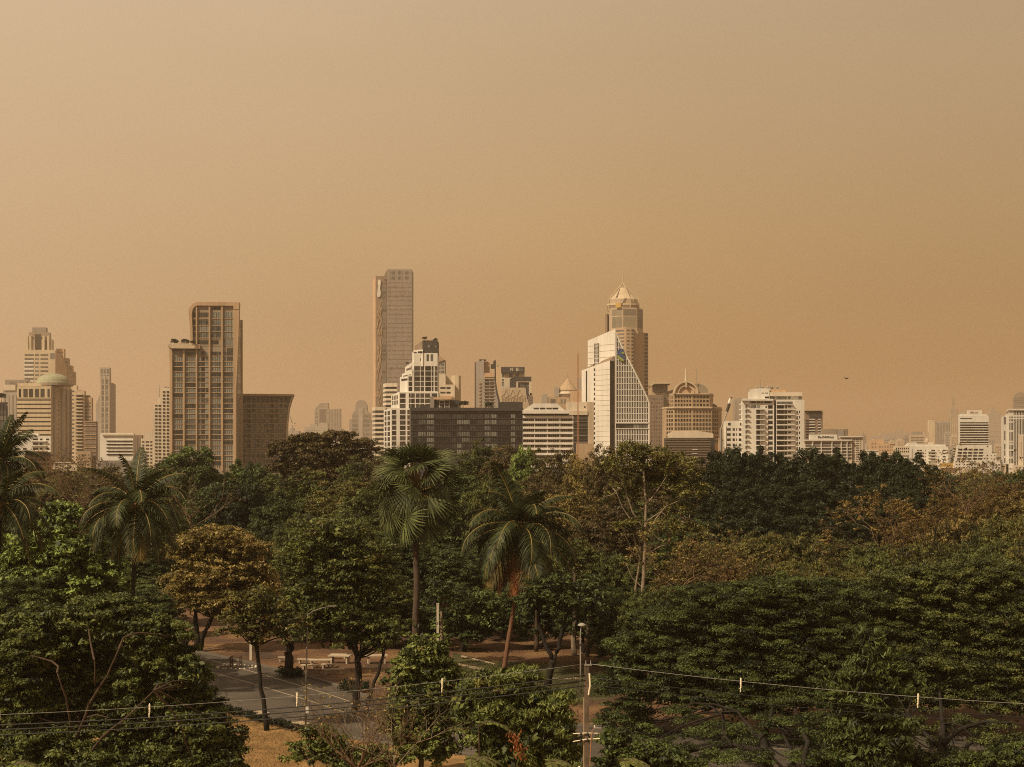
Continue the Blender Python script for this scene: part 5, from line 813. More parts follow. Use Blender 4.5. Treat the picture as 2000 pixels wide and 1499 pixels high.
def hero_tree(name, D, label, paths, blobs, mat, leaf=0.13, asp=0.45, rc=0.55, per=90, flat=0.6, tv=0.17, mode='dome', fill=1.0, bark='dark', up=0.45, seed=1, limbs=10, droop=0.0, group=None, base=None, low=-0.35, cat='tree', core=0.0, inner=0.18):
    """paths: trunk and limb lines [(px,py,radius_m[,dd])...]; blobs: crown masses (px,py,half width px,half height px[,dd])"""
    rng = np.random.default_rng(seed); bp = base or paths[0][0]; X0 = X(bp[0], D); root = tag(empty(name, (X0, D, 0)), label, cat, group); k = D / FOC
    def loc(px, py, dd=0.0): q = W(px, py, D + dd); return Vector((q.x - X0, dd, q.z))
    m = MB(); ends = []
    for pa in paths:
        pts = [loc(q[0], q[1], q[3] if len(q) > 3 else 0.0) for q in pa]; rs = [q[2] for q in pa]
        if pa is paths[0] and pts[0].z > 0.05: pts.insert(0, Vector((pts[0].x, pts[0].y, -0.2))); rs.insert(0, rs[0] * 1.1)
        sm, sr = [], []
        for i in range(len(pts) - 1):
            for u in (0, 0.33, 0.66): sm.append(pts[i].lerp(pts[i + 1], u) + (Vector(rng.normal(size=3)) * rs[i] * 0.25 if u else Vector((0, 0, 0)))); sr.append(rs[i] + (rs[i + 1] - rs[i]) * u)
        sm.append(pts[-1]); sr.append(rs[-1]); m.tube(sm, sr, 7, True); ends.append(pts[-1]); 
    AQ, AT = [], []
    for bl in blobs:
        c = loc(bl[0], bl[1], bl[4] if len(bl) > 4 else 0.0); rx, rz = bl[2] * k, bl[3] * k
        P, rr = ell_clumps(rng, c if mode == 'dome' else (c.x, c.y, c.z - rz), (rx, rx * 0.85, rz * (1 if mode == 'dome' else 2)), rc, fill * (bl[5] if len(bl) > 5 else 1), low, mode)
        P[:, 2] = np.maximum(P[:, 2], 0.5)
        Q, tt = clump_leaves(rng, P, rr, per, flat, leaf, asp, up, 0.55, droop, inner, tv); AQ.append(Q); AT.append(tt)
        if core and len(bl) < 6: P2, r2 = ell_clumps(rng, c, (rx * 0.62, rx * 0.55, rz * 0.62), rc * 1.5, core, -0.9); P2[:, 2] = np.maximum(P2[:, 2], 0.6); Q2, t2 = clump_leaves(rng, P2, r2, per // 2, 0.8, leaf * 1.6, 0.6, 0.3, 0.6); AQ.append(Q2); AT.append(t2 - 0.1)  # core leaves darkened in tint to deepen the shade inside the crown
        st_ = min(ends, key=lambda e_: (e_ - c).length)
        for i in rng.choice(len(P), min(limbs if len(bl) < 6 else 2, len(P)), replace=False): limb(m, st_, Vector(P[i]) - Vector((0, 0, rr[i] * 0.3)), 0.07, 0.015, rng, 0.05, 5, 0.07, 4)
    m.build('trunk', BK[bark], root, True)
    if AQ: link('crown', quads_mesh('crown_' + name, np.concatenate(AQ), L[mat], np.concatenate(AT)), root)
    return root
def bare_tree(name, px, py, D, label, trunk, n, L_, r, depth, seed, bark='twig', leaf=None, group=None, spread=0.6, up=0.15, per=6, ls=0.14, cat='tree'):
    rng = np.random.default_rng(seed); root = tag(empty(name, (X(px, D), D, 0)), label, cat, group); m = MB(); h = Zp(py, D); limb(m, (0, 0, -0.2), (0, 0, h), r * 1.5, r * 1.1, rng, n=5, sides=6, wig=0.03); tips = []
    for i in range(n):
        q = 2 * math.pi * (i + rng.random() * 0.7) / n; tips += twigs(m, rng, (0, 0, h * rng.uniform(0.85, 1.0)), (math.cos(q), math.sin(q), trunk), L_ * rng.uniform(0.8, 1.15), r * 0.8, depth, spread, up)
    m.build('trunk', BK[bark], root, True)
    if leaf:
        T = np.array([tuple(t_) for t_ in tips]); Q, tt = clump_leaves(rng, T, np.full(len(T), 0.45), per, 0.6, ls, 0.42); link('crown', quads_mesh('crown_' + name, Q, L[leaf], tt), root)
    return root

# ------------------------------------------------------------------ palms
def frond_mesh(key, Lf, elev, curl, mat, seed, n=62, lf=0.95, hang=0.55, rach='petiole'):
    rng = np.random.default_rng(seed); pts = []; p = np.array([0.0, 0, 0]); a = elev; K = 24
    for i in range(K + 1):
        pts.append(p.copy()); p = p + np.array([math.cos(a), 0, math.sin(a)]) * Lf / K; a -= curl / K * (0.5 + 1.2 * i / K)
    pts = np.array(pts); m = MB().tube([tuple(q) for q in pts], [0.055 * (1 - 0.85 * i / K) + 0.008 for i in range(K + 1)], 4, False)
    P4, P3, T = [], [], []
    for side in (-1, 1):
        for i in range(n):
            u = 0.12 + 0.87 * i / n; q = u * K; j = min(K - 1, int(q)); b = pts[j] + (pts[j + 1] - pts[j]) * (q - j); t = norm(pts[j + 1] - pts[j]); up = norm(np.cross(np.array([0, 1.0, 0]), t)) * -1; up = up if up[2] > 0 or elev < -0.4 else up
            l = lf * (0.45 + 0.9 * math.sin(math.pi * min(1, u * 1.02) ** 0.8)) * rng.uniform(0.8, 1.1) * (1 if u < 0.9 else 0.75)
            d = norm(np.array([0, side, 0]) * 0.85 + t * (0.45 + 0.4 * u) + up * 0.12 + rng.normal(0, 0.07, 3)); mid = b + d * l * 0.5 - np.array([0, 0, 1]) * l * hang * 0.22; tip = b + d * l * 0.86 - np.array([0, 0, 1]) * l * hang * 0.85
            w = t * 0.033; P4.append([b - w, b + w, mid + w * 1.1, mid - w * 1.1]); P4.append([mid - w * 1.1, mid + w * 1.1, tip + w * 0.15, tip - w * 0.15]); v = rng.normal(0.5, 0.2); T += [v, v]
    return quads_mesh(key, np.array(P4), mat, np.array(T)), m.mesh(key + '_rachis', M[rach], True)
FR = {}
for i, (el, cu) in enumerate(((1.38, 0.5), (1.1, 1.05), (0.8, 1.55), (0.45, 1.75), (0.1, 1.55), (-0.35, 1.15), (-0.8, 0.65))):
    for v in range(2): FR[(i, v)] = frond_mesh('frond_%d_%d' % (i, v), 4.4, el, cu * (1 + 0.12 * v), L['palm'], 60 + i * 3 + v, rach='petiole' if i > 1 else 'petiole')
FR['dead'] = frond_mesh('dead_frond', 4.0, -1.0, 0.5, L['deadfrond'], 90, n=46, lf=0.7, hang=1.1, rach='husk'); FR['yellow'] = frond_mesh('yellow_frond', 4.3, -0.5, 0.95, L['yellowfrond'], 91, hang=0.8)
def coconut(D, path, crown, label, size, seed, dead=(), nuts=6, name='coconut_palm', bark='coco', tiers=((0, 2), (1, 4), (2, 6), (3, 7), (4, 7), (5, 6), (6, 4))):
    r = random.Random(seed); X0 = X(path[0][0], D); root = tag(empty(name, (X0, D, 0)), label, 'palm tree', 'palms of the park')
    pts = [W(q[0], q[1], D) - Vector((X0, D, 0)) for q in path] + [W(crown[0], crown[1], D) - Vector((X0, D, 0))]; pts.insert(0, Vector((pts[0].x - 0.05, 0, -0.2)))
    sm = []; 
    for i in range(len(pts) - 1):
        for u in np.linspace(0, 1, 9)[:-1]: sm.append(pts[i].lerp(pts[i + 1], u))
    sm.append(pts[-1]); n = len(sm); MB().tube(sm, [(0.23 - 0.09 * i / n) * (1.0 + 0.09 * (i % 2)) for i in range(n)], 8).build('trunk', BK[bark], root, True)
    c = pts[-1]; ph = r.uniform(0, 6)
    for ti, cnt in tiers:
        for k in range(cnt):
            f, rc_ = FR[(ti, k % 2)]; a = ph + 2 * math.pi * (k + r.uniform(-0.2, 0.2)) / cnt + ti * 0.7; o = link('frond', f, root, c, (r.uniform(-0.25, 0.25), r.uniform(-0.08, 0.08), a), [size * r.uniform(0.88, 1.08)] * 3); link('rachis', rc_, o)
    for a, key in dead:
        f, rc_ = FR[key]; o = link('frond', f, root, c - Vector((0, 0, 0.25)), (0, 0, a), [size] * 3); o['label'] = 'dead orange frond hanging down' if key == 'dead' else 'yellowing frond'; link('rachis', rc_, o)
    nm = MB().lathe([(0.02, -0.16), (0.1, -0.1), (0.13, 0), (0.09, 0.11), (0.02, 0.16)], 8).mesh('coconut', M['husk'], True)
    for i in range(nuts): q = r.uniform(0, 6.28); link('coconut', nm, root, c + Vector((0.33 * math.cos(q), 0.33 * math.sin(q), -0.25 - 0.3 * r.random())))
    MB().lathe([(0.16, -0.9), (0.26, -0.45), (0.3, -0.1), (0.2, 0.3), (0.05, 0.6)], 8, (c.x, c.y)).build('crown_shaft', M['husk'], root, True, (0, 0, c.z)); return root
def fan_leaf(key, R, pet, seed, mat, arc=2.35, n=34, droop=0.25, bend=0.0):
    cb, sb = math.cos(bend), math.sin(bend)
    rng = np.random.default_rng(seed); m = MB(); pts = [(pet * u, 0, 0.25 * pet * math.sin(math.pi * u * 0.5) * u) for u in np.linspace(0, 1, 7)]; m.tube(pts, [0.06, 0.055, 0.05, 0.045, 0.04, 0.036, 0.032], 5, False)
    h = np.array(pts[-1]); P, T = [], []; da = 2 * arc / n
    for i in range(n):
        a = -arc + da * (i + 0.5); l = R * (1 - 0.28 * (abs(a) / arc) ** 2) * rng.uniform(0.92, 1.05); d = np.array([math.cos(a) * cb, math.sin(a), 0.10 * math.cos(2 * a) - math.cos(a) * sb]); s = np.array([-math.sin(a) * cb, math.cos(a), math.sin(a) * sb]); z = np.array([sb * 0.4, 0, 1.0])
        w = l * 0.5 * math.tan(da / 2) * 1.02; fold = z * 0.03 * (1 if i % 2 else -1); mid = h + d * l * 0.5 + fold; tip = h + d * l - z * l * droop * rng.uniform(0.5, 1.5) + s * rng.normal(0, 0.05); q = h + d * l * 0.75 - z * l * droop * 0.2
        P.append([h - s * 0.01, h + s * 0.01, mid + s * w, mid - s * w]); P.append([mid - s * w, mid + s * w, q + s * w * 0.62, q - s * w * 0.62]); P.append([q - s * w * 0.62, q + s * w * 0.62, tip + s * 0.006, tip - s * 0.006]); v = rng.normal(0.5, 0.2); T += [v, v, v]
    return quads_mesh(key, np.array(P), mat, np.array(T)), m.mesh(key + '_petiole', M['petiole'], True)
FAN = [fan_leaf('fan_%d' % i, 1.75, 1.75, 120 + i, L['fan'], arc=2.0, n=28, droop=dr, bend=be) for i, (dr, be) in enumerate(((0.05, 0.1), (0.10, 0.4), (0.14, 0.75), (0.15, 1.1)))]; FAN_DEAD = fan_leaf('fan_dead', 1.4, 0.8, 130, L['deadfrond'], 1.1, 18, 0.6)
def palmyra(D, px, base_y, crown, label, seed):
    r = random.Random(seed); X0 = X(px, D); root = tag(empty('fan_palm', (X0, D, 0)), label, 'palm tree', 'palms of the park'); c = W(crown[0], crown[1], D) - Vector((X0, D, 0)); n = 40
    MB().tube([(c.x * i / n + 0.05 * math.sin(i * 0.4), 0, -0.2 + (c.z + 0.2) * i / n) for i in range(n + 1)], [(0.30 - 0.07 * i / n) * (1 + 0.05 * (i % 2)) for i in range(n + 1)], 9).build('trunk', BK['palm'], root, True)
    for t_, (el, cnt) in enumerate(((1.25, 6), (0.92, 8), (0.55, 8), (0.12, 8), (-0.35, 8), (-0.8, 7), (-1.2, 5))):
        for k in range(cnt):
            f, p_ = FAN[(1, 1, 1, 1, 2, 1, 0)[t_] + (k % 2 if t_ < 6 else 0)]; a = 2 * math.pi * (k + r.uniform(-0.3, 0.3)) / cnt + t_ * 0.5; e_ = el + r.uniform(-0.14, 0.14); lf = link('fan_leaf', f, root, c + Vector((0, 0, -0.12 * t_)), None, None)
            lf.rotation_euler = (Matrix.Rotation(a, 3, 'Z') @ Matrix.Rotation(-e_, 3, 'Y') @ Matrix.Rotation(r.uniform(-0.8, 0.8), 3, 'X')).to_euler(); s_ = r.uniform(1.28, 1.55) * (0.9 if t_ < 1 else 1.0); lf.scale = (s_, s_, s_); link('petiole', p_, lf)
    for k in range(3):
        f, p_ = FAN_DEAD; o = link('fan_leaf', f, root, c + Vector((-0.1, -0.1, -1.6 - 0.25 * k)), (0, math.radians(80), 2.6 + k * 0.9), [0.9] * 3); o['label'] = 'dead orange leaf hanging against the trunk'; link('petiole', p_, o)
    return root

# ------------------------------------------------------------------ ground, road and what stands on it
def gp(px, py): d = gd(py); return (X(px, d), d)
def strip(name, pts, w, z, mat):
    P = [Vector((p[0], p[1], 0)) for p in pts]; l, r = [], []
    for i, p in enumerate(P):
        t_ = (P[min(i + 1, len(P) - 1)] - P[max(i - 1, 0)]).normalized(); n = Vector((-t_.y, t_.x, 0)) * w / 2; l.append((p + n)); r.append((p - n))
    m = MB(); n = len(P); m.add([(q.x, q.y, z) for q in l + r], [(i, n + i, n + i + 1, i + 1) for i in range(n - 1)]); return tag(m.build(name, mat), kind='structure')
gm, t, p = new_mat('park_earth')                            # leaf strewn earth, straw and worn grass in patches
geo = nd(t, 'ShaderNodeNewGeometry'); n1 = nd(t, 'ShaderNodeTexNoise'); n1.inputs['Scale'].default_value = 0.16; n1.inputs['Detail'].default_value = 7; t.links.new(geo.outputs['Position'], n1.inputs['Vector'])
n2 = nd(t, 'ShaderNodeTexNoise'); n2.inputs['Scale'].default_value = 5.0; n2.inputs['Detail'].default_value = 6; t.links.new(geo.outputs['Position'], n2.inputs['Vector'])
r1 = nd(t, 'ShaderNodeValToRGB'); e = r1.color_ramp.elements; e[0].position = 0.36; e[0].color = (0.050, 0.026, 0.014, 1); e[1].position = 0.66; e[1].color = (0.19, 0.105, 0.042, 1); x = e.new(0.5); x.color = (0.12, 0.058, 0.026, 1); t.links.new(n1.outputs['Fac'], r1.inputs['Fac'])
r2 = nd(t, 'ShaderNodeMapRange'); r2.inputs['From Min'].default_value = 0.3; r2.inputs['From Max'].default_value = 0.7; r2.inputs['To Min'].default_value = 0.55; r2.inputs['To Max'].default_value = 1.35; t.links.new(n2.outputs['Fac'], r2.inputs['Value'])
mx = nd(t, 'ShaderNodeMix', data_type='RGBA', blend_type='MULTIPLY'); mx.inputs['Factor'].default_value = 1; t.links.new(r1.outputs['Color'], mx.inputs['A']); t.links.new(r2.outputs['Result'], mx.inputs['B']); t.links.new(mx.outputs['Result'], p.inputs['Base Color']); p.inputs['Roughness'].default_value = 0.95
bmp = nd(t, 'ShaderNodeBump'); bmp.inputs['Strength'].default_value = 0.6; bmp.inputs['Distance'].default_value = 0.1; t.links.new(n2.outputs['Fac'], bmp.inputs['Height']); t.links.new(bmp.outputs['Normal'], p.inputs['Normal'])
sheet('ground', [(-3100, -20), (3100, -20), (3100, 5980), (-3100, 5980)], 0.0, gm)
am, t, p = new_mat('asphalt'); geo = nd(t, 'ShaderNodeNewGeometry'); n1 = nd(t, 'ShaderNodeTexNoise'); n1.inputs['Scale'].default_value = 0.35; n1.inputs['Detail'].default_value = 8; t.links.new(geo.outputs['Position'], n1.inputs['Vector']); n2 = nd(t, 'ShaderNodeTexNoise'); n2.inputs['Scale'].default_value = 9; n2.inputs['Detail'].default_value = 4; t.links.new(geo.outputs['Position'], n2.inputs['Vector'])
ad = nd(t, 'ShaderNodeMath', operation='ADD'); t.links.new(n1.outputs['Fac'], ad.inputs[0]); t.links.new(n2.outputs['Fac'], ad.inputs[1]); mr = nd(t, 'ShaderNodeMapRange'); mr.inputs['From Min'].default_value = 0.75; mr.inputs['From Max'].default_value = 1.25; t.links.new(ad.outputs[0], mr.inputs['Value']); mx = hsv_mix(t, (0.042, 0.033, 0.026), (0.090, 0.071, 0.055), mr.outputs['Result'])
vo = nd(t, 'ShaderNodeTexVoronoi', feature='DISTANCE_TO_EDGE'); vo.inputs['Scale'].default_value = 0.22; wv = nd(t, 'ShaderNodeVectorMath', operation='ADD'); t.links.new(geo.outputs['Position'], wv.inputs[0]); t.links.new(n1.outputs['Color'], wv.inputs[1]); t.links.new(wv.outputs[0], vo.inputs['Vector'])
ck = nd(t, 'ShaderNodeMapRange'); ck.inputs['From Min'].default_value = 0.006; ck.inputs['From Max'].default_value = 0.022; ck.inputs['To Min'].default_value = 0.45; t.links.new(vo.outputs['Distance'], ck.inputs['Value'])     # sealed cracks
n3 = nd(t, 'ShaderNodeTexNoise'); n3.inputs['Scale'].default_value = 0.9; n3.inputs['Detail'].default_value = 2; t.links.new(geo.outputs['Position'], n3.inputs['Vector']); oil = nd(t, 'ShaderNodeMapRange'); oil.inputs['From Min'].default_value = 0.64; oil.inputs['From Max'].default_value = 0.74; oil.inputs['To Min'].default_value = 1.0; oil.inputs['To Max'].default_value = 0.55; t.links.new(n3.outputs['Fac'], oil.inputs['Value'])
mm = nd(t, 'ShaderNodeMath', operation='MULTIPLY'); t.links.new(ck.outputs['Result'], mm.inputs[0]); t.links.new(oil.outputs['Result'], mm.inputs[1]); mu = nd(t, 'ShaderNodeMix', data_type='RGBA', blend_type='MULTIPLY'); mu.inputs['Factor'].default_value = 1; t.links.new(mx.outputs['Result'], mu.inputs['A']); t.links.new(mm.outputs[0], mu.inputs['B']); t.links.new(mu.outputs['Result'], p.inputs['Base Color']); p.inputs['Roughness'].default_value = 0.85
far_k = [(-75, 196), (-48, 156), gp(415, 1281), gp(560, 1314), gp(640, 1336), gp(740, 1372), (-2.5, 102), (5, 97.8), (12.9, 94.7), (27, 93.4), (45, 93), (75, 93)]
near_k = [(-75, 160), (-45, 127), gp(400, 1374), gp(500, 1400), gp(600, 1428), (-6, 90.5), (4, 84.5), (15, 80.5), (30, 78.5), (45, 78), (75, 78)]
tag(MB().add([(x, y, 0.008) for x, y in far_k] + [(x, y, 0.008) for x, y in reversed(near_k)], [tuple(range(len(far_k) + len(near_k)))]).build('road', am), kind='structure')
M['line'] = plain_mat('worn_road_paint', (0.26, 0.21, 0.14), 0.8, 0, 0.25, 6.0); M['kerb'] = plain_mat('kerb_stone', (0.10, 0.085, 0.07), 0.9, 0, 0.2, 2.0); M['path'] = plain_mat('path_concrete', (0.33, 0.25, 0.17), 0.9, 0, 0.15, 2.0)
strip('lane_line_marking', [(-50, 150), gp(412, 1290), gp(520, 1320), gp(640, 1356), gp(740, 1390), gp(800, 1412)], 0.16, 0.013, M['line']); strip('lane_line_marking', [(-48, 141), gp(395, 1308), gp(500, 1338), gp(600, 1368), gp(700, 1401), gp(790, 1436)], 0.16, 0.013, M['line'])
strip('lane_line_marking', [(5, 93.2), (13, 90.6), (27, 89.6), (60, 89.4)], 0.14, 0.013, M['line']); strip('road_patch', [gp(492, 1388), gp(516, 1394)], 1.0, 0.012, M['path']); strip('road_patch', [gp(580, 1410), gp(600, 1416)], 0.9, 0.012, M['path'])
def kerb(name, pts, w, h, mat, off):
    P = [Vector((p[0], p[1], 0)) for p in pts]; m = MB(); n = len(P); rows = []
    for i, q in enumerate(P):
        t_ = (P[min(i + 1, n - 1)] - P[max(i - 1, 0)]).normalized(); nn = Vector((-t_.y, t_.x, 0)); a, b_ = q + nn * off, q + nn * (off + w); rows += [(a.x, a.y, -0.05), (a.x, a.y, h), (b_.x, b_.y, h), (b_.x, b_.y, -0.05)]
    m.add(rows, [(4 * i + k, 4 * i + (k + 1) % 4, 4 * i + 4 + (k + 1) % 4, 4 * i + 4 + k) for i in range(n - 1) for k in range(4)]); return tag(m.build(name, mat), kind='structure')
kerb('kerb', far_k, 0.28, 0.17, M['kerb'], 0.0); kerb('kerb', near_k, 0.28, 0.14, M['kerb'], -0.28)
lawn_m = wall_mat('worn_lawn', (0.070, 0.068, 0.028), 0.95, 0.35, 0.5, False)
tag(MB().add([(x, y, 0.004) for x, y in (gp(885, 1275), gp(960, 1292), gp(1090, 1300), gp(1190, 1320), gp(1200, 1365), gp(1080, 1372), gp(960, 1362), gp(880, 1330))], [tuple(range(8))]).build('lawn', lawn_m), kind='structure')
strip('path', [gp(884, 1296), gp(930, 1305), gp(980, 1318), gp(1040, 1326), gp(1110, 1326), gp(1200, 1322)], 0.9, 0.010, M['path']); kerb('path_kerb', [gp(900, 1283), gp(930, 1290), gp(965, 1299)], 0.2, 0.10, M['path'], 0)
tag(MB().add([(x, y, 0.004) for x, y in [(-60, 60), (-60, 130)] + [(q[0], q[1] - 0.45) for q in near_k[1:8]] + [(15, 60)]], [tuple(range(10))]).build('dry_lawn', wall_mat('dry_straw', (0.26, 0.155, 0.062), 0.95, 0.3, 0.7, False)), kind='structure')
# leaf litter and dry grass
rng = np.random.default_rng(5)
def scatter(name, n, box, mat, s, asp, keep, blades=False, tv=0.2):
    x = rng.uniform(box[0], box[1], n); y = rng.uniform(box[2], box[3], n); k = keep(x, y); x, y = x[k], y[k]; m_ = len(x)
    C = np.stack([x, y, rng.uniform(0.02, 0.06, m_)], 1); N = norm(rng.normal(size=(m_, 3)) * (0.25 if not blades else 1.0) + np.array([0, 0, 1.0 if not blades else 0.0])); N = norm(N)
    if blades:
        a = rng.uniform(0, 6.28, m_); w = np.stack([np.cos(a), np.sin(a), np.zeros(m_)], 1) * s * asp; h = np.stack([rng.normal(0, 0.4, m_) * s, rng.normal(0, 0.4, m_) * s, s * rng.uniform(0.6, 1.3, m_)], 1); C[:, 2] = 0.0; Q = np.stack([C - w, C + w, C + h + w * 0.2, C + h - w * 0.2], 1)
    else: Q = leaf_quads(rng, C, N, s * rng.uniform(0.6, 1.3, m_), asp)
    o = link(name, quads_mesh(name, Q, L[mat], rng.normal(0.5, tv, m_))); tag(o, kind='stuff'); return o
fk = np.array(far_k); nk = np.array(near_k)
def beyond(x, y): return y > np.interp(x, fk[:, 0], fk[:, 1]) + 0.5
def before(x, y): return y < np.interp(x, nk[:, 0], nk[:, 1]) - 0.5
scatter('fallen_leaves', 26000, (-32, 16, 95, 158), 'litter', 0.07, 0.5, beyond); scatter('fallen_leaves', 2500, (-28, 30, 84, 130), 'litter', 0.055, 0.5, lambda x, y: ~beyond(x, y) & ~before(x, y) & (rng.random(len(x)) < 0.35)); scatter('dry_grass', 26000, (-26, -8, 74, 108), 'straw', 0.13, 0.10, before, True); scatter('grass', 24000, (-5.5, 9, 110, 130), 'grass', 0.13, 0.12, lambda x, y: rng.random(len(x)) < 0.8, True)
scatter('fallen_leaves', 5000, (-24, -8, 78, 106), 'litter', 0.06, 0.5, before)
# low hedge along the near side and clipped rings round two trunks
def hedge(label, pts, w, h, name='low_hedge', group=None, seed=1, leaf=0.085):
    rng = np.random.default_rng(seed); c = pts[len(pts) // 2]; root = tag(empty(name, (c[0], c[1], 0)), label, 'hedge', group); C = []
    for (x0, y0), (x1, y1) in zip(pts[:-1], pts[1:]):
        Ls = math.hypot(x1 - x0, y1 - y0); n = max(2, int(Ls / 0.16))
        for i in range(n): u = i / n; C.append((x0 + (x1 - x0) * u - c[0], y0 + (y1 - y0) * u - c[1], h * 0.55))
    C = np.repeat(np.array(C), 4, 0); C += rng.normal(0, 1, C.shape) * np.array([w * 0.3, w * 0.3, h * 0.18]); Q, tt = clump_leaves(rng, C, np.full(len(C), h * 0.36), 16, 0.8, leaf, 0.5); link('foliage', quads_mesh(name, Q, L['hedge'], tt), root)
    m = MB(); 
    for q in C[::14]: m.tube([(q[0], q[1], -0.05), (q[0], q[1], h * 0.5)], 0.02, 4)
    m.build('stems', BK['dark'], root); return root
hedge('low dark hedge along the near kerb left of the lamp post', [gp(390, 1377), gp(440, 1391), gp(500, 1408), gp(560, 1424), gp(596, 1433)], 0.7, 0.5, seed=3)
def ring(px, py, r, label, seed):
    c = gp(px, py); return hedge(label, [(c[0] + r * math.cos(a), c[1] + r * math.sin(a)) for a in np.linspace(0, 2 * math.pi, 17)], 0.5, 0.75, 'hedge_ring', 'clipped hedge rings', seed)
ring(567, 1322, 0.85, 'clipped round hedge circling the thick dark trunk on the road edge', 5); ring(692, 1350, 0.95, 'clipped round hedge circling the broad olive tree trunk', 6)
# sapling with a timber guard and a ring of white stones
c = gp(461, 1304); root = tag(empty('tree_guard', (c[0], c[1], 0)), 'small timber guard frame round a sapling in the parking bay', 'tree guard'); k = 0.42
for sx, sy in ((-1, -1), (1, -1), (1, 1), (-1, 1)): MB().box((sx * k, sy * k, 0.5), (0.09, 0.09, 1.0)).build('post', BK['brown'], root)
for z in (0.45, 0.95):
    for sx, sy, wx, wy in ((0, -1, 1, .06), (0, 1, 1, .06), (-1, 0, .06, 1), (1, 0, .06, 1)): MB().box((sx * k * 1.03, sy * k * 1.03, z), (wx if wx < .1 else 0.95, wy if wy < .1 else 0.95, 0.07)).build('rail', BK['brown'], root)
rr = random.Random(8); st = MB().lathe([(0.05, 0), (0.14, 0.04), (0.13, 0.12), (0.04, 0.17)], 7).mesh('kerb_stone', M['cream'])
for i in range(26):
    a = 6.28 * i / 26; o = link('border_stone', st, None, (c[0] + 1.75 * math.cos(a) + rr.uniform(-.1, .1), c[1] + 1.2 * math.sin(a), 0), (0, 0, rr.uniform(0, 6)), (rr.uniform(.5, 0.95),) * 3); tag(o, 'pale border stone in the ring around the timber tree guard', 'stone', 'white stones around the tree guard')
# picnic tables and benches
def slab_set(name, px, py, rz, label, cat, Ls, Wd, H, th=0.08, group=None, legs=2):
    c = gp(px, py); root = tag(empty(name, (c[0], c[1], 0), rz), label, cat, group); MB().box((0, 0, H - th / 2), (Ls, Wd, th)).build('top' if cat == 'table' else 'seat', M['bench'], root)
    for s_ in (-1, 1): MB().box((s_ * Ls * 0.36, 0, (H - th) / 2), (0.14, Wd * 0.8, H - th)).build('leg', M['bench'], root)
    return root
M['bench'] = plain_mat('bench_concrete', (0.40, 0.32, 0.24), 0.85, 0, 0.12, 2.0)
for px, py, rz, lab in ((626, 1305, 0.1, 'pale concrete picnic table nearest to the lamp post behind the road'), (664, 1296, -0.2, 'pale concrete picnic table right of the first table'), (735, 1296, 0.2, 'pale concrete picnic table half hidden behind the slanting trunk')): slab_set('picnic_table', px, py, rz, lab, 'table', 2.0, 0.9, 0.75, 0.1, 'picnic tables')
for px, py, rz, Ls, lab in ((597, 1297, -0.1, 1.5, 'pale bench at the left end of the picnic tables'), (606, 1309, -0.25, 1.7, 'pale bench in front of the first picnic table'), (641, 1307, -0.3, 1.2, 'short pale bench right of the front picnic bench'), (651, 1317, 0.18, 1.8, 'pale bench nearest the kerb below the second table'), (556, 1293, 0.1, 1.2, 'lone pale bench left of the thick trunk'), (662, 1287, -0.1, 1.5, 'pale bench behind the second picnic table')): slab_set('park_bench', px, py, rz, lab, 'bench', Ls, 0.42, 0.45, 0.09, 'picnic benches')
# posts and lamps
def post(name, px, py, D, label, r0, r1, cat, mat='steel', lean=0.0):
    root = tag(empty(name, (X(px, D), D, 0)), label, cat); h = Zp(py, D); return root, h
M['lamp'] = plain_mat('dull_lamp_metal', (0.17, 0.155, 0.13), 0.6, 0.2)
D = 97; root, h = post('street_lamp', 597, 1201, D, 'thin grey street lamp with a long bent arm beside the road', .1, .06, 'street lamp'); MB().tube([(0, 0, 0), (0.04, 0, h * 0.5), (0.14, 0, h)], [0.065, 0.055, 0.042], 8).build('pole', M['lamp'], root, True); MB().tube([(0.14, 0, h - 0.05), (0.5, -0.05, h + 0.25), (1.1, -0.1, h + 0.45), (1.62, -0.15, h + 0.58)], [0.04, 0.035, 0.03, 0.025], 6).build('arm', M['lamp'], root, True); MB().box((1.8, -0.16, h + 0.6), (0.5, 0.16, 0.07)).build('lamp_head', M['lamp'], root); MB().box((0, 0, 0.05), (0.4, 0.4, 0.1)).build('base_plate', M['path'], root); MB().box((0.12, -0.1, 1.35), (0.2, 0.12, 0.5)).build('switch_box', M['white'], root)
for px, ytop, D, w, lab in ((490, 1190, 131, .22, 'white square post standing behind the leaning tree'), (855, 1181, 125, .20, 'pale concrete post rising beside the fan palm trunk'), (1412, 1390, 93.5, .16, 'short pale post under the big rain tree')):
    root, h = post('concrete_post', px, ytop, D, lab, .1, .1, 'post'); MB().box((0, 0, h / 2), (w, w, h)).build('shaft', M['cream'], root); MB().box((0, 0, h + 0.04), (w * 1.25, w * 1.25, 0.08)).build('cap', M['cream'], root); MB().box((-w * 0.4, -w * 0.55, h * 0.72), (w * 0.8, w * 0.3, 0.18)).build('bracket', M['steel'], root)
D = 112; root, h = post('park_lamp', 1134, 1222, D, 'slim white park lamp with a mushroom shade left of the utility pole', .06, .05, 'street lamp'); MB().tube([(0, 0, 0), (0, 0, h * 0.5), (-0.02, 0, h * 0.82), (0.04, 0, h - 0.15), (0.1, 0, h)], [0.07, 0.062, 0.055, 0.05, 0.045], 8).build('pole', M['grey'], root, True); MB().lathe([(0.33, 0), (0.345, 0.03), (0.27, 0.12), (0.12, 0.2), (0.03, 0.22)], 16, (0.1, 0)).build('shade', M['grey'], root, True, (0, 0, h - 0.02)); MB().lathe([(0.05, -0.14), (0.13, -0.1), (0.15, 0.0)], 10, (0.1, 0)).build('bulb_cover', M['sign_white'], root, True, (0, 0, h)); MB().box((-0.02, 0, h * 0.72), (0.22, 0.2, 0.12)).build('clamp', M['dark'], root)
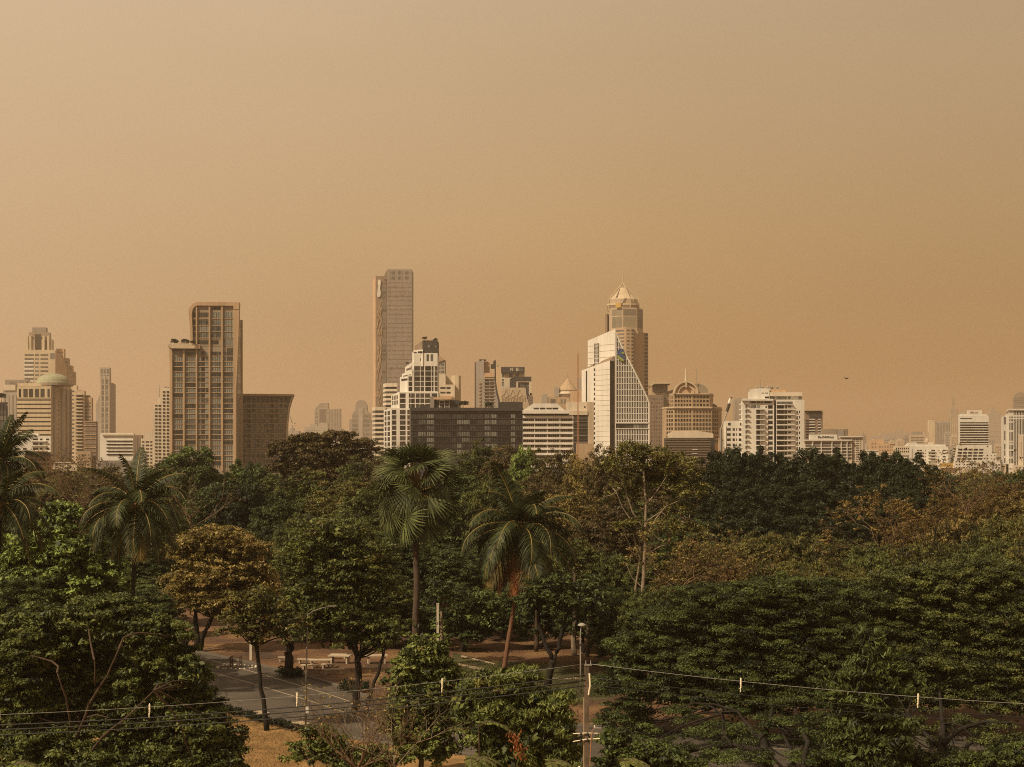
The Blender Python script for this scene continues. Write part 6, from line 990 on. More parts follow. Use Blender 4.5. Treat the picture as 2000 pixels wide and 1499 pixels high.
# utility pole, cables and spacers
D = 66.0; PX = X(1145, D); root = tag(empty('utility_pole', (PX, D, 0)), 'weathered concrete utility pole carrying the overhead cables', 'utility pole'); h = Zp(1300, D)
pole_m = wall_mat('weathered_concrete', (0.12, 0.088, 0.062), 0.9, 0.5, 2.5)
MB().box((-0.035, 0, h / 2), (0.12, 0.2, h)).build('pole', pole_m, root); MB().box((0.077, 0.02, h / 2 - 0.02), (0.10, 0.24, h - 0.05)).build('pole_flange', pole_m, root); MB().box((-0.118, -0.03, h * 0.42), (0.045, 0.05, h * 0.82)).build('cable_duct', M['path'], root)
MB().tube([(0.1, -0.13, h - 1.35), (0.17, -0.15, h - 0.9), (0.14, -0.14, h - 0.35)], 0.04, 6).build('bracket', M['sign_white'], root); MB().box((0.08, -0.08, h + 0.03), (0.34, 0.1, 0.06)).build('top_bracket', M['steel'], root)
for x in (-0.02, 0.2): MB().tube([(x, -0.08, h + 0.05), (x, -0.08, h + 0.24)], [0.03, 0.015], 6).build('pin', M['steel'], root)
for z, tilt in ((Zp(1431, D), 0.03), (Zp(1443, D), -0.05)):
    MB().tube([(-0.62, -0.16, z - 0.06 + tilt), (0, -0.16, z), (0.62, -0.16, z - tilt * 0.5)], 0.025, 5).build('crossarm', M['sign_white'], root)
    for x in (-0.25, 0.05): MB().lathe([(0.02, 0), (0.05, 0.03), (0.05, 0.1), (0.02, 0.14)], 8, (x, -0.17)).build('insulator', M['dark'], root, True, (0, 0, z - 0.1))
MB().tube([(0.16, -0.16, Zp(1495, D)), (0.2, -0.2, Zp(1450, D)), (0.26, -0.22, Zp(1426, D)), (0.36, -0.25, Zp(1421, D)), (0.62, -0.28, Zp(1421, D))], [0.02, 0.02, 0.02, 0.025, 0.03], 6).build('lamp_arm', M['rust'], root); MB().box((0.5, -0.28, Zp(1420, D)), (0.34, 0.12, 0.05)).build('lamp_head', M['steel'], root); MB().tube([(0.37, -0.26, Zp(1420, D)), (0.37, -0.26, Zp(1415, D))], 0.03, 5).build('photocell', M['sign_white'], root)
MB().tube([(-0.35, -0.5, 0), (-0.35, -0.5, Zp(1493, D))], 0.06, 8).build('pipe', M['sign_white'], root)
def span(side, off, dz, mat, r, name, label, sagk=1.0):
    x1, y1 = (-62, 60.5) if side < 0 else (62, 59.0); A = Vector((PX + (-0.06 if side < 0 else 0.16), D - 0.1, h + 0.08 + off)); B = Vector((x1, y1, h + 0.0 + off + dz)); sag = (2.0 if side < 0 else 1.62) * sagk; pts = []
    for i in range(61): u = i / 60; q = A.lerp(B, u); q.z -= 4 * sag * u * (1 - u); pts.append(q)
    c = pts[0]; o = MB().tube([p_ - c for p_ in pts], r, 5).build(name, mat, None, True, c); tag(o, label, 'cable', 'overhead cables'); return pts
lp = span(-1, 0, 0, M['steel'], 0.009, 'messenger_wire', 'pale upper wire running left from the utility pole'); rp = span(1, 0, 0, M['steel'], 0.012, 'messenger_wire', 'pale upper wire running right from the utility pole')
for i, (o_, s_) in enumerate(((-0.62, 1.0), (-0.95, 0.98))): span(1, o_, 0.12, M['black'], 0.012, 'power_cable', ('upper' if i == 0 else 'lower') + ' thin black cable below the pale wire right of the pole', s_)
for i, (o_, s_) in enumerate(((-0.52, 1.0), (-0.75, 0.99), (-1.0, 0.98))): span(-1, o_, 0.15, M['black'], 0.026, 'power_cable', ('top', 'middle', 'lowest')[i] + ' thick black cable of the bundle left of the pole', s_)
def spacer(pts, px, label):
    q = min(pts, key=lambda p_: abs(p_.x - X(px, p_.y))); root = tag(empty('cable_spacer', (q.x, q.y, q.z + 0.05)), label, 'cable spacer', 'spacers hanging on the overhead cables'); root.scale = (0.62, 0.62, 0.75)
    MB().lathe([(0.02, -0.42), (0.07, -0.36), (0.05, -0.25), (0.085, -0.18), (0.05, -0.08), (0.075, 0.02), (0.05, 0.1), (0.02, 0.15)], 8, (0, 0), 0.6).build('body', M['sign_white'], root, True)
    MB().lathe([(0.02, -0.75), (0.05, -0.68), (0.035, -0.55), (0.05, -0.48), (0.02, -0.4)], 7, (-0.03, 0), 0.6).build('lower_clip', M['sign_white'], root, True); MB().tube([(-0.09, 0, -0.5), (-0.03, 0, -0.55), (0.06, 0, -0.3)], 0.025, 5).build('hook', M['sign_white'], root)
for px, lab in ((5, 'white cable spacer at the left edge of the photo'), (292, 'white cable spacer in front of the lower left tree'), (583, 'white cable spacer in front of the road beside the street lamp'), (849, 'white cable spacer in front of the round leaved tree')): spacer(lp, px, lab)
for px, lab in ((1456, 'white cable spacer in front of the big rain tree'), (1792, 'white cable spacer in front of the right edge rain tree')): spacer(rp, px, lab)

# ------------------------------------------------------------------ far and middle trees
S = 'standing'
for px in range(-30, 360, 62): tree('far', px, 917 + (px * 7) % 5, 46, 430 + (px * 3) % 40, 'olive2' if px % 124 < 62 else 'brown', 'in the farthest line')
tree('far', 500, 918, 44, 420, 'olive2', 'in the farthest line')
for px, y, m_ in ((1845, 921, 'deep'), (1900, 924, 'olive'), (1945, 929, 'deep'), (1985, 927, 'olive2'), (2030, 926, 'deep')): tree('far', px, y, 42, 380, m_, 'in the farthest line')
for ty, px, y, h, D, m_ in (('dense', 330, 902, 44, 290, 'deep'), ('dense', 372, 877, 58, 250, 'green'), ('dense', 458, 909, 44, 255, 'green'), ('dense', 505, 908, 38, 248, 'deep'), ('broad', 545, 930, 45, 245, 'olive2'), ('broad', 700, 902, 46, 230, 'olive2'), ('broad', 752, 898, 46, 225, 'brown'), ('broad', 885, 897, 46, 235, 'olive2'), ('broad', 942, 872, 48, 240, 'olive2'), ('broad', 990, 884, 42, 232, 'brown'), ('dense', 1020, 877, 27, 205, 'bright'), ('broad', 1052, 893, 38, 210, 'olive'),
        ('thin', 1092, 886, 46, 200, 'brown'), ('thin', 1136, 889, 42, 196, 'orange'), ('thin', 1172, 880, 36, 190, 'brown'), ('broad', 1840, 935, 44, 250, 'deep'), ('thin', 1905, 933, 58, 235, 'olive'), ('thin', 1962, 940, 56, 215, 'rust'), ('dense', 1992, 921, 26, 225, 'deep')): tree(ty, px, y, h, D, m_, 'on the park edge')
for ty, px, y, h, D, m_ in (('broad', 210, 940, 55, 260, 'brown'), ('broad', 300, 950, 55, 240, 'olive2'), ('dense', 420, 945, 56, 200, 'deep'), ('dense', 478, 950, 58, 196, 'fig'), ('dense', 540, 972, 52, 190, 'deep'), ('broad', 600, 930, 58, 205, 'olive2'), ('broad', 665, 938, 60, 200, 'olive'), ('broad', 725, 955, 55, 190, 'olive2'), ('broad', 895, 940, 66, 190, 'deep'), ('flat', 965, 935, 70, 185, 'olive2'), ('thin', 1050, 935, 58, 180, 'brown'), ('thin', 1118, 955, 64, 172, 'orange'), ('broad', 1180, 985, 58, 165, 'brown')): tree(ty, px, y, h, D, m_, 'in the second row')
for px, y, h, D in ((1382, 897, 42, 232), (1408, 886, 32, 236), (1440, 878, 46, 235), (1480, 886, 42, 238), (1527, 890, 48, 236), (1588, 880, 50, 234), (1640, 889, 46, 238), (1702, 887, 48, 234), (1748, 886, 40, 230), (1790, 899, 42, 228), (1826, 914, 34, 226)): tree('dense', px, y, h, D, 'fig', 'rising highest', 'very dark fig trees')
for px, y, h, D in ((1375, 955, 52, 206), (1440, 946, 58, 204), (1508, 952, 58, 206), (1578, 944, 62, 203), (1650, 952, 60, 205), (1718, 948, 58, 203), (1780, 962, 48, 206)): tree('dense', px, y, h, D, 'fig', 'in the lower tier', 'very dark fig trees')
for px, y, h, D in ((1405, 1003, 56, 184), (1490, 1000, 58, 182), (1565, 1012, 56, 180), (1640, 1004, 58, 182)): tree('dense', px, y, h, D, 'fig', 'at the grove foot', 'very dark fig trees')
for ty, px, y, h, D, m_ in (('thin', 1852, 962, 48, 195, 'rust'), ('thin', 1922, 974, 66, 182, 'rust'), ('thin', 1990, 968, 56, 178, 'orange'), ('flat', 1400, 1066, 66, 156, 'olive'), ('flat', 1475, 1044, 82, 158, 'olive'), ('flat', 1562, 1050, 80, 154, 'olive'), ('flat', 1645, 1058, 78, 150, 'olive'), ('thin', 1790, 1010, 62, 158, 'rust'), ('flat', 1880, 1018, 86, 152, 'orange'), ('flat', 1975, 1012, 86, 148, 'olive')): tree(ty, px, y, h, D, m_, 'in the rusty belt')
for ty, px, y, h, D, m_ in (('thin', 1350, 1085, 64, 132, 'orange'), ('thin', 1435, 1098, 76, 131, 'rust'), ('flat', 1530, 1098, 88, 128, 'olive'), ('flat', 1625, 1102, 86, 124, 'olive'), ('flat', 1715, 1072, 80, 132, 'olive2'), ('flat', 1810, 1062, 92, 130, 'olive'), ('flat', 1915, 1058, 96, 127, 'olive2'), ('flat', 2010, 1064, 90, 124, 'olive')): tree(ty, px, y, h, D, m_, 'in the olive canopy')
for ty, px, y, h, D, m_ in (('broad', 20, 985, 60, 165, 'deep'), ('broad', 110, 1010, 60, 170, 'brown'), ('broad', 180, 1040, 55, 160, 'deep'), ('broad', 290, 1060, 60, 158, 'deep'), ('broad', 330, 1010, 50, 180, 'olive2'), ('flat', 590, 1015, 66, 158, 'olive2'), ('broad', 680, 1010, 66, 150, 'olive2'), ('dense', 545, 1030, 48, 165, 'fig'), ('broad', 765, 1040, 58, 152, 'deep'), ('broad', 850, 1055, 56, 155, 'deep'), ('broad', 905, 1075, 58, 150, 'deep'), ('flat', 960, 1050, 60, 160, 'deep'), ('flat', 1115, 1062, 72, 150, 'olive'), ('flat', 1190, 1085, 62, 148, 'olive2'), ('broad', 1330, 1015, 56, 170, 'deep'), ('broad', 1290, 1090, 52, 142, 'olive2')): tree(ty, px, y, h, D, m_, 'in the middle of the park')
for ty, px, y, h, D, m_ in (('broad', 905, 1150, 56, 138, 'deep'), ('broad', 1060, 1130, 60, 140, 'deep'), ('flat', 1140, 1150, 66, 136, 'rain'), ('broad', 985, 1150, 50, 146, 'deep'), ('broad', 1205, 1160, 50, 128, 'deep'), ('broad', 770, 1130, 52, 140, 'olive2'), ('broad', 610, 1130, 56, 146, 'olive2'), ('broad', 840, 1165, 48, 142, 'deep')): tree(ty, px, y, h, D, m_, 'over the clearing')

for px in range(385, 1340, 68): tree('far', px, 921 + (px * 5) % 9, 48, 345 + (px * 3) % 30, ('olive2', 'brown', 'deep')[px % 3], 'in the rear row')
for ty, px, y, h, D, m_ in (('broad', 1215, 935, 52, 250, 'olive2'), ('broad', 1275, 945, 54, 240, 'brown'), ('broad', 1335, 940, 50, 255, 'olive2'), ('broad', 1245, 990, 52, 190, 'olive2'), ('broad', 1310, 1050, 50, 180, 'brown'), ('broad', 60, 945, 56, 270, 'brown'), ('broad', 130, 940, 56, 265, 'olive2')): tree(ty, px, y, h, D, m_, 'behind the front trees')
for ty, px, y, h, D, m_ in (('flat', 1270, 1150, 64, 116, 'olive2'), ('flat', 1375, 1160, 84, 112, 'rain'), ('flat', 1490, 1160, 90, 113, 'rain'), ('flat', 1610, 1160, 90, 112, 'rain'), ('flat', 1740, 1130, 90, 114, 'rain'), ('flat', 1860, 1120, 94, 112, 'rain'), ('flat', 1985, 1118, 94, 112, 'rain'), ('broad', 20, 1130, 74, 112, 'green'), ('broad', 265, 1150, 60, 126, 'deep'), ('broad', 310, 1130, 44, 148, 'olive2')): tree(ty, px, y, h, D, m_, 'in the front row')

# ------------------------------------------------------------------ single trees one can tell apart
hero_tree('dome_tree', 255, 'big dark domed tree with sky gaps rising before the far towers', [[(640, 1080, .5), (638, 960, .4)], [(638, 960, .3), (600, 900, .14), (575, 880, .08)], [(638, 960, .3), (650, 890, .14), (655, 865, .06)], [(638, 960, .3), (690, 905, .14), (712, 885, .07)]], [(570, 882, 44, 20), (612, 868, 46, 20), (655, 864, 44, 20), (700, 878, 38, 20), (640, 895, 66, 22), (590, 908, 54, 20), (690, 908, 46, 20), (545, 882, 22, 14), (620, 930, 70, 24), (690, 935, 50, 22), (560, 925, 34, 18)], 'brown', leaf=0.24, asp=0.55, rc=0.9, per=70, fill=0.95, flat=0.6, seed=3, limbs=8, low=-0.6, group='park trees')
hero_tree('sparse_tree', 130, 'tall pale trunked tree with thin airy crown below the sail tower', [[(1255, 1290, .22), (1256, 1200, .20), (1258, 1120, .17), (1260, 1050, .14), (1262, 980, .11), (1258, 930, .10), (1255, 895, .05)], [(1258, 1050, .07), (1235, 1020, .055), (1215, 990, .045), (1203, 960, .03)], [(1260, 1036, .09), (1235, 1000, .07), (1222, 960, .05), (1205, 920, .03)], [(1262, 1050, .09), (1280, 1015, .07), (1300, 990, .05), (1345, 970, .03)], [(1260, 1085, .08), (1285, 1070, .06), (1310, 1060, .03)], [(1263, 985, .08), (1290, 950, .05), (1312, 915, .03)], [(1260, 1020, .07), (1290, 1000, .05), (1335, 1030, .03), (1350, 1022, .02)], [(1256, 1150, .07), (1235, 1130, .05), (1222, 1100, .03)], [(1236, 1290, .16), (1238, 1190, .13), (1244, 1130, .09), (1250, 1090, .05)]],
    [(1215, 915, 46, 36), (1265, 900, 52, 26), (1320, 920, 50, 34), (1345, 965, 42, 30), (1285, 960, 52, 34, 2), (1210, 970, 34, 30, 2), (1330, 1000, 36, 22, 1), (1295, 1035, 30, 24, -1), (1250, 940, 40, 30, 2), (1350, 1040, 34, 22, 1), (1225, 1030, 26, 20, -1), (1300, 930, 50, 34, 2), (1235, 885, 40, 18)], 'olive', leaf=0.15, asp=0.42, rc=0.52, per=36, fill=1.0, bark='pale', seed=5, limbs=5, flat=0.8, inner=0.5, group='park trees')
hero_tree('leafy_tree', 118, 'bright yellow green tree with large leaves beside the left coconut palm', [[(120, 1330, .3), (118, 1180, .22), (110, 1060, .12)]], [(125, 1025, 46, 42), (70, 1085, 66, 44), (150, 1090, 68, 46), (205, 1135, 50, 44), (105, 1150, 84, 56), (20, 1130, 60, 52), (40, 1190, 70, 50), (190, 1190, 60, 40)], 'bright', leaf=0.21, asp=0.5, rc=0.62, per=64, fill=1.0, seed=7, core=0.8, group='park trees')
hero_tree('turning_tree', 137, 'many trunked tree with yellow and pink brown turning leaves by the road', [[(360, 1268, .3), (352, 1235, .26), (345, 1205, .2)], [(388, 1272, .36), (384, 1240, .3), (382, 1205, .22)], [(388, 1272, .3), (400, 1235, .24), (416, 1205, .18)], [(362, 1262, .2), (375, 1230, .14), (380, 1210, .1)], [(345, 1205, .16), (330, 1170, .1)], [(416, 1205, .16), (440, 1160, .1)], [(382, 1205, .18), (385, 1150, .1)]], [(425, 1062, 72, 34), (375, 1085, 48, 42), (475, 1095, 54, 44), (430, 1130, 84, 50), (360, 1150, 54, 44), (500, 1150, 46, 44), (415, 1180, 76, 28), (465, 1195, 50, 24)], 'orange', leaf=0.15, rc=0.6, per=64, fill=1.05, seed=9, limbs=14, core=0.8, group='park trees')
hero_tree('leaning_tree', 96.5, 'slim dark tree leaning over the road with a forked trunk', [[(521, 1428, .2), (516, 1380, .16), (508, 1330, .14), (503, 1285, .14), (503, 1262, .13)], [(503, 1262, .1), (492, 1235, .07), (480, 1215, .05)], [(503, 1262, .1), (516, 1230, .07), (522, 1205, .05)], [(503, 1268, .08), (478, 1240, .05), (450, 1228, .03)]], [(470, 1215, 50, 26), (520, 1195, 54, 30), (550, 1225, 48, 28), (490, 1175, 54, 30), (455, 1238, 30, 14), (525, 1250, 40, 16), (500, 1235, 44, 16)], 'olive', leaf=0.13, rc=0.5, per=46, fill=0.85, flat=0.45, seed=11, limbs=10, droop=0.2, group='park trees')
hero_tree('spreading_tree', 104, 'broad olive tree with red tinged leaves standing in a clipped hedge ring', [[(692, 1392, .3), (697, 1345, .27), (700, 1305, .24), (698, 1285, .22)], [(698, 1285, .17), (680, 1255, .12), (650, 1215, .07)], [(700, 1290, .17), (712, 1245, .12), (722, 1190, .07)], [(698, 1285, .15), (690, 1210, .1), (668, 1120, .06)], [(714, 1240, .1), (745, 1200, .06)]], [(640, 1050, 76, 42), (700, 1085, 72, 46), (600, 1105, 66, 46), (665, 1135, 92, 50), (735, 1150, 52, 50), (590, 1185, 60, 40), (650, 1205, 72, 36), (720, 1220, 56, 40), (610, 1240, 40, 26), (665, 1255, 44, 24), (745, 1260, 34, 24)], 'olive2', leaf=0.14, asp=0.4, rc=0.6, per=62, fill=1.0, flat=0.42, seed=13, limbs=12, core=0.8, group='park trees')
hero_tree('slanting_tree', 103, 'slender trunk slanting right behind the hedge ring tree', [[(716, 1393, .15), (728, 1345, .13), (742, 1300, .12), (750, 1272, .1)], [(750, 1272, .08), (762, 1230, .05)], [(748, 1278, .07), (735, 1245, .04)]], [(770, 1235, 40, 26), (745, 1255, 30, 20)], 'olive2', leaf=0.14, rc=0.5, per=50, fill=0.8, flat=0.45, seed=15, group='park trees')
hero_tree('roadside_tree', 121, 'thick dark trunked tree inside the farther hedge ring on the road edge', [[(567, 1318, .42), (565, 1285, .36), (568, 1262, .32)], [(567, 1268, .22), (548, 1240, .14), (530, 1225, .08)], [(568, 1265, .22), (585, 1235, .14), (600, 1215, .08)]], [(550, 1215, 42, 26), (600, 1195, 46, 26), (575, 1230, 46, 20), (620, 1225, 34, 20)], 'deep', leaf=0.15, rc=0.55, per=56, fill=0.9, flat=0.45, seed=17, limbs=10, core=0.8, group='park trees')
hero_tree('forked_tree', 116, 'dark tree with a wide V shaped trunk beside the leaning coconut palm', [[(1070, 1340, .34), (1074, 1312, .3), (1080, 1290, .27)], [(1080, 1290, .2), (1066, 1262, .17), (1052, 1222, .13), (1050, 1190, .08)], [(1080, 1290, .2), (1092, 1265, .18), (1098, 1230, .15), (1110, 1195, .1)], [(1098, 1228, .1), (1130, 1205, .07), (1160, 1175, .05)]], [(1050, 1175, 46, 30), (1105, 1180, 50, 30), (1150, 1170, 44, 28), (1080, 1150, 50, 26), (1165, 1205, 30, 20)], 'deep', leaf=0.15, rc=0.55, per=52, fill=0.8, flat=0.5, seed=19, limbs=16, core=0.8, group='park trees')
hero_tree('clearing_tree', 137, 'low dark tree with sideways limbs above the leaf strewn slope', [[(905, 1278, .3), (902, 1245, .26), (895, 1215, .2)], [(985, 1245, .1), (955, 1228, .14), (905, 1232, .2)], [(895, 1215, .14), (880, 1185, .09), (876, 1165, .05)]], [(880, 1185, 46, 26), (935, 1180, 44, 26), (920, 1210, 46, 14), (870, 1220, 30, 16), (965, 1200, 30, 18)], 'green', leaf=0.17, rc=0.6, per=50, fill=0.8, flat=0.45, seed=21, limbs=12, core=0.8, group='park trees')
for i, (px, y0, y1, D, r_, lab, ht) in enumerate(((1121, 1275, 1110, 134, .26, 'pale straight trunked tree beyond the mushroom headed lamp', 'olive2'), (1148, 1276, 1180, 133, .2, 'short dark tree between the pale trunk and the airy tree', 'deep'), (1047, 1275, 1160, 137, .24, 'mossy trunked tree left of the forked tree', 'deep'), (862, 1290, 1190, 128, .16, 'thin pale branched tree behind the fan palm trunk', 'deep'))):
    hero_tree('straight_tree', D, lab, [[(px, y0, r_), (px + 1, (y0 + y1) / 2, r_ * .85), (px, y1, r_ * .6)]], [(px - 20, y1 - 6, 34, 22), (px + 22, y1 - 14, 34, 22), (px, y1 - 34, 36, 20)], ht, leaf=0.16, rc=0.55, per=50, fill=0.75, flat=0.5, bark='pale' if i in (0, 3) else 'brown', seed=30 + i, limbs=10, group='park trees')
bare_tree('bare_tree', 80, 985, 215, 'leafless brown twiggy tree beyond the left edge palm', 0.9, 7, 3.4, 0.099, 4, 41, leaf='brown', per=5, ls=0.2, group='bare trees'); bare_tree('bare_tree', 150, 975, 225, 'leafless tangled brown tree behind the bright green tree top', 0.9, 7, 3.4, 0.099, 4, 42, leaf='rust', per=5, ls=0.2, group='bare trees'); bare_tree('bare_tree', 372, 1010, 170, 'pale bare limbed tree right of the left coconut palm', 0.6, 5, 3.0, 0.087, 3, 43, 'twig', leaf='brown', per=8, ls=0.16, group='bare trees', spread=0.5)
bare_tree('bare_tree', 1720, 1078, 146, 'bare pale branched tree in front of the dark grove at its right end', 0.9, 7, 2.6, 0.081, 4, 44, 'twig', leaf='rust', per=16, ls=0.15, group='bare trees'); bare_tree('bare_tree', 1425, 1165, 124, 'bare grey branched tree at the top of the big rain tree', 0.8, 6, 2.2, 0.074, 4, 45, 'twig', leaf='orange', per=6, ls=0.14, group='bare trees'); bare_tree('bare_tree', 1320, 1150, 122, 'bare twisting branches right of the airy pale trunked tree', 0.7, 6, 2.4, 0.074, 4, 46, 'twig', leaf='orange', per=10, ls=0.14, group='bare trees'); bare_tree('bare_tree', 1800, 1095, 128, 'dark bare snag poking through the olive canopy', 0.5, 4, 2.2, 0.124, 3, 47, 'dark', group='bare trees'); bare_tree('bare_tree', 1890, 985, 180, 'bare rusty twigged tree below the red lettered roof sign', 0.9, 7, 3.2, 0.081, 4, 48, leaf='rust', per=5, ls=0.18, group='bare trees')

# ------------------------------------------------------------------ palms
coconut(110, [(257, 1363), (258, 1200)], (266, 990), 'dark coconut palm on the left with drooping fronds below the stepped apartments', 1.16, 3, dead=((-1.2, 'yellow'),), nuts=8, name='coconut_palm', bark='dark')
coconut(120, [(982, 1325), (990, 1270), (1005, 1180)], (1018, 1032), 'leaning coconut palm with dead orange fronds right of the fan palm', 1.42, 8, dead=((-2.4, 'yellow'), (-1.9, 'dead'), (-0.9, 'yellow'), (-2.8, 'dead'), (-1.4, 'yellow')), nuts=7)
coconut(108, [(-14, 1370), (-12, 1100)], (-2, 905), 'feathery palm cut off by the left edge of the photo', 0.95, 5, nuts=0, bark='dark', name='feather_palm', tiers=((0, 3), (1, 4), (2, 5), (3, 6), (4, 6), (5, 4)))
coconut(104, [(-10, 1390), (-8, 1200)], (0, 985), 'lower dark palm under the feathery palm at the left edge', 1.1, 6, nuts=0, bark='dark', name='feather_palm', tiers=((1, 4), (2, 5), (3, 6), (4, 6), (5, 5), (6, 3)))
palmyra(120, 812, 1325, (814, 950), 'tall fan palm with stiff round leaves in front of the charcoal building', 4)

# ------------------------------------------------------------------ near canopy
hero_tree('foreground_tree', 76, 'large leafy tree filling the lower left corner with pale bare limbs inside', [[(160, 1560, .22), (150, 1470, .18), (155, 1420, .14)], [(150, 1440, .09, -1.2), (175, 1375, .075, -2.4), (210, 1320, .055, -3.2), (232, 1268, .03, -3.7)], [(155, 1500, .08, -1), (200, 1440, .07, -2.4), (260, 1390, .05, -3.4), (300, 1350, .03, -3.9)], [(140, 1430, .065, -2), (130, 1365, .05, -3), (112, 1315, .03, -3.5)], [(186, 1340, .04, -3.0), (184, 1290, .025, -3.4)]],
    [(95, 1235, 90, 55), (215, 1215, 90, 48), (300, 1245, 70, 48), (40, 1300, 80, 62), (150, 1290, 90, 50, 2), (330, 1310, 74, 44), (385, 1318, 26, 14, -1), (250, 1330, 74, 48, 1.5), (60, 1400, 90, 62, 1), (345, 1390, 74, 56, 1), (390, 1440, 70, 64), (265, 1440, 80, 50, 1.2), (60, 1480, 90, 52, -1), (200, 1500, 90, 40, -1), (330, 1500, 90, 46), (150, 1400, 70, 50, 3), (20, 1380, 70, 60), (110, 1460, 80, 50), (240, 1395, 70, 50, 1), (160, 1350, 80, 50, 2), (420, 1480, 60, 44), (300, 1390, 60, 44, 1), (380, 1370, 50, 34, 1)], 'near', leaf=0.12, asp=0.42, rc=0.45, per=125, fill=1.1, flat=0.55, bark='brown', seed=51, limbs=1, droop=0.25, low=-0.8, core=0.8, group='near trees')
hero_tree('round_bush_tree', 82, 'dense round leaved tree in the bottom middle before the road', [[(822, 1500, .16), (822, 1420, .12), (824, 1340, .08)]], [(832, 1285, 44, 44), (800, 1320, 44, 42), (862, 1325, 40, 44), (825, 1370, 60, 44), (790, 1400, 46, 40), (868, 1400, 36, 44), (830, 1450, 60, 50)], 'near', leaf=0.125, asp=0.5, rc=0.38, per=80, fill=1.1, low=-0.8, seed=53, limbs=8, core=0.8, group='near trees', bark='brown')
hero_tree('drooping_tree', 74, 'narrow leaved tree with a hanging clump of dead red leaves left of the utility pole', [[(1000, 1540, .14), (1004, 1440, .1), (1008, 1370, .06)]], [(950, 1345, 44, 32), (1010, 1340, 50, 34), (1070, 1385, 54, 44), (985, 1395, 60, 44), (1060, 1440, 60, 44), (950, 1440, 46, 40), (1000, 1480, 70, 40), (1095, 1470, 40, 40), (915, 1380, 26, 40)], 'near', leaf=0.15, asp=0.26, rc=0.42, per=90, fill=1.05, low=-0.8, seed=55, limbs=9, droop=0.9, core=0.8, group='near trees', bark='brown')
big = [(1430, 1185, 130, 44), (1560, 1172, 130, 46), (1680, 1200, 100, 46, 1), (1330, 1235, 110, 46), (1470, 1245, 130, 50, -1), (1600, 1255, 130, 50, -1), (1250, 1285, 84, 42), (1380, 1305, 110, 46, -2), (1520, 1315, 120, 48, -3), (1650, 1315, 100, 50, -2), (1215, 1340, 60, 36), (1290, 1362, 84, 36, -2), (1420, 1372, 100, 34, -4), (1555, 1378, 104, 34, -5), (1225, 1405, 56, 36, -1), (1500, 1210, 120, 46), (1390, 1220, 100, 46), (1560, 1295, 120, 46, -2), (1450, 1340, 100, 46, -3), (1340, 1340, 90, 40, -2), (1620, 1355, 80, 40, -4), (1270, 1322, 80, 44, -1),
       (1330, 1412, 60, 22, -7.2, .5), (1400, 1422, 46, 16, -10.8, .4), (1540, 1422, 56, 22, -12.6, .5), (1620, 1420, 56, 24, -10.8, .6), (1300, 1455, 44, 20, -9.0, .45), (1400, 1448, 60, 22, -14, .6), (1455, 1492, 60, 18, -17, .6), (1575, 1488, 36, 20, -17, .6), (1345, 1480, 50, 20, -15, .6), (1610, 1465, 50, 26, -12.6, .5), (1250, 1450, 44, 26, -7.2, .6)]
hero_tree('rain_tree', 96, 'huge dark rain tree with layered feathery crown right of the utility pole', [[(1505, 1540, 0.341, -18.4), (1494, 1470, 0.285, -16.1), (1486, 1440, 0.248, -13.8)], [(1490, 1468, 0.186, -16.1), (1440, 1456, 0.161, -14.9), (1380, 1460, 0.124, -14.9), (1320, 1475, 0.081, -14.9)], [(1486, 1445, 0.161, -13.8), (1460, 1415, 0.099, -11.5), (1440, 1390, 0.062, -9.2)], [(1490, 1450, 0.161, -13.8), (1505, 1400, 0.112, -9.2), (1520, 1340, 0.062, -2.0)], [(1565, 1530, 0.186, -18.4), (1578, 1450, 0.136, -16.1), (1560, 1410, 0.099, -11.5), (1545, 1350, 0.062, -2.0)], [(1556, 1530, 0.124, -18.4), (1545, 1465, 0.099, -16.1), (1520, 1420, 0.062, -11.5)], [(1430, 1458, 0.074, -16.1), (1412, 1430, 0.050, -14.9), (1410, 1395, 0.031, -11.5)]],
    big, 'rain', leaf=0.088, asp=0.40, rc=0.62, per=300, fill=0.72, flat=0.40, tv=0.2, inner=0.1, seed=57, limbs=8, up=0.75, core=0.55, group='near trees', base=(1500, 1500), low=-0.55)
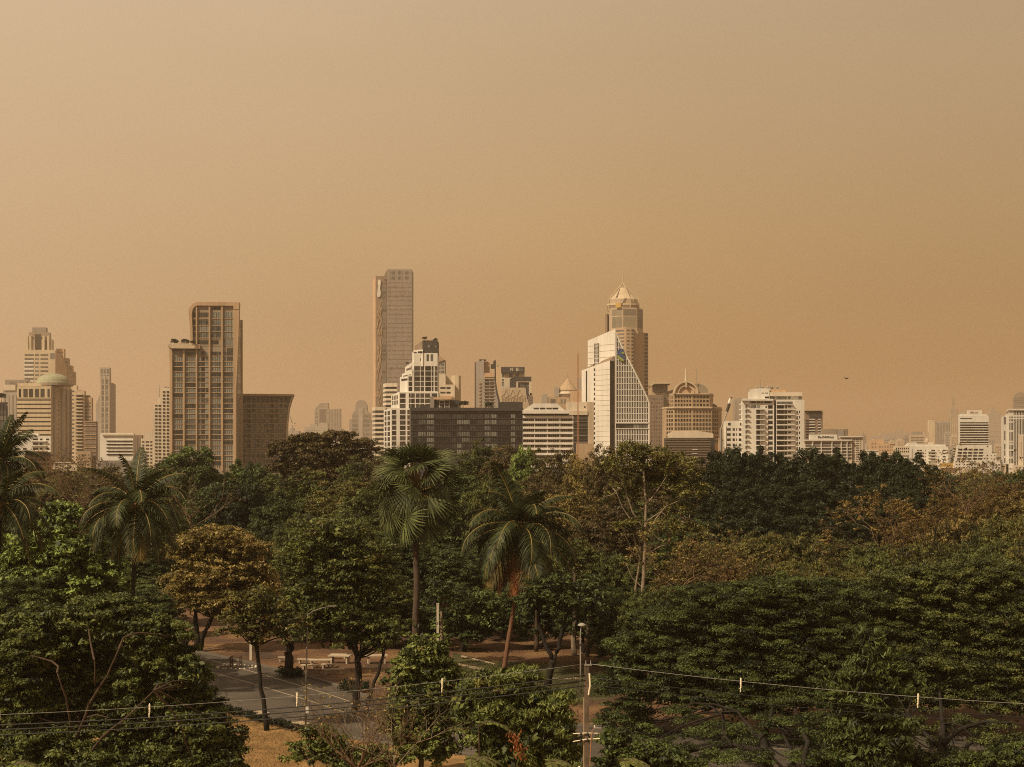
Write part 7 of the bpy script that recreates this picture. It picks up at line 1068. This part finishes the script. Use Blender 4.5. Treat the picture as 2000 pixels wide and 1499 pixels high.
hero_tree('rain_tree', 98, 'brownish creeper hung rain tree at the right edge with a split trunk', [[(1846, 1540, 0.285, -16.1), (1838, 1465, 0.236, -13.8), (1842, 1415, 0.186, -11.5)], [(1838, 1460, 0.161, -13.8), (1800, 1428, 0.112, -11.5), (1775, 1400, 0.062, -9.2)], [(1842, 1455, 0.174, -13.8), (1875, 1425, 0.136, -12.6), (1925, 1410, 0.099, -11.5), (1975, 1412, 0.074, -11.5)], [(1866, 1530, 0.149, -16.1), (1890, 1455, 0.112, -13.8), (1930, 1425, 0.062, -11.5)], [(1840, 1410, 0.136, -11.5), (1832, 1330, 0.074, -3.0), (1850, 1240, 0.050, -2.0)], [(1925, 1410, 0.062, -11.5), (1962, 1440, 0.043, -12.6), (1990, 1480, 0.025, -13.8)]],
    [(1800, 1150, 110, 44), (1910, 1140, 110, 44), (2010, 1150, 90, 46), (1760, 1215, 90, 46, -1), (1870, 1220, 110, 48, -1), (1980, 1230, 110, 50, -2), (1730, 1290, 74, 50, -2), (1830, 1300, 100, 48, -3), (1940, 1310, 100, 50, -3), (2020, 1320, 70, 60, -3), (1720, 1370, 64, 40, -3), (1800, 1365, 74, 34, -4), (1900, 1368, 90, 28, -4), (1990, 1375, 70, 30, -4), (1860, 1180, 110, 44), (1790, 1255, 90, 46, -1), (1930, 1265, 100, 46, -2), (1870, 1340, 90, 42, -3), (1970, 1350, 80, 40, -4), (1770, 1430, 50, 34, -10.8, .55), (1810, 1462, 36, 20, -12.6, .4), (1880, 1418, 60, 16, -10.8, .4), (1960, 1425, 44, 18, -10.8, .4), (2000, 1455, 40, 26, -10.8, .5), (1865, 1486, 40, 16, -17, .6), (1955, 1462, 50, 18, -14, .6), (2005, 1490, 40, 18, -16, .6), (1925, 1452, 30, 14, -12.6, .3)], 'olive2', leaf=0.095, asp=0.40, rc=0.58, per=240, fill=0.8, flat=0.46, tv=0.2, inner=0.12, seed=59, limbs=8, up=0.65, core=0.6, group='near trees', base=(1840, 1500), low=-0.55)
hero_tree('creeper_tree', 80, 'tree smothered in long leaved creeper between the two big rain trees', [[(1690, 1540, .3), (1692, 1440, .25), (1700, 1380, .15)]], [(1700, 1290, 40, 60), (1740, 1330, 46, 60), (1690, 1400, 52, 56), (1650, 1440, 40, 46), (1730, 1430, 44, 50), (1665, 1350, 40, 50), (1720, 1470, 56, 40), (1660, 1480, 50, 34)], 'rain', leaf=0.17, asp=0.24, rc=0.45, per=85, fill=1.05, low=-0.8, seed=61, limbs=6, droop=0.8, core=0.8, group='near trees')
hero_tree('shrub', 79, 'dark leafy shrub between the pole and the big rain tree trunk', [[(1270, 1545, .06), (1272, 1490, .05)]], [(1240, 1478, 44, 30), (1290, 1488, 50, 26), (1200, 1500, 36, 24), (1345, 1502, 40, 20), (1195, 1450, 30, 22), (1215, 1475, 36, 22)], 'rain', leaf=0.13, rc=0.36, per=70, fill=0.9, seed=81, limbs=6, group='near shrubs', cat='shrub', bark='brown', core=0.8)
hero_tree('shrub', 80, 'dark leafy shrub at the foot of the right edge rain tree', [[(1930, 1540, .06), (1930, 1500, .05)]], [(1900, 1496, 46, 24), (1960, 1490, 50, 28), (2005, 1480, 36, 30)], 'rain', leaf=0.13, rc=0.36, per=70, fill=0.9, seed=82, limbs=6, group='near shrubs', cat='shrub', bark='brown', core=0.8)
for i, (px, py, lab) in enumerate(((1625, 1488, 'dark shrub between the rain tree trunk and the creeper tree'), (1785, 1492, 'dark shrub between the creeper tree and the right edge trunk'))):
    hero_tree('shrub', 81, lab, [[(px, 1545, .06), (px, 1500, .05)]], [(px - 26, py, 36, 22), (px + 26, py + 4, 38, 24), (px, py - 12, 26, 18)], 'rain', leaf=0.11, rc=0.36, per=90, fill=0.85, seed=84 + i, limbs=6, group='near shrubs', cat='shrub', bark='brown', core=0.8)
hero_tree('shrub', 72, 'leafy shrub under the bare brown branches at the bottom', [[(610, 1560, .05), (612, 1480, .04)]], [(620, 1440, 34, 26), (600, 1480, 46, 34), (655, 1470, 40, 34), (700, 1500, 60, 40), (745, 1490, 40, 40)], 'near', leaf=0.11, rc=0.34, per=50, fill=0.8, seed=63, limbs=6, group='near shrubs', cat='shrub', bark='brown')
bare_tree('bare_shrub', 700, 1496, 69, 'spreading leafless brown shrub with tangled twigs at the bottom', 1.0, 12, 1.6, .055, 4, 65, 'twig', leaf='orange', per=1, ls=0.09, group='near shrubs', spread=0.5, up=0.2, cat='shrub'); bare_tree('bare_shrub', 770, 1490, 70, 'leafless arching twigs against the round leaved tree', 1.1, 6, 1.5, .04, 4, 66, 'pale', group='near shrubs', spread=0.45, up=0.15, cat='shrub')
def spray(px, py, D, label, n, L_, seed, mat='fern', az0=0.0, fan=3.1):
    rng = np.random.default_rng(seed); root = tag(empty('feathery_shrub', (X(px, D), D, 0)), label, 'shrub', 'near shrubs'); m = MB(); P, T = [], []; z0 = Zp(py, D)
    limb(m, (0, 0, -0.2), (0, 0, z0), 0.05, 0.035, rng, n=5, wig=0.02)
    for i in range(n):
        q = az0 + fan * (i / max(1, n - 1) - 0.5) + rng.normal(0, 0.15); d = np.array([math.cos(q), math.sin(q) * 0.6, 0]); pts = [np.array([0, 0, z0]) + d * L_ * u + np.array([0, 0, 1]) * L_ * (0.62 * u - 0.75 * u * u) * rng.uniform(0.8, 1.2) for u in np.linspace(0, 1, 9)]; m.tube([tuple(p) for p in pts], [0.02 * (1 - 0.8 * u) + 0.004 for u in np.linspace(0, 1, 9)], 4, False)
        for j in range(26):
            u = 0.2 + 0.8 * j / 26; k = min(7, int(u * 8)); b = pts[k] + (pts[k + 1] - pts[k]) * (u * 8 - k); t = norm(pts[k + 1] - pts[k]); s = norm(np.cross(t, [0, 0, 1.0]))
            for sd in (-1, 1):
                e_ = b + s * sd * 0.26 * math.sin(math.pi * (0.15 + 0.8 * u)) + t * 0.08 - np.array([0, 0, 0.05]); w = t * 0.035; P.append([b - w, b + w, e_ + w * 0.5, e_ - w * 0.5]); T.append(rng.normal(0.55, 0.2))
    m.build('stem', BK['brown'], root, True); link('foliage', quads_mesh('spray', np.array(P), L[mat], np.array(T)), root)
spray(918, 1488, 66, 'arching feathery fronds of a shrub at the bottom left of the pole', 9, 1.5, 71); spray(1070, 1492, 66, 'low bright feathery fronds just left of the pole foot', 8, 1.2, 72); spray(1215, 1490, 67, 'bright feathery shrub just right of the pole foot', 9, 1.3, 73); spray(935, 1420, 72, 'long bent branch with leaf sprays left of the dead red clump', 5, 1.7, 74, 'near', 0.5, 1.6); spray(25, 1498, 66, 'drooping leafy fronds in the bottom left corner', 9, 1.4, 75, 'near')
rng = np.random.default_rng(77); D = 73; c = W(1006, 1440, D); root = tag(empty('dead_leaf_clump', (c.x, c.y - 1.8, c.z)), 'hanging clump of dry red brown leaves in the narrow leaved tree', 'dead leaves')
P = np.stack([rng.normal(0, 0.16, 160) + np.linspace(-0.15, 0.35, 160), rng.normal(0, 0.14, 160), np.linspace(0.55, -0.75, 160) + rng.normal(0, 0.1, 160)], 1); link('foliage', quads_mesh('dead_clump', leaf_quads(rng, P, norm(rng.normal(size=(160, 3)) + np.array([0, -1, 0])), rng.uniform(0.06, 0.14, 160), 0.35, 1.2), L['deadfrond'], rng.normal(0.45, 0.2, 160)), root); MB().tube([(-0.1, 0, 0.7), (0, 0, 0.2), (0.2, 0, -0.6)], [0.02, 0.016, 0.008], 4).build('stem', BK['brown'], root)
# roof gardens of the skyline
for px, y, h, D, lab in ((340.5, 663, 7, 812, 'round clipped tree on the left end of the hotel roof garden'), (361, 663.5, 8, 814, 'flat crowned tree in the middle of the hotel roof garden'), (377, 666, 5, 796, 'small tree at the hotel roof garden beside the tower wall'), (829, 659, 4, 851, 'small black tree on the left end of the black penthouse'), (850, 662, 4, 853, 'small black tree on the right end of the black penthouse'), (905, 784, 9, 606, 'airy tree on the roof of the charcoal building'), (955, 787, 8, 606, 'dark bushy tree on the charcoal building below the brown sail tower'), (3, 770, 8, 696, 'round tree on the roof of the glass block at the left edge')):
    k = D / FOC; rng = np.random.default_rng(int(px)); root = tag(empty('roof_tree', (X(px, D), D, Zp(y + 13 if h > 6 else y + 8, D))), lab, 'tree', 'rooftop trees'); hh = (13 if h > 6 else 8) * k; m = MB(); limb(m, (0, 0, -0.5), (0, 0, hh * 0.55), 0.16, 0.1, rng, n=4); P_, rr = ell_clumps(rng, (0, 0, hh * 0.66), (h * k, h * k, hh * 0.36), 0.6, 0.9, -0.6)
    for i in range(0, len(P_), 6): limb(m, (0, 0, hh * 0.45), P_[i], 0.07, 0.03, rng, n=3)
    m.build('trunk', BK['dark'], root); Q, tt = clump_leaves(rng, P_, rr, 30, 0.6, 0.28, 0.6); link('crown', quads_mesh('roof_crown', Q, L['fig'], tt), root)

# ------------------------------------------------------------------ smoggy air
hz_m = bpy.data.materials.new('smoggy_air'); hz_m.use_nodes = True; t = hz_m.node_tree; t.nodes.clear()
o_ = t.nodes.new('ShaderNodeOutputMaterial'); v_ = t.nodes.new('ShaderNodeVolumePrincipled')
v_.inputs['Color'].default_value = (0.915, 0.768, 0.60, 1); v_.inputs['Density'].default_value = 0.000125; v_.inputs['Anisotropy'].default_value = 0.2
t.links.new(v_.outputs[0], o_.inputs['Volume'])
hz = MB().box((0, 2980, 135), (6400, 6040, 272)).build('haze', hz_m); tag(hz, kind='stuff')
